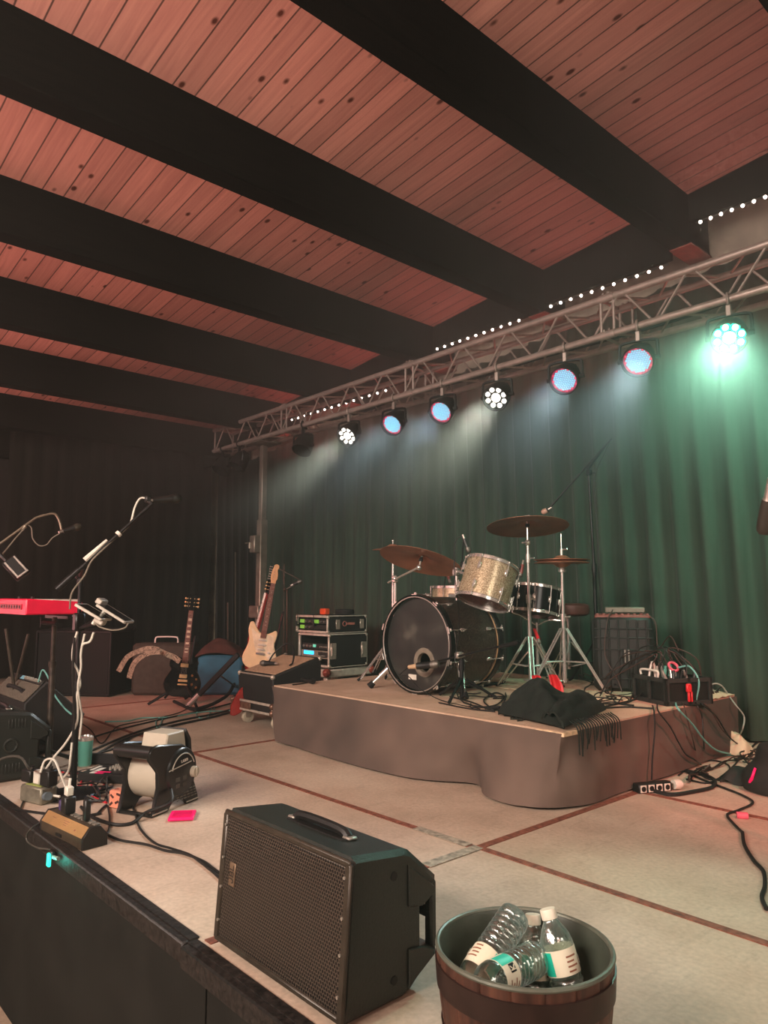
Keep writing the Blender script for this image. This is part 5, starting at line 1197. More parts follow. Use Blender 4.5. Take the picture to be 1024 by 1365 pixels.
tt = thin_stand('dark stand right behind the neck of the cream guitar', 383, 900, 784, 7.3, M_DIMST, (380,786,396,778))
mic('dim microphone pointing right behind the cream guitar', ond(403,774,7.3), ond(391,779,7.3), .022, .012)
# ---------------------------------------------------------------- keyboard corner at the far left
kx1 = -4.33; ky0, ky1 = 1.24, 1.55; kz0, kz1 = .885, .985
M_NRED = mat('keyboard_red', (226,14,62), .4, var=.05, emit=(220,0,50), es=.10)  # slight glow put into the red paint, which gives off no light itself
t = thing('stage_keyboard', 'bright red stage keyboard at the left border, seen from its end', 'keyboard', T(kx1-.5, (ky0+ky1)/2, kz0))
P2x = Matrix(((0,0,1,0),(1,0,0,0),(0,1,0,0),(0,0,0,1)))
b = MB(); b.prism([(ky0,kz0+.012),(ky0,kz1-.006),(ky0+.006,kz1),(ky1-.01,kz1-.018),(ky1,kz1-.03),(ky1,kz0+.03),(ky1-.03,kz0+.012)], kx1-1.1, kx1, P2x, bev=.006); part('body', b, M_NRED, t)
b = MB(); b.box((kx1-.56, ky0-.002, kz0+.055), (.98,.006,.03), bev=.001); rp_ = part('rear_panel', b, mat('keyboard_deep_red', (150,8,40), .45), t)
b = MB()
for i in range(9): b.cyl((kx1-.1-.05*i, ky0-.004, kz0+.055),(kx1-.1-.05*i, ky0-.008, kz0+.055),.009,n=10)
part('sockets', b, M_BLACK, rp_)
b = MB(); b.box((kx1-.55, ky1-.08, kz1-.012), (1.04,.15,.016), RX(0)); part('keys', b, M_WHITEP, t)
b = MB()
for x in (kx1-.2, kx1-.45): b.cyl((x, ky0+.09, kz1-.008),(x, ky0+.09, kz1+.012),.010,n=10)
part('control_knobs', b, M_BLACK, t)
kb = onz(64,1030); t = thing('keyboard_stand', 'black tube stand carrying the red keyboard', 'stand', T(kb.x, kb.y, 0))
kt = ony(73,826,kb.y+.02)
b = MB(); b.cyl((kb.x,kb.y,.01),(kt.x,kt.y,.60),.019,n=12); b.cyl((kt.x,kt.y,.58),(kt.x,kt.y,kz0-.01),.014,n=12); b.cyl((kt.x,kt.y,.585),(kt.x,kt.y,.62),.023,n=12); part('column', b, mat('worn_black_tube', (52,44,36), .45, .4, var=.4, scale=25), t)
b = MB(); b.box((kt.x-.12, kt.y+.06, kz0-.012), (.42,.03,.024), bev=.004); b.cyl((kt.x-.16, kt.y-.02, kz0-.045),(kt.x+.1, kt.y-.02, kz0-.045),.012,n=8); wing(b,(kt.x-.15,kt.y-.03,kz0-.04),.03,(0,0,1)); part('support_arm', b, M_BLACKM, t)
for (dx, dy) in ((-.35,.1),(-.45,-.12),(-.15,.22)): b = MB(); b.cyl((kb.x,kb.y,.12),(kb.x+dx,kb.y+dy,.014),.012,n=8); part('leg', b, M_BLACKM, t)
for (xa, ya, xb, yb, D, lab) in ((8,838,16,896,4.9,'nearer thin black tube leg under the keyboard at the picture border'),(38,845,24,898,5.0,'slanted thin black tube leg under the keyboard, right of the nearer one')):
    p, q = ond(xa,ya,D), ond(xb,yb,D); d = (q-p).normalized(); e = q+d*(q.z-.012)/max(.2, -d.z); b = MB(); b.cyl(p, e, .011, n=8); b.cyl(e-V((0,0,.012)), e+V((0,0,.02)), .02, n=8); obj('tube_stand', b, mat('dim_tube', (64,58,48), .5, .3), None, lab, 'stand')

# main vocal stand
mb_ = onz(97,1060); mt_ = ony(107,776,mb_.y); mt_.x = mt_.x
t = thing('microphone_stand', 'black boom microphone stand wrapped in white cables at the front left', 'stand', T(mb_.x, mb_.y, 0)); mainstand = t
b = MB(); b.cyl((mb_.x,mb_.y,.01),(mb_.x+(mt_.x-mb_.x)*.55,mb_.y,.56),.017,n=12); b.cyl((mb_.x+(mt_.x-mb_.x)*.53,mb_.y,.55),mt_,.010,n=12); b.box((mb_.x+(mt_.x-mb_.x)*.8, mb_.y, .865),(.052,.052,.095),bev=.008); part('pole', b, M_BLACKM, t)
b = MB(); b.lathe([(0,.0),(.125,.0),(.128,.008),(.12,.016),(.03,.024),(.02,.03),(0,.03)], T(mb_.x,mb_.y,.001), n=32); part('base', b, M_BLACKM, t)
ba, bz = ond(76,786,3.50), ond(203,671,3.72)
b = MB(); b.cyl(ba, ba.lerp(bz,.22), .0135, n=10); b.cyl(ba, ba.lerp(bz,.14), .016, n=10); b.cyl(ba.lerp(bz,.2), bz, .008, n=10); part('boom', b, M_BLACKM, t)
pv = ba.lerp(bz,.25); b = MB(); b.cyl(mt_-V((0,0,.02)), mt_+V((0,0,.03)), .016, n=10); b.box(mt_+V((0,0,.04)), (.03,.05,.05), bev=.008); wing(b, mt_+V((.03,-.03,.04)), .022); b.cyl(mt_+V((0,0,.03)), pv, .012, n=8); b.cyl(mt_+V((-.0,-.03,.05)), mt_+V((0,.03,.05)), .016, n=10); part('clutch', b, M_BLACKM, t)
b = MB(); b.cyl(ba.lerp(bz,.3)+V((0,-.01,.012)), ba.lerp(bz,.53)+V((0,-.01,.012)), .014, .007, n=8); b.cyl(ba.lerp(bz,.62),ba.lerp(bz,.645),.016,n=10); part('tape_wrap', b, M_WHITEP, t, 'white tape and cable ties along the boom')
bz2 = ond(197,668,3.74); b = MB(); b.cyl(bz, bz2, .009, n=8); b.box(bz2+V((0,0,.01)), (.03,.03,.035), bev=.006); part('mic_clip', b, M_BLACK, t)
mic('black vocal microphone with a dark mesh head on the boom, front left', ond(242,664,3.86), ond(203,667,3.75), .025, .0135, M_BLACK, headm=mat('dark_mesh', (66,70,68), .35, .8, var=.3, scale=300, bump=.3))
cable('white cable drooping from the vocal microphone to its boom', [ond(201,667,3.745), ond(188,664,3.735), ond(180,676,3.72), ond(174,697,3.69), ond(163,709,3.67)], .005, M_CABLE_W)
cable('grey cable following the microphone boom', [ond(163,709,3.655), ond(140,730,3.60), ond(122,748,3.56), ond(112,768,3.54), ond(96,790,3.52), ond(93,812,3.52)], .004, mat('grey_cable', (120,112,98), .5))
for k, (pts, lab) in enumerate((([(103,842,3.58),(98,860,3.58),(97,880,3.58),(104,895,3.585),(107,912,3.59),(103,925,3.58),(104,945,3.6),(102,965,3.62),(88,990,3.62),(73,1008,3.6),(60,1027,3.58)], 'white cable spiralling down the front left stand to the plug cluster'),
                                 ([(113,845,3.57),(108,870,3.57),(108,890,3.57),(104,915,3.57),(107,940,3.6),(109,955,3.62),(106,985,3.62)], 'white cable straight down the right side of the front left stand'),
                                 ([(96,990,3.58),(94,1010,3.57),(90,1030,3.57),(72,1048,3.55),(64,1058,3.53),(80,1062,3.50)], 'white cable curling to the floor left of the front stand'),
                                 ([(54,1030,3.48),(60,1014,3.5),(72,1013,3.5),(80,1030,3.47),(88,1050,3.46)], 'white cable arching out of the black power adapter'),
                                 ([(125,843,3.56),(120,855,3.56),(112,858,3.565),(109,862,3.57)], 'short white cable from the tablet holder to the stand'))):
    cable(lab, [ond(*p) for p in pts], .0055, M_CABLE_W, None, 6)
cable('black cable hanging down the front left stand', [ond(99,850,3.56), ond(97,900,3.57), ond(99,950,3.6), ond(96,1000,3.6), ond(95,1040,3.58)], .006)
# tablets on their holder
M_TABF = mat('tablet_dark_glass', (30,30,30), .15, var=.05)
def tablet(lab, quad, th=.012):
    p = [V(q) for q in quad]; ux = (p[1]-p[0]); uy = (p[3]-p[0]); n = ux.cross(uy).normalized(); F = frame((p[0]+p[2])/2, n, ux)
    tt = thing('tablet_holder', lab, 'tablet', F)
    b = MB(m=F); b.box((0,0,0), (ux.length, uy.length, th), bev=.004); part('slab', b, M_TABF, tt)
    b = MB(m=F); L_, W_ = ux.length/2, uy.length/2
    for s in (-1,1): b.box((0,s*W_,0),(L_*2,.008,th*1.15),bev=.002); b.box((s*L_,0,0),(.008,W_*2,th*1.15),bev=.002)
    part('rim', b, M_SILVER, tt)
    return tt, F
def quadpx(a, c, D, back): # long edge a->c at depth D, slab going away by vector back
    p, q = ond(*a, D), ond(*c, D); return [p, q, q+back, p+back]
tA, FA = tablet('dark tablet on the front left stand, right one with the bright metal edge', quadpx((131,808),(168,831),3.55, FW*.16-RT*.028-UP*.012))
b = MB(m=FA); b.box((-.09,.0,.015),(.035,.10,.03),bev=.006); b.cyl((-.05,0,-.01),(-.05,0,-.06),.012,n=8); part('holder_clamp', b, M_SILVER, tA)
tB, FB = tablet('dark tablet on the front left stand, left one in front of the red keyboard', quadpx((102,807),(136,827),3.46, FW*.16-RT*.022-UP*.016))
b = MB(m=FB); b.cyl((.03,0,-.01),(.03,.0,-.05),.012,n=8); b.box((.05,0,-.02),(.05,.06,.03),bev=.006); part('holder_clamp', b, M_SILVER, tB)
cable('grey cable bowing under the right tablet', [ond(125,826,3.54), ond(132,835,3.52), ond(150,840,3.52), ond(166,837,3.53), ond(171,831,3.56)], .004, mat('grey_cable', (120,112,98), .5))
b = MB(); b.cyl((mt_.x+.005, mb_.y, .83), FB @ V((.05,0,-.03)), .008, n=8); b.cyl((mt_.x+.005, mb_.y, .83), FA @ V((-.05,0,-.05)), .008, n=8); part('tablet_arm', b, M_BLACKM, mainstand)

# second singer's boom at the left border
s0 = ond(-60,768,4.7); s1 = ond(48,690,5.0)
gb_ = V((s0.x, s0.y, 0)); t = thing('microphone_stand', 'boom stand entering from the left border with a gooseneck end', 'stand', T(*gb_))
b = MB(); b.cyl(gb_+V((0,0,.01)), s0+V((0,0,-.02)), .012, n=10); part('pole', b, M_BLACKM, t)
for i in range(3): a_ = 2*PI*i/3+2.7; b = MB(); b.cyl(gb_+V((0,0,.16)), gb_+V((.24*math.cos(a_),.24*math.sin(a_),.012)), .010, n=6); part('leg', b, M_BLACKM, t)
b = MB(); b.cyl(s0, s1, .008, n=8); b.cyl(ond(28,706,4.95), ond(34,701,4.96), .014, n=8); part('boom', b, mat('worn_steel_boom', (140,130,112), .4, .6), t)
b = MB(); b.tube([s1, ond(62,686,5.03), ond(73,685,5.05), ond(79,694,5.06), ond(82,706,5.06)], .008, 8, 5); part('gooseneck', b, mat('worn_steel_boom', (140,130,112), .4, .6), t)
mic('dim microphone on the gooseneck at the upper left', ond(109,701,5.15), ond(84,708,5.06), .026, .013, M_BLACK, headm=mat('dim_mesh', (74,70,60), .5, .5))
cable('thin grey cable looping under the gooseneck microphone', [ond(80,711,5.06), ond(70,717,5.04), ond(62,726,5.02), ond(52,727,5.0), ond(44,718,4.99), ond(42,704,4.98), ond(38,700,4.97)], .0045, mat('grey_cable', (120,112,98), .5))
cable('grey cable running below the left boom', [ond(-30,770,4.75), ond(0,742,4.83), ond(22,716,4.92), ond(33,704,4.95)], .005, mat('grey_cable', (120,112,98), .5))
mx = ond(22,757,4.6); F = frame(mx, (-FW+UP*.4+RT*.35), RT-UP*1.1)
t = thing('personal_monitor_box', 'small dark box clamped at the left border below the gooseneck boom', 'box', F)
b = MB(m=F); b.box((0,0,0),(.15,.10,.045),bev=.008); part('body', b, M_BLACKM, t)
b = MB(m=F)
for y in (-.032, .032): b.box((0,y,.024),(.13,.012,.008),bev=.002)
b.box((.062,0,.026),(.012,.08,.010),bev=.002); part('rails', b, M_STEEL, t)
b = MB(m=F); b.cyl((0,0,-.02),(-.05,.0,-.12),.012,n=8); b.cyl((-.05,0,-.12),(-.45,-.02,-.16),.012,n=8); part('bracket', b, M_BLACKM, t)

# combo amplifier tilted back behind the left speaker
ax0, ax1 = -5.72, -5.0
t = thing('combo_amplifier', 'speckled carpet-topped combo amplifier leaning back at the left border', 'amplifier', T((ax0+ax1)/2, 1.75, 0))
b = MB(); b.prism([(1.47,.003),(1.455,.325),(1.585,.455),(1.835,.225),(1.76,.003)], ax0, ax1, P2x, bev=.008); part('cabinet', b, M_TOLEX, t)
ang = math.atan2(.13,.13); FA_ = T((ax0+ax1)/2, 1.5175, .3925) @ RX(ang)
b = MB(m=FA_); b.box((0,-.018,.003), (ax1-ax0-.03,.135,.008), bev=.002); part('carpet_cover', b, M_CARPETBOX, t)
b = MB(m=FA_); b.box((0,.070,.004), (ax1-ax0-.03,.034,.008), bev=.002); pn = part('control_panel', b, M_RACKF, t)
for i in range(9): b = MB(m=FA_); b.cyl((.30-i*.036,.070,.007),(.30-i*.036,.070,.024),.010,n=10); part('knob', b, M_SILVER, pn)
b = MB(m=FA_); b.box((-.06,.07,.0095),(.075,.026,.004)); part('blue_screen', b, emat('pale_blue_screen', (120,170,180), .35), pn)
b = MB(m=FA_); b.tube([(.16,-.02,.006),(.12,-.02,.025),(.0,-.02,.032),(-.12,-.02,.025),(-.16,-.02,.006)], .012, 6, 4); b.box((.16,-.02,.009),(.05,.03,.006),bev=.002); part('strap_handle', b, M_RUBBER, t)
cable('teal cable plugged into the combo amplifier and hanging past the stand', [FA_ @ V((.31,.06,.02)), ond(57,893,4.7), ond(66,907,4.6), ond(72,925,4.5), ond(85,943,4.3), ond(95,952,4.15)], .005, M_CABLE_T)

# ---------------------------------------------------------------- blower fan
fp0 = onz(203,1091); fe1 = V((-.42,.907,0)).normalized(); fe2 = V((-.907,-.42,0)).normalized(); FWD = .195
FM = Matrix(((fe1.x,0,-fe2.x,fp0.x),(fe1.y,0,-fe2.y,fp0.y),(0,1,0,.001),(0,0,0,1)))   # local x along the plate, y up, z outwards (towards the viewer side)
t = thing('blower_fan', 'black and grey utility blower fan on the floor at the left', 'fan', T(*(fp0+fe1*.16+fe2*.1)))
M_FANK = mat('fan_black_shell', (26,26,25), .3, var=.08)
plate = [(0,0),(.012,.03),(.035,.12),(.03,.19),(-.03,.255),(-.035,.285),(-.015,.31),(.03,.315),(.20,.29),(.265,.255),(.30,.20),(.305,.13),(.298,.10),(.33,.03),(.335,.0),(.25,.0),(.215,.03),(.175,.038),(.14,.03),(.11,0)]
for k in (0, 1):
    z0 = -FWD*k; b = MB(m=FM); b.prism(plate, z0-.022, z0, bev=.005); pl = part('side_frame', b, M_FANK, t)
    if k == 0:
        b = MB(m=FM); b.lathe([(0,.014),(.098,.012),(.108,.004),(.112,-.002)], T(.195,.165,0), n=40, close=False); dc = part('motor_cover', b, M_FANK, t)
        b = MB(m=FM); b.torus(.083,.003,T(.195,.165,.0135),32,6,.35,PI-.2); b.box((.19,.176,.014),(.165,.004,.004),RZ(.10)); part('grey_trim', b, M_SILVER, dc)
        b = MB(m=FM); b.lathe([(.026,.012),(.026,.030),(.022,.034),(0,.034)], T(.268,.150,0), n=24); b.box((.268,.150,.036),(.007,.04,.006),bev=.002); part('speed_dial', b, M_GREYP, dc)
        b = MB(m=FM); text(b, 'LASKO', .011, .0022, T(.178,.208,.0135) @ RZ(.06), .0015); part('lettering', b, M_WHITEP, dc)
        b = MB(m=FM)
        for i in range(2):
            for j in range(2): b.box((.155+i*.05,.135-j*.03,.0135),(.03,.018,.002)); 
        part('outlet_marks', b, mat('fan_grey_mark', (70,68,62), .5), dc)
        b = MB(m=FM)
        for i in range(4):
            for j in range(6): b.box((.165+j*.026+.004*i,.072-i*.013,.001),(.019,.005,.003),bev=.001)
        part('vent_slots', b, mat('fan_vent', (112,106,94), .5), pl)
b = MB(m=FM); b.cyl((.165,.16,-.024),(.165,.16,-FWD+.002),.118,n=40); part('blower_drum', b, M_GREYP, t)
b = MB(m=FM); b.prism([(.10,.20),(.13,.345),(.255,.345),(.285,.19)], -FWD+.012, -.034, bev=.006); nz_ = part('outlet_nozzle', b, M_GREYP, t)
b = MB(m=FM); b.prism([(.255,.335),(.262,.352),(.30,.30),(.312,.22),(.30,.20),(.285,.29)], -FWD+.006, -.028, bev=.003); part('nozzle_grille', b, M_BLACK, nz_)
b = MB(m=FM); b.cyl((-.005,.285,-.004),(-.005,.285,-FWD-.018),.030,n=20); part('handle', b, M_FANK, t)
b = MB(m=FM); b.box((.004,.008,-FWD/2),(.02,.016,FWD),bev=.004); part('front_bar', b, M_FANK, t)
b = MB(m=FM); b.box((.05,.012,.002),(.10,.006,.003)); b.box((.285,.012,.002),(.09,.006,.003)); part('foot_trim', b, M_SILVER, t)
cable('thick black power cord curving from the blower fan', [FM @ V((.11,.10,.012)), FM @ V((.06,.06,.05)), onz(195,1092)+V((0,0,.03)), onz(175,1100)+V((0,0,.008)), onz(150,1101)+V((0,0,.008)), onz(120,1090)+V((0,0,.008)), onz(108,1078)+V((0,0,.008))], .0075)
pc = onz(243,1090); PF = frame((pc.x,pc.y,.004),(0,0,1),(.55,.83,0))
t = thing('plastic_card_frame', 'hot pink plastic card case lying in front of the blower fan', 'case', PF)
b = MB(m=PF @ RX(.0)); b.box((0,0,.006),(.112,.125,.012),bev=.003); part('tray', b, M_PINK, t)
b = MB(m=PF); b.box((0,0,.0125),(.082,.09,.003)); part('inner_panel', b, mat('deep_pink', (214,0,84), .45, emit=(200,0,70), es=.05), t)  # inner panel gets the same added glow, weaker

# ---------------------------------------------------------------- small gear on the floor at the front left
gA, gB = onz(53,1107), onz(110,1135); gx = (gB-gA).normalized(); gy = V((-gx.y, gx.x, 0)); GL = (gB-gA).length
GF = Matrix(((gx.x,gy.x,0,gA.x),(gx.y,gy.y,0,gA.y),(0,0,1,.001),(0,0,0,1)))
GP = GF @ Matrix(((0,0,1,0),(1,0,0,0),(0,1,0,0),(0,0,0,1)))
t = thing('power_bar', 'gold-topped metal bar with black angled ends on the front stage edge', 'power bar', GF)
hexp = [(0,0),(0,.042),(.030,.080),(.070,.080),(.102,.042),(.102,0)]
b = MB(m=GP); b.prism(hexp, .012, GL-.012); part('body', b, mat('bar_grey_metal', (88,76,62), .4, .5), t)
b = MB(m=GP)
for (z0, z1) in ((0,.012),(GL-.012,GL)): b.prism([(p[0]*1.04-.002, p[1]*1.03) for p in hexp], z0, z1, bev=.002)
part('end_caps', b, mat('bar_black_end', (30,29,27), .4), t)
b = MB(m=GF); sl_ = math.atan2(.038,.030); b.box((GL/2,0,0),(GL-.026,.047,.002), T(0,.0145,.0618) @ RX(sl_)); gp = part('gold_panel', b, mat('gold_panel', (206,164,112), .35, .6, var=.08, scale=8), t)
b = MB(m=GF @ T(0,.0145,.0632) @ RX(sl_))
for i in range(3): b.box((GL*.52, .010-i*.008, 0),(.05-.012*i,.0022,.0006))
b.box((GL*.76,-.008,0),(.012,.006,.0006)); b.box((GL*.24,.006,0),(.03,.002,.0006)); part('panel_print', b, M_PRINT, gp)
b = MB(m=GF); b.box((GL*.46,-.001,.018),(.05,.003,.012)); part('front_plate', b, M_BLACK, t)
b = MB(m=GF)
for i in range(7): b.box((GL*.45+i*.032,.062,.084),(.024,.024,.008),bev=.002)
part('sockets', b, mat('grey_socket', (104,98,88), .5), t)
# plugs in the bar
for (u, m_, h_, lab, nm) in ((.16,mat('violet_plug',(66,52,92),.5),.045,'dark violet plug in the gold-topped bar','power_plug'),(.30,M_BLACK,.07,'black adapter with a white plug stacked on top, in the gold-topped bar','power_adapter'),(.72,M_BLACK,.085,'tall thin black plug at the right of the gold-topped bar','power_plug')):
    q = GF @ V((GL*u+.03,.050,.0885)); tt = thing(nm, lab, 'plug', T(*q))
    w_ = .052 if nm == 'power_adapter' else .028
    b = MB(m=T(*q)); b.box((0,0,h_/2),(w_,w_*.9,h_),bev=.005); part('body', b, m_, tt)
    if nm == 'power_adapter':
        b = MB(m=T(*q)); b.box((0,0,h_+.02),(.036,.03,.04),bev=.005); b.cyl((0,0,h_+.03),(-.02,.01,h_+.065),.006,n=8); part('stacked_plug', b, M_WHITEP, tt)
jb = onz(42,1070); t = thing('outlet_box', 'grey metal outlet box full of plugs at the front left edge', 'outlet box', T(jb.x, jb.y+.03, 0))
JM = T(jb.x, jb.y+.03, .001) @ RZ(.3)
b = MB(m=JM); b.box((0,0,.04),(.17,.09,.08),bev=.008); part('box', b, mat('galvanised_box', (136,132,116), .45, .5, var=.2), t)
b = MB(m=JM); b.cyl((.085,-.02,.04),(.115,-.025,.045),.020,n=12); part('cable_gland', b, mat('blue_grey_gland', (92,104,110), .5), t)
b = MB(m=JM); b.box((0,0,.0815),(.12,.06,.004)); part('outlet_face', b, mat('yellow_green_face', (150,160,90), .5), t)
for dx, m_, sz, lab in ((-.075,M_BLACK,(.075,.05,.06),'black power adapter at the left on the grey outlet box'),(.005,M_WHITEP,(.05,.045,.065),'cream plug in the middle of the grey outlet box'),(.075,M_BLACK,(.07,.055,.075),'black power adapter with a white lead, right on the grey outlet box')):
    q = JM @ V((dx,0,.0845)); b = MB(m=T(*q) @ RZ(.3)); b.box((0,0,sz[2]/2),sz,bev=.006); b.cyl((sz[0]*.2,0,sz[2]),(sz[0]*.25,.0,sz[2]+.018),.007,n=8); obj('power_adapter', b, m_, None, lab, 'plug')
cable('grey cable arching from the left border down to the outlet box', [ond(-12,1018,3.6), ond(10,1009,3.55), ond(28,1010,3.5), ond(38,1024,3.48), JM @ V((-.06,.0,.15))], .006, mat('dark_grey_cable', (70,68,62), .5))
# mixer, patterned box, tumbler
mp_ = onz(150,1040); MF = frame((mp_.x-.03,mp_.y+.02,.002),(0,0,1),(.78,.62,0))
t = thing('audio_mixer', 'small black mixer with pink markings behind the blower fan', 'mixer', MF)
b = MB(m=MF); b.prism([(-.15,-.11),(.15,-.11),(.15,.11),(-.15,.11)], 0, .045, bev=.004); part('case', b, M_BLACK, t)
for i in range(6):
    for j in range(4): b = MB(m=MF); b.cyl((-.02+i*.028,.085-j*.03,.045),(-.02+i*.028,.085-j*.03,.062),.008,.006,n=8); part('knob', b, M_SILVER, t)
b = MB(m=MF); b.box((-.08,-.03,.0455),(.03,.12,.002)); b.box((-.12,.02,.0455),(.02,.1,.002)); part('white_panels', b, M_WHITEP, t)
b = MB(m=MF); b.box((-.04,-.055,.0455),(.10,.012,.002)); b.box((-.04,-.085,.0455),(.05,.012,.002)); part('pink_marks', b, M_PINK, t)
mq = onz(140,1024); b = MB(m=frame((mq.x-.05,mq.y+.08,.0),(0,0,1),(.8,.6,0))); b.box((0,0,.03),(.36,.05,.06),bev=.01); obj('equipment_case', b, M_RUBBER, None, 'long black bar-shaped case behind the small mixer', 'case')
sb0 = onz(153,1078); SF = frame((sb0.x,sb0.y+.03,.001),(0,0,1),(.9,.42,0))
t = thing('patterned_box', 'small salmon box with dark leaf-like spots beside the fan', 'box', SF)
b = MB(m=SF); b.box((0,0,.04),(.10,.06,.08),bev=.005); part('body', b, mat('salmon_card', (222,140,112), .6, var=.08), t)
b = MB(m=SF); random.seed(11)
for (x, z, a_) in ((-.03,.055,.6),(.0,.03,-.5),(.03,.06,.7),(.035,.022,.4),(-.035,.02,-.7),(.008,.066,.2)): b.box((0,0,0),(.024,.002,.011),T(x,-.0305,z) @ RY(a_),bev=.0009)
for (x, y, a_) in ((-.03,.0,.5),(.01,.015,-.4),(.03,-.01,.8)): b.box((0,0,0),(.022,.010,.002),T(x,y,.0805) @ RZ(a_),bev=.0009)
part('leaf_spots', b, mat('dark_spots', (66,36,30), .6), t)
tb = onz(111,1021); t = thing('tumbler', 'teal insulated tumbler with a silver rim standing behind the front stand', 'tumbler', T(tb.x+.02,tb.y,0))
b = MB(m=T(tb.x+.02,tb.y,.001)); b.lathe([(0,0),(.034,0),(.037,.006),(.043,.15),(.043,.155)], n=32, close=False); part('body', b, M_TEAL, t)
b = MB(m=T(tb.x+.02,tb.y,.001)); b.lathe([(.044,.150),(.0445,.170),(.036,.176),(.034,.168),(0,.168)], n=32, close=False); part('lid', b, M_CHROME, t)
b = MB(m=T(tb.x+.02,tb.y,.001)); b.lathe([(.0345,-.0),(.0375,.008)], n=32, close=False); part('base_ring', b, M_CHROME, t)
# little green work light under the stage lip
gl = ony(70,1143,1.045); t = thing('clip_light', 'small glowing teal light hanging on a wire under the stage lip', 'light', T(*gl))
b = MB(); b.box(gl+V((-.015,0,.01)), (.05,.018,.03), bev=.004); part('socket', b, M_BLACK, t)
b = MB(); b.box(gl+V((-.005,-.012,-.008)), (.022,.012,.05), bev=.003); part('glow_block', b, emat('teal_glow', (40,230,190), 2.2), t)
b = MB(); b.cyl(gl+V((.01,.0,.004)), gl+V((.055,.004,.008)), .008, n=10); part('bulb_tube', b, mat('clear_bulb', (190,200,190), .15, trans=.6), t)
lt_ = bpy.data.lights.new('teal_glow_light', 'POINT'); lt_.energy = .25; lt_.color = (.1,1,.75); lt_.shadow_soft_size = .02; lo = bpy.data.objects.new('teal_glow_light', lt_); C.objects.link(lo); lo.location = gl+V((.03,-.03,.0))
cable('thin wire looping over the stage lip to the teal light', [onz(52,1100)+V((0,0,.01)), ony(43,1103,1.05), ony(36,1112,1.04), ony(37,1122,1.04), ony(50,1130,1.04), ony(64,1132,1.04), gl+V((-.02,0,.022))], .0035, mat('dark_grey_cable', (70,68,62), .5))

# ---------------------------------------------------------------- right side of the riser
M_SKB = mat('ribbed_black_case', (26,28,26), .5, var=.12)
rcx = ony(830,905,4.62); CF = frame((rcx.x, rcx.y+.02, RZT+.002), (0,0,1), (.85,.52,0))
t = thing('rack_case', 'tall ribbed black plastic case standing at the right rear of the riser', 'rack case', CF)
b = MB(m=CF); b.box((0,0,.255),(.385,.34,.51),bev=.03); part('shell', b, M_SKB, t)
b = MB(m=CF)
for x in (-.15,-.09,-.03,.03,.09,.15): b.box((x,-.171,.25),(.012,.014,.46),bev=.004)
for x in (-.1,0,.1): b.box((.194,x,.25),(.012,.012,.44),bev=.004); b.box((-.194,x,.25),(.012,.012,.44),bev=.004)
for z in (.09,.28,.36,.42): b.box((0,-.172,z),(.37,.012,.010),bev=.003)
part('ribs', b, M_SKB, t)
b = MB(m=CF); b.box((.02,-.180,.24),(.055,.012,.10),bev=.004); lc = part('latch', b, M_BLACK, t)
b = MB(m=CF)
for x in (.008,.032): b.box((x,-.188,.24),(.009,.006,.085),bev=.002)
part('latch_tabs', b, M_STEEL, lc)
b = MB(m=CF); b.box((0,0,.500),(.36,.31,.03),bev=.01); 
for i in range(9): b.box((-.16+i*.04,-.14,.515),(.02,.02,.014),bev=.003)
part('lid_rim', b, mat('reddish_lit_rim', (120,72,64), .5), t)
b = MB(m=CF @ T(.02,.02,.5235)); b.box((0,0,.02),(.26,.2,.036),bev=.005); 
tt = obj('wireless_receiver', b, mat('grey_box_top', (120,116,104), .4, .3), None, 'flat grey unit lying on the tall ribbed case', 'receiver')
cable('cable hanging down the right of the tall ribbed case', [CF @ V((.12,-.12,.53)), CF @ V((.205,-.16,.47)), CF @ V((.215,-.21,.30)), ony(893,848,4.35), ony(905,868,4.25)], .004, M_CABLE_B)
cable('cable hanging across the front of the tall ribbed case', [CF @ V((-.06,-.14,.545)), CF @ V((-.10,-.20,.46)), CF @ V((-.12,-.20,.25)), CF @ V((-.05,-.22,.1)), CF @ V((-.02,-.24,.012))], .004, M_CABLE_B)
# crate with the stage box
kc = onz(889,942,RZT); KF = frame((kc.x,kc.y,RZT+.002),(0,0,1),(.62,.78,0))   # x along the right face, y along the left face
kc_u = V((.30,.95,0)).normalized(); kl = V((-.85,.52,0)).normalized()
KF = Matrix(((kc_u.x,kl.x,0,kc.x),(kc_u.y,kl.y,0,kc.y),(0,0,1,RZT+.002),(0,0,0,1)))
t = thing('stage_box_crate', 'black crate holding patch gear and cables on the right edge of the riser', 'crate', KF)
KX, KY, KH = .33, .32, .155
b = MB(m=KF)
for z in (.012, KH-.012):
    for y in (.006, KY-.006): b.box((KX/2,y,z),(KX,.012,.024))
    for x in (.006, KX-.006): b.box((x,KY/2,z),(.012,KY,.024))
for x in (.012, KX/2, KX-.012):
    for y in (.006, KY-.006): b.box((x,y,KH/2),(.024,.012,KH))
for y in (.012, KY/2, KY-.012):
    for x in (.006, KX-.006): b.box((x,y,KH/2),(.012,.024,KH))
b.box((KX/2,KY/2,.006),(KX-.02,KY-.02,.010)); part('frame', b, mat('grey_black_crate', (44,44,42), .5, var=.12), t)
b = MB(m=KF); b.box((KX/2,KY/2,KH/2),(KX-.03,KY-.03,KH-.03)); part('inner_box', b, M_BLACK, t)
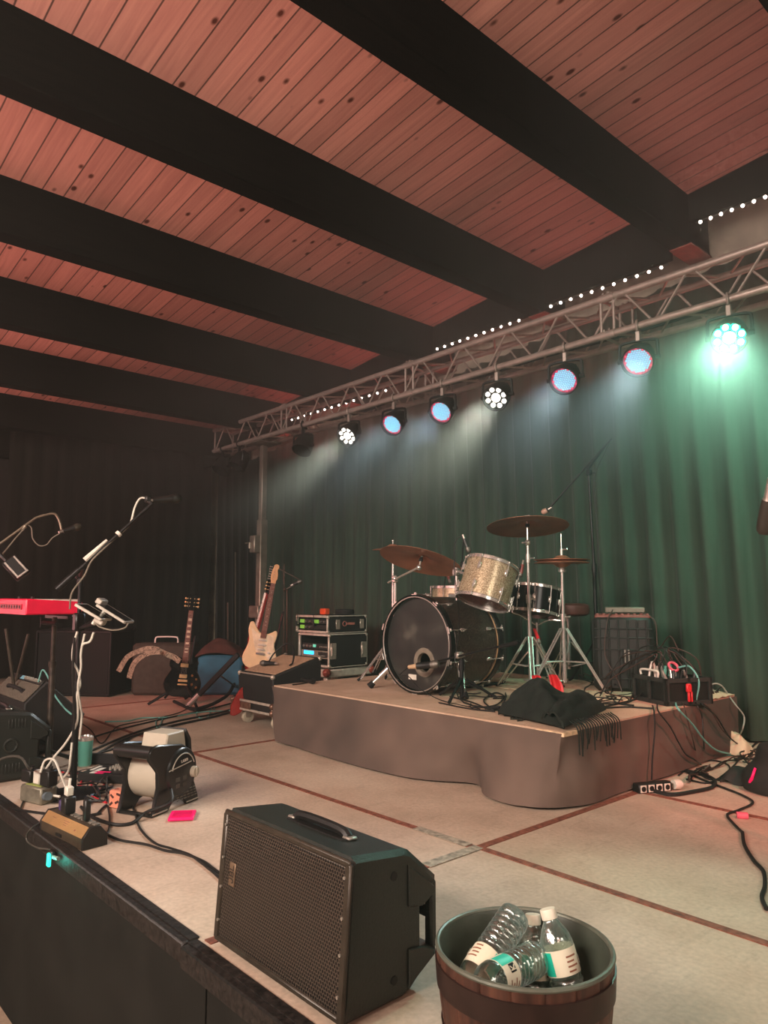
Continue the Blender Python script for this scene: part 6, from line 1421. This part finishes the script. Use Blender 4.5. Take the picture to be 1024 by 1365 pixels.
for i in range(5):
    for j in range(3):
        q = KF @ V((.06+i*.05,.07+j*.08,KH-.014)); hh_ = .035+.02*((i*3+j) % 3); b = MB(m=T(*q)); b.cyl((0,0,0),(.01*((i+j) % 3-1),.008*((i*2+j) % 3-1),hh_),.0085,n=8); b.cyl((.01*((i+j) % 3-1),.008*((i*2+j) % 3-1),hh_),(.014*((i+j) % 3-1),.010*((i*2+j) % 3-1),hh_+.02),.006,n=8)
        part('plug', b, [M_STEEL, M_STEEL, M_BLACK, M_WHITEP, M_BLACK, M_STEEL, M_STEEL, M_TEAL, M_BLACK][(i*2+j*5) % 9], t)
b = MB(m=KF); b.tube([(.04,.28,KH),(.04,.28,KH+.03),(.04,.2,KH+.035),(.04,.12,KH+.03),(.04,.12,KH)],.007,6,4); part('white_handle', b, M_WHITEP, t)
b = MB(m=KF); b.torus(.03,.008,T(.17,.14,KH+.055) @ RX(.9),16,6); part('pink_ring', b, mat('pink_tape', (210,90,110), .5), t)
b = MB(m=KF); b.box((.15,-.012,.10),(.035,.02,.05),bev=.006); b.box((.15,-.010,.05),(.012,.014,.06),bev=.003); b.box((.17,-.010,.05),(.010,.012,.06),bev=.003); part('red_clip', b, M_RED, t)
# black scarf over the corner of the riser
M_SCARF = mat('black_wool_scarf', (21,27,22), .95, var=.35, scale=9, bump=1.)
t = thing('scarf', 'black wool scarf with fringes bundled on the front right corner of the riser', 'scarf', T(-2.3, 3.3, RZT+.002))
sa, sbv = onz(671,948,RZT), onz(800,950,RZT)
hq = [onz(664,954,RZT), onz(752,974,RZT), onz(802,940,RZT), onz(690,924,RZT)]; hq[1].x = min(hq[1].x, -2.075); hq[2].x = min(hq[2].x, -2.08)
def heap(u, v):
    p = hq[0].lerp(hq[1], u).lerp(hq[3].lerp(hq[2], u), v)
    e = max(0, math.sin(PI*u))**.45*max(0, math.sin(PI*v))**.5
    f = .5+.5*math.sin(u*10+v*7+2.2*noise.noise((u*2,v*2,3)))
    h = e*(.095+.062*f**1.3+.045*noise.noise((u*3.1, v*2.6, 1.7))+.02*noise.noise((u*8, v*7, 4)))
    return (min(-2.07, p.x+.02*noise.noise((u*4,v*4,9))), p.y+.03*noise.noise((u*4,v*3,2))*e, RZT+.017+max(0, h))
b = MB(); b.sheet(heap, 56, 34, .012); part('bundle', b, M_SCARF, t, ang=80)
gq = [onz(725,967,RZT), onz(752,976,RZT), onz(806,952,RZT), onz(770,945,RZT)]
for q_ in gq: q_.x = min(q_.x, -2.072)
def heap2(u, v):
    p = gq[0].lerp(gq[3], u).lerp(gq[1].lerp(gq[2], u), v); e = max(0, math.sin(PI*v))**.5*max(0, math.sin(PI*(.1+.8*u)))**.5
    return (p.x, p.y, RZT+.020+e*(.085+.03*noise.noise((u*6,v*4,3))+.015*math.sin(v*14)))
b = MB(); b.sheet(heap2, 28, 16, .012); part('folded_end', b, M_SCARF, t, ang=80)
b = MB(); random.seed(5)
for i in range(18):
    f = i/17; p = onz(752,972,RZT).lerp(onz(806,960,RZT), f); p = V((max(p.x,-2.045)+.004 if p.x > -2.12 else p.x, p.y, RZT+.02)); q = V((-2.022+.01*random.random(), p.y-.02+random.uniform(-.02,.02), RZT-.05-random.random()*.07)); o_ = V((-2.03, p.y, RZT+.01)); b.tube([p+V((-.05,.02,.02)), o_, q], .0035, 5, 4)
for i in range(10): p = onz(672+i*3,948+i*1.5,RZT); b.tube([p+V((.03,.05,.03)), p+V((0,0,.008)), p+V((-.03+random.uniform(-.02,.02),-.035,.004))], .0035, 5, 3)
part('fringe', b, M_SCARF, t)
for (x, y, lab) in ((715,921,'left pink-red cloth tab poking up behind the black scarf'),(738,920,'right pink-red cloth tab poking up behind the black scarf')):
    p = onz(x,y+8,RZT+.0); p = p+V((-.03,.06,0)); F = frame((p.x,p.y,RZT+.003),(0,0,1),RT); b = MB(m=F)
    def tab(u, v): return ((u-.5)*.085*(1-.45*v)+.012*math.sin(v*4), -.02+.03*math.sin(u*5)*(1-v*.5)+.02*v, v*.125)
    b.sheet(tab, 8, 8, .008); obj('cloth_tab', b, M_RED, None, lab, 'cloth', 'red cloth tabs behind the scarf', ang=80)
# drum rug edge seen as a pale band
b = MB(); b.box((-3.05,4.45,RZT+.004),(1.3,.75,.006),bev=.002); obj('drum_rug', b, mat('cream_rug', (206,186,156), .95, var=.15, scale=30), None, 'pale flat rug under the rear of the drum kit', 'rug')
# power strip under the skirt, cloth, backpack
ps = onz(858,1054); PFm = frame((ps.x+.04,ps.y+.02,.002),(0,0,1),(.42,.91,0)); t = thing('power_strip', 'black power strip with white round sockets at the foot of the riser skirt', 'power strip', PFm)
b = MB(m=PFm); b.box((0,0,.022),(.20,.055,.044),bev=.004); part('body', b, M_BLACK, t)
for i in range(4):
    b = MB(m=PFm); b.box((-.075+i*.048,-.0285,.022),(.036,.003,.036),bev=.001); so = part('socket', b, M_WHITEP, t)
    b = MB(m=PFm); b.cyl((-.075+i*.048,-.030,.022),(-.075+i*.048,-.032,.022),.013,n=16); part('socket_well', b, M_BLACK, so)
b = MB(m=PFm); b.lathe([(0,0),(.024,0),(.026,.03),(.018,.05),(0,.05)], T(.12,-.01,.026) @ RY(PI/2), n=14); part('white_plug', b, M_WHITEP, t)
M_PACK = mat('black_quilted_nylon', (30,29,26), .75, var=.2, scale=30, bump=.2)
bp0 = onz(1012,1056); t = thing('backpack', 'puffy black backpack lying at the right border on the floor', 'backpack', T(bp0.x+.10, bp0.y+.12, 0))
def pack(u, v):
    a_ = u*2*PI; ph = v*PI/2; rx, ry, rz = .24, .20, .27; k = 1+.05*math.sin(3*a_+2)+.05*math.sin(ph*9)+.04*noise.noise((u*5,v*4,2))
    return (bp0.x+.12+rx*k*math.cos(a_)*math.cos(ph)**.7+.07*v, bp0.y+.13+ry*k*math.sin(a_)*math.cos(ph)**.7, .006+rz*math.sin(ph)**.9*k)
b = MB(); b.grid(pack, 40, 18); part('body', b, M_PACK, t, ang=80)
q = onz(985,1046); b = MB(); b.sheet(lambda u, v: (q.x-.09+.24*u, q.y-.03+.20*v, .010+.085*math.sin(PI*u)**.6*math.sin(PI*v)**.6+.012*math.sin(u*12)), 16, 12, .01); part('side_pouch', b, M_PACK, t, ang=80)
b = MB(); b.tube([ony(1007,1024,bp0.y-.04), ony(1003,1036,bp0.y-.06), onz(998,1050,.015)], [.006,.007,.014], 8, 5); part('pink_strap', b, M_PINK, t)
cl = onz(978,1006); t_ = MB(); t_.sheet(lambda u, v: (cl.x-.10+.2*u+.02*noise.noise((u*4,v*4,1)), cl.y-.07+.16*v, .012+.13*max(0,math.sin(PI*u))**.5*max(0,math.sin(PI*v))**.6+.03*noise.noise((u*6,v*6,5))*math.sin(PI*u)*math.sin(PI*v)), 16, 14, .006)
obj('cloth', t_, mat('cream_cloth', (196,184,156), .9, var=.08), None, 'crumpled cream cloth on the floor behind the right corner of the riser', 'cloth', ang=80)
cp = onz(955,934,RZT); b = MB(); b.sheet(lambda u, v: (-2.30+.24*u, 4.55+.36*v, RZT+.008+.03*max(0,math.sin(PI*u))**.6*max(0,math.sin(PI*v))**.6+.008*noise.noise((u*7,v*7,8))), 14, 14, .006); obj('paper_sheet', b, mat('cream_cloth', (196,184,156), .9, var=.08), None, 'crumpled pale paper on the rear right corner of the riser', 'paper', ang=80)

# microphone entering at the right border
rm0, rm1 = ond(1018,712,2.6), ond(1026,662,2.55)
dd = (rm1-rm0).normalized(); tt = thing('microphone', 'dark cylinder microphone hanging into the picture at the right border', 'microphone', T(*rm0))
F = frame(rm0, dd); b = MB(m=F); b.lathe([(0,0),(.018,.003),(.026,.014),(.027,.04),(.025,.10),(.022,.13)], n=20); part('grille_head', b, mat('brown_black_mic', (58,48,42), .55, .2), tt)
b = MB(m=F); b.lathe([(.022,.128),(.018,.14),(.016,.21),(0,.21)], n=16); part('body', b, M_STEEL, tt)
r2 = onz(1190,1180); ts = thing('microphone_stand', 'stand just outside the right border holding the hanging microphone', 'stand', T(r2.x, r2.y, 0))
b = MB(); b.cyl((r2.x,r2.y,.02),(r2.x,r2.y,1.55),.012); part('pole', b, M_BLACKM, ts); b = MB(); b.cyl((r2.x,r2.y,1.55), F @ V((0,0,.215)), .008); part('boom', b, M_BLACKM, ts)
b = MB(); b.lathe([(0,0),(.13,0),(.13,.012),(.02,.025),(0,.025)], T(r2.x,r2.y,.001), n=28); part('base', b, M_BLACKM, ts)

# ---------------------------------------------------------------- cables on the floor and riser
def fl(px_, z=.006): return [onz(x, y)+V((0,0,z)) for x, y in px_]
G1 = 'black cables strewn across the stage floor'
for px_, r_, m_, lab in (
    ([(330,940),(290,952),(240,962),(190,975),(150,990),(120,1003),(90,1012)], .008, M_CABLE, 'thick black cable from the wheeled dolly towards the left, middle of the bundle'),
    ([(326,945),(285,957),(235,968),(195,978),(160,990),(128,1008),(104,1022)], .009, M_CABLE, 'thickest black cable of the bundle left of the wheeled dolly, nearest the viewer'),
    ([(318,936),(270,948),(215,960),(165,972),(130,982),(112,990)], .006, M_CABLE, 'thin black cable at the far side of the bundle left of the dolly'),
    ([(255,942),(235,952),(190,962),(160,968),(150,975),(135,992),(122,975),(110,966)], .004, M_CABLE, 'thin black cable wandering from the black guitar to the front stand'),
    ([(310,948),(270,950),(225,957),(190,958),(170,962),(140,963)], .005, M_CABLE_T, 'teal cable lying across the floor left of the dolly'),
    ([(282,945),(275,958),(262,955),(268,943),(283,940),(286,950)], .004, M_CABLE_T, 'small teal cable loop on the floor in front of the blue bag'),
    ([(218,956),(214,966),(210,972),(208,962),(216,957)], .004, M_CABLE_T, 'tiny teal knot of cable on the floor above the fan'),
    ([(140,1113),(160,1122),(195,1128),(220,1136),(245,1140),(270,1150),(284,1160),(298,1170)], .0055, M_CABLE, 'black cable running from the gold-topped bar to the big wedge speaker'),
    ([(118,1075),(130,1060),(148,1058),(165,1062),(178,1080),(186,1105),(205,1125),(228,1133),(252,1141),(268,1152),(283,1164),(296,1176)], .005, M_CABLE, 'black cable looping beside the fan and on to the big wedge speaker'),
    ([(18,1080),(40,1084),(75,1088),(110,1090),(135,1086)], .006, M_CABLE, 'black cable lying just behind the front stage edge'),
    ([(25,1085),(35,1062),(52,1050),(70,1052),(78,1066),(95,1080)], .004, M_CABLE, 'thin black cable arching over the outlet box'),
    ([(128,1088),(142,1075),(146,1090),(145,1108),(142,1114)], .005, M_CABLE, 'short black cable bending down beside the salmon box'),
    ([(70,1028),(95,1032),(125,1030),(140,1042),(130,1055),(110,1052)], .004, M_CABLE_R, 'red cable curling on the floor left of the small mixer'),
    ([(105,1048),(115,1058),(122,1050),(118,1040),(108,1044),(112,1058),(128,1066),(142,1072)], .0055, M_CABLE_R, 'bright red cable tangle between the front stand and the salmon box'),
    ([(60,1040),(85,1058),(110,1066),(140,1062)], .005, M_CABLE, 'black cable crossing the tangle under the front stand'),
    ([(45,1055),(70,1070),(100,1068),(120,1060),(150,1050)], .005, M_CABLE, 'black cable behind the gold-topped bar'),
    ([(110,1010),(150,1000),(175,985)], .006, M_CABLE, 'black cable from the tumbler towards the fan'),
    ([(868,1056),(895,1062),(925,1058),(950,1052),(953,1043),(940,1036),(915,1030)], .010, M_CABLE, 'thick black multicore cable curling out of the power strip'),
    ([(910,1028),(935,1040),(960,1050),(990,1062),(1004,1072),(985,1082),(970,1088),(978,1100),(990,1112)], .006, M_CABLE, 'black cable running from the riser towards the right border'),
    ([(990,1112),(993,1130),(1005,1150),(1018,1165),(1020,1185),(1016,1200),(1022,1215)], .0075, M_CABLE, 'thick black cable at the right border, winding towards the viewer'),
    ([(905,1035),(925,1020),(950,1015),(972,1022),(968,1038),(945,1040),(930,1030)], .005, M_CABLE, 'black cable coil on the floor right of the riser, smaller turn'),
    ([(915,1040),(945,1045),(970,1030),(985,1012),(975,1000),(950,1004),(930,1015)], .005, M_CABLE, 'black cable coil on the floor right of the riser, larger turn'),
    ([(950,1010),(975,1008),(1000,1006),(1024,1006)], .0055, M_CABLE_T, 'teal cable lying towards the right border'),
    ([(1000,1000),(1012,990),(1030,988)], .006, M_CABLE, 'black cable heap behind the backpack, upper turn'),
    ([(992,1010),(1008,1000),(1030,996)], .006, M_CABLE, 'black cable heap behind the backpack, lower turn')):
    cable(lab, fl(px_, r_+.001), r_, m_, G1 if m_ is M_CABLE else None, 6)
b = MB(); q = onz(990,1091)+V((0,0,.012)); b.cyl(q+V((-.02,-.012,0)), q+V((.02,.012,0)), .016, n=10); obj('cable_tie', b, mat('pink_tape', (210,90,110), .5), None, 'pink velcro tie round the cable at the right of the stage floor', 'cable tie')
# cables on the riser top
def rt_(px_, z=.007): return [onz(x, y, RZT)+V((0,0,z)) for x, y in px_]
for px_, r_, lab in (
    ([(618,938),(640,944),(662,941),(672,930),(660,925),(645,935),(655,946)], .005, 'black cable coil on the riser in front of the low drum stand'),
    ([(600,930),(630,938),(655,948),(668,944)], .005, 'black cable lying along the riser below the bass drum'),
    ([(585,938),(625,946),(660,950)], .004, 'black cable nearest the front edge of the riser'),
    ([(800,945),(830,938),(855,930),(850,918),(832,915),(815,925),(822,938),(845,942)], .005, 'black cable coil on the riser left of the crate'),
    ([(790,938),(815,930),(845,925),(852,912),(835,905),(812,912)], .005, 'second black cable coil on the riser left of the crate'),
    ([(795,946),(835,944),(870,946)], .005, 'black cable lying in front of the crate'),
    ([(420,908),(405,912),(390,914)], .005, 'short black cable end at the rear left of the riser')):
    cable(lab, rt_(px_, r_+.002), r_, M_CABLE, 'black cables lying on the riser', 6)
b = MB(); q = rt_([(408,910)],.018)[0]; F = frame(q,(.8,-.1,0)); b.cyl((0,0,-.07),(0,0,.07),.014,n=10,m=F); b.cyl((0,0,.07),(0,0,.11),.02,n=10,m=F); obj('microphone', b, M_BLACK, None, 'black microphone lying on the rear left corner of the riser', 'microphone')
kcx = KF @ V((.15,.16,KH+.05))
for i, (a_, top_, end, m_) in enumerate((((.05,.25),(876,872),[(850,885),(815,905),(800,925)],M_CABLE_B),((.10,.22),(880,868),[(845,880),(812,898),(800,918)],M_CABLE_B),((.08,.18),(886,865),[(855,874),(830,890),(822,912)],M_CABLE),
        ((.2,.15),(890,868),[(915,880),(930,900),(940,925)],M_CABLE_B),((.22,.2),(895,866),[(920,884),(938,905),(948,932)],M_CABLE),((.25,.12),(898,870),[(925,895),(934,915),(936,930)],M_CABLE_B))):
    st_ = KF @ V((a_[0],a_[1],KH+.03)); Y = st_.y
    pts = [st_, ony(top_[0],top_[1],Y)]+[ony(x,y,Y+.05*(k+1)*(1 if i > 2 else .5)) for k, (x, y) in enumerate(end)]
    pts[-1] = onz(end[-1][0], end[-1][1], RZT+.008)
    cable(['brown cable arching left out of the crate, lowest arc','brown cable arching left out of the crate, middle arc','black cable arching left out of the crate, top arc','brown cable arching right out of the crate, lowest arc','black cable arching right out of the crate, top arc','brown cable arching right out of the crate, steepest'][i], pts, .0045, m_, None, 6)
SX = -2.022
def down(px_): return [onxp(x, y, SX+.012) for x, y in px_]
for px_, end, r_, m_, lab in (
    ([(874,945),(873,975),(870,1010),(869,1040)], None, .0045, M_CABLE, 'black cable hanging straight down the skirt to the power strip'),
    ([(880,943),(893,968),(905,990),(914,1005),(925,1012)], (935,1022), .0045, M_CABLE, 'black cable slanting down the skirt right of the straight one'),
    ([(914,940),(918,965),(925,990)], (930,1015), .004, M_CABLE_B, 'brown cable hanging on the skirt below the crate corner'),
    ([(930,930),(936,955),(938,985)], (940,1012), .004, M_CABLE, 'black cable hanging on the skirt near its rear end'),
    ([(940,928),(950,950),(965,975)], (990,1000), .0045, M_CABLE_B, 'brown cable sagging from the rear of the riser to the floor'),
    ([(936,928),(955,955),(975,985)], (1000,1003), .0045, M_CABLE, 'black cable sagging from the rear of the riser to the right'),
    ([(905,938),(923,965),(938,985),(955,1000)], (975,1008), .0055, M_CABLE_T, 'teal cable running from the crate down the skirt to the floor')):
    pts = down(px_); x0, y0 = px_[0]; head = onz(x0-4, y0-4, RZT+.01); head = V((min(head.x,-2.06), head.y, RZT+.012))
    pts = [head, V((SX+.004, pts[0].y, RZT+.012))]+pts[1:]
    if end: pts.append(onz(end[0], end[1])+V((0,0,.012)))
    cable(lab, pts, r_, m_, None, 6)
cable('teal cable from the crate top to the riser edge', [KF @ V((.18,.10,KH+.05)), KF @ V((.22,.03,KH+.06)), KF @ V((.24,-.03,KH-.02)), V((-2.05,(KF @ V((.24,-.03,0))).y,RZT+.012))], .0055, M_CABLE_T)
cable('pale grey cable arching over the rear right corner of the riser', [onz(935,925,RZT+.01), ony(950,912,4.75), ony(962,914,4.8), ony(972,928,4.85), onxp(981,940,-2.0), onxp(992,955,-1.98), onxp(990,972,-1.98), onz(985,1000)+V((0,0,.08))], .005, mat('pale_grey_cable', (150,160,150), .5))

# tangles: cables nothing tells apart
random.seed(21)
def tangle(lab, grp, cx_, cy_, sx, sy, n, z0, hmax, ms, zplane=0., r=.004, clamp=None):
    for i in range(n):
        pts = []; a_ = random.uniform(0, 2*PI); px_, py_ = cx_+random.uniform(-sx,sx)*.5, cy_+random.uniform(-sy,sy)*.5
        for k in range(random.randint(6, 9)):
            a_ += random.uniform(-1.5, 1.9); px_ = min(cx_+sx, max(cx_-sx, px_+math.cos(a_)*sx*.55)); py_ = min(cy_+sy, max(cy_-sy, py_+math.sin(a_)*sy*.6))
            p = onz(px_, py_, zplane); p.z = zplane+r+.001+random.random()**2*hmax
            if clamp: p = clamp(p)
            pts.append(p)
        cable(lab, pts, r, ms[i % len(ms)], grp, 6)
rc_ = lambda p: V((max(RX0+.03, min(-2.10, p.x)), max(RY0+.03, min(RY1-.02, p.y)), p.z))
tangle('thin cable in the tangle on the riser left of the crate', 'cables tangled left of the crate', 822, 922, 42, 17, 8, 0, .05, [M_CABLE, M_CABLE_B, M_CABLE], RZT+.004, .004, rc_)
tangle('thin cable in the heap on the riser behind the crate, at its right end', 'cables heaped at the right end of the riser', 945, 922, 28, 8, 7, 0, .06, [M_CABLE, mat('pale_grey_cable', (150,160,150), .5), M_CABLE_B], RZT+.004, .004, rc_)
tangle('thin black cable in the tangle on the floor right of the riser', 'cables tangled on the floor right of the riser', 968, 1022, 48, 22, 9, 0, .04, [M_CABLE, M_CABLE, M_CABLE_B], .001, .0045, lambda p: V((max(-1.96, p.x), p.y, p.z)))
tangle('thin dark cable in the tangle round the foot of the front left stand', 'cables tangled round the front left stand', 92, 1052, 50, 18, 10, 0, .05, [M_CABLE, mat('dark_grey_cable', (70,68,62), .5), M_CABLE_B], .001, .004, lambda p: V((p.x, max(1.16, p.y), p.z)))
tangle('thin cable lying on the riser round the low drum stand', 'cables lying round the low drum stand', 640, 936, 34, 10, 5, 0, .012, [M_CABLE], RZT+.004, .004, rc_)
for i, (xa, ya, xb, yb, xm, ym) in enumerate(((868,872,800,930,832,872),(874,868,790,915,820,880),(884,864,842,925,850,868),(892,864,944,935,930,880),(886,862,918,942,915,886))):
    Y = 4.45; p0_ = KF @ V((.12+.03*i,.14,KH+.02)); e_ = rc_(onz(xb, yb, RZT)); e_.z = RZT+.01
    cable('thin cable arching out of the crate into the tangle', [p0_, ony(xa,ya,p0_.y), ony(xm,ym,(p0_.y+e_.y)/2), e_], .004, [M_CABLE, M_CABLE_B][i % 2], 'cables arching out of the crate', 7)
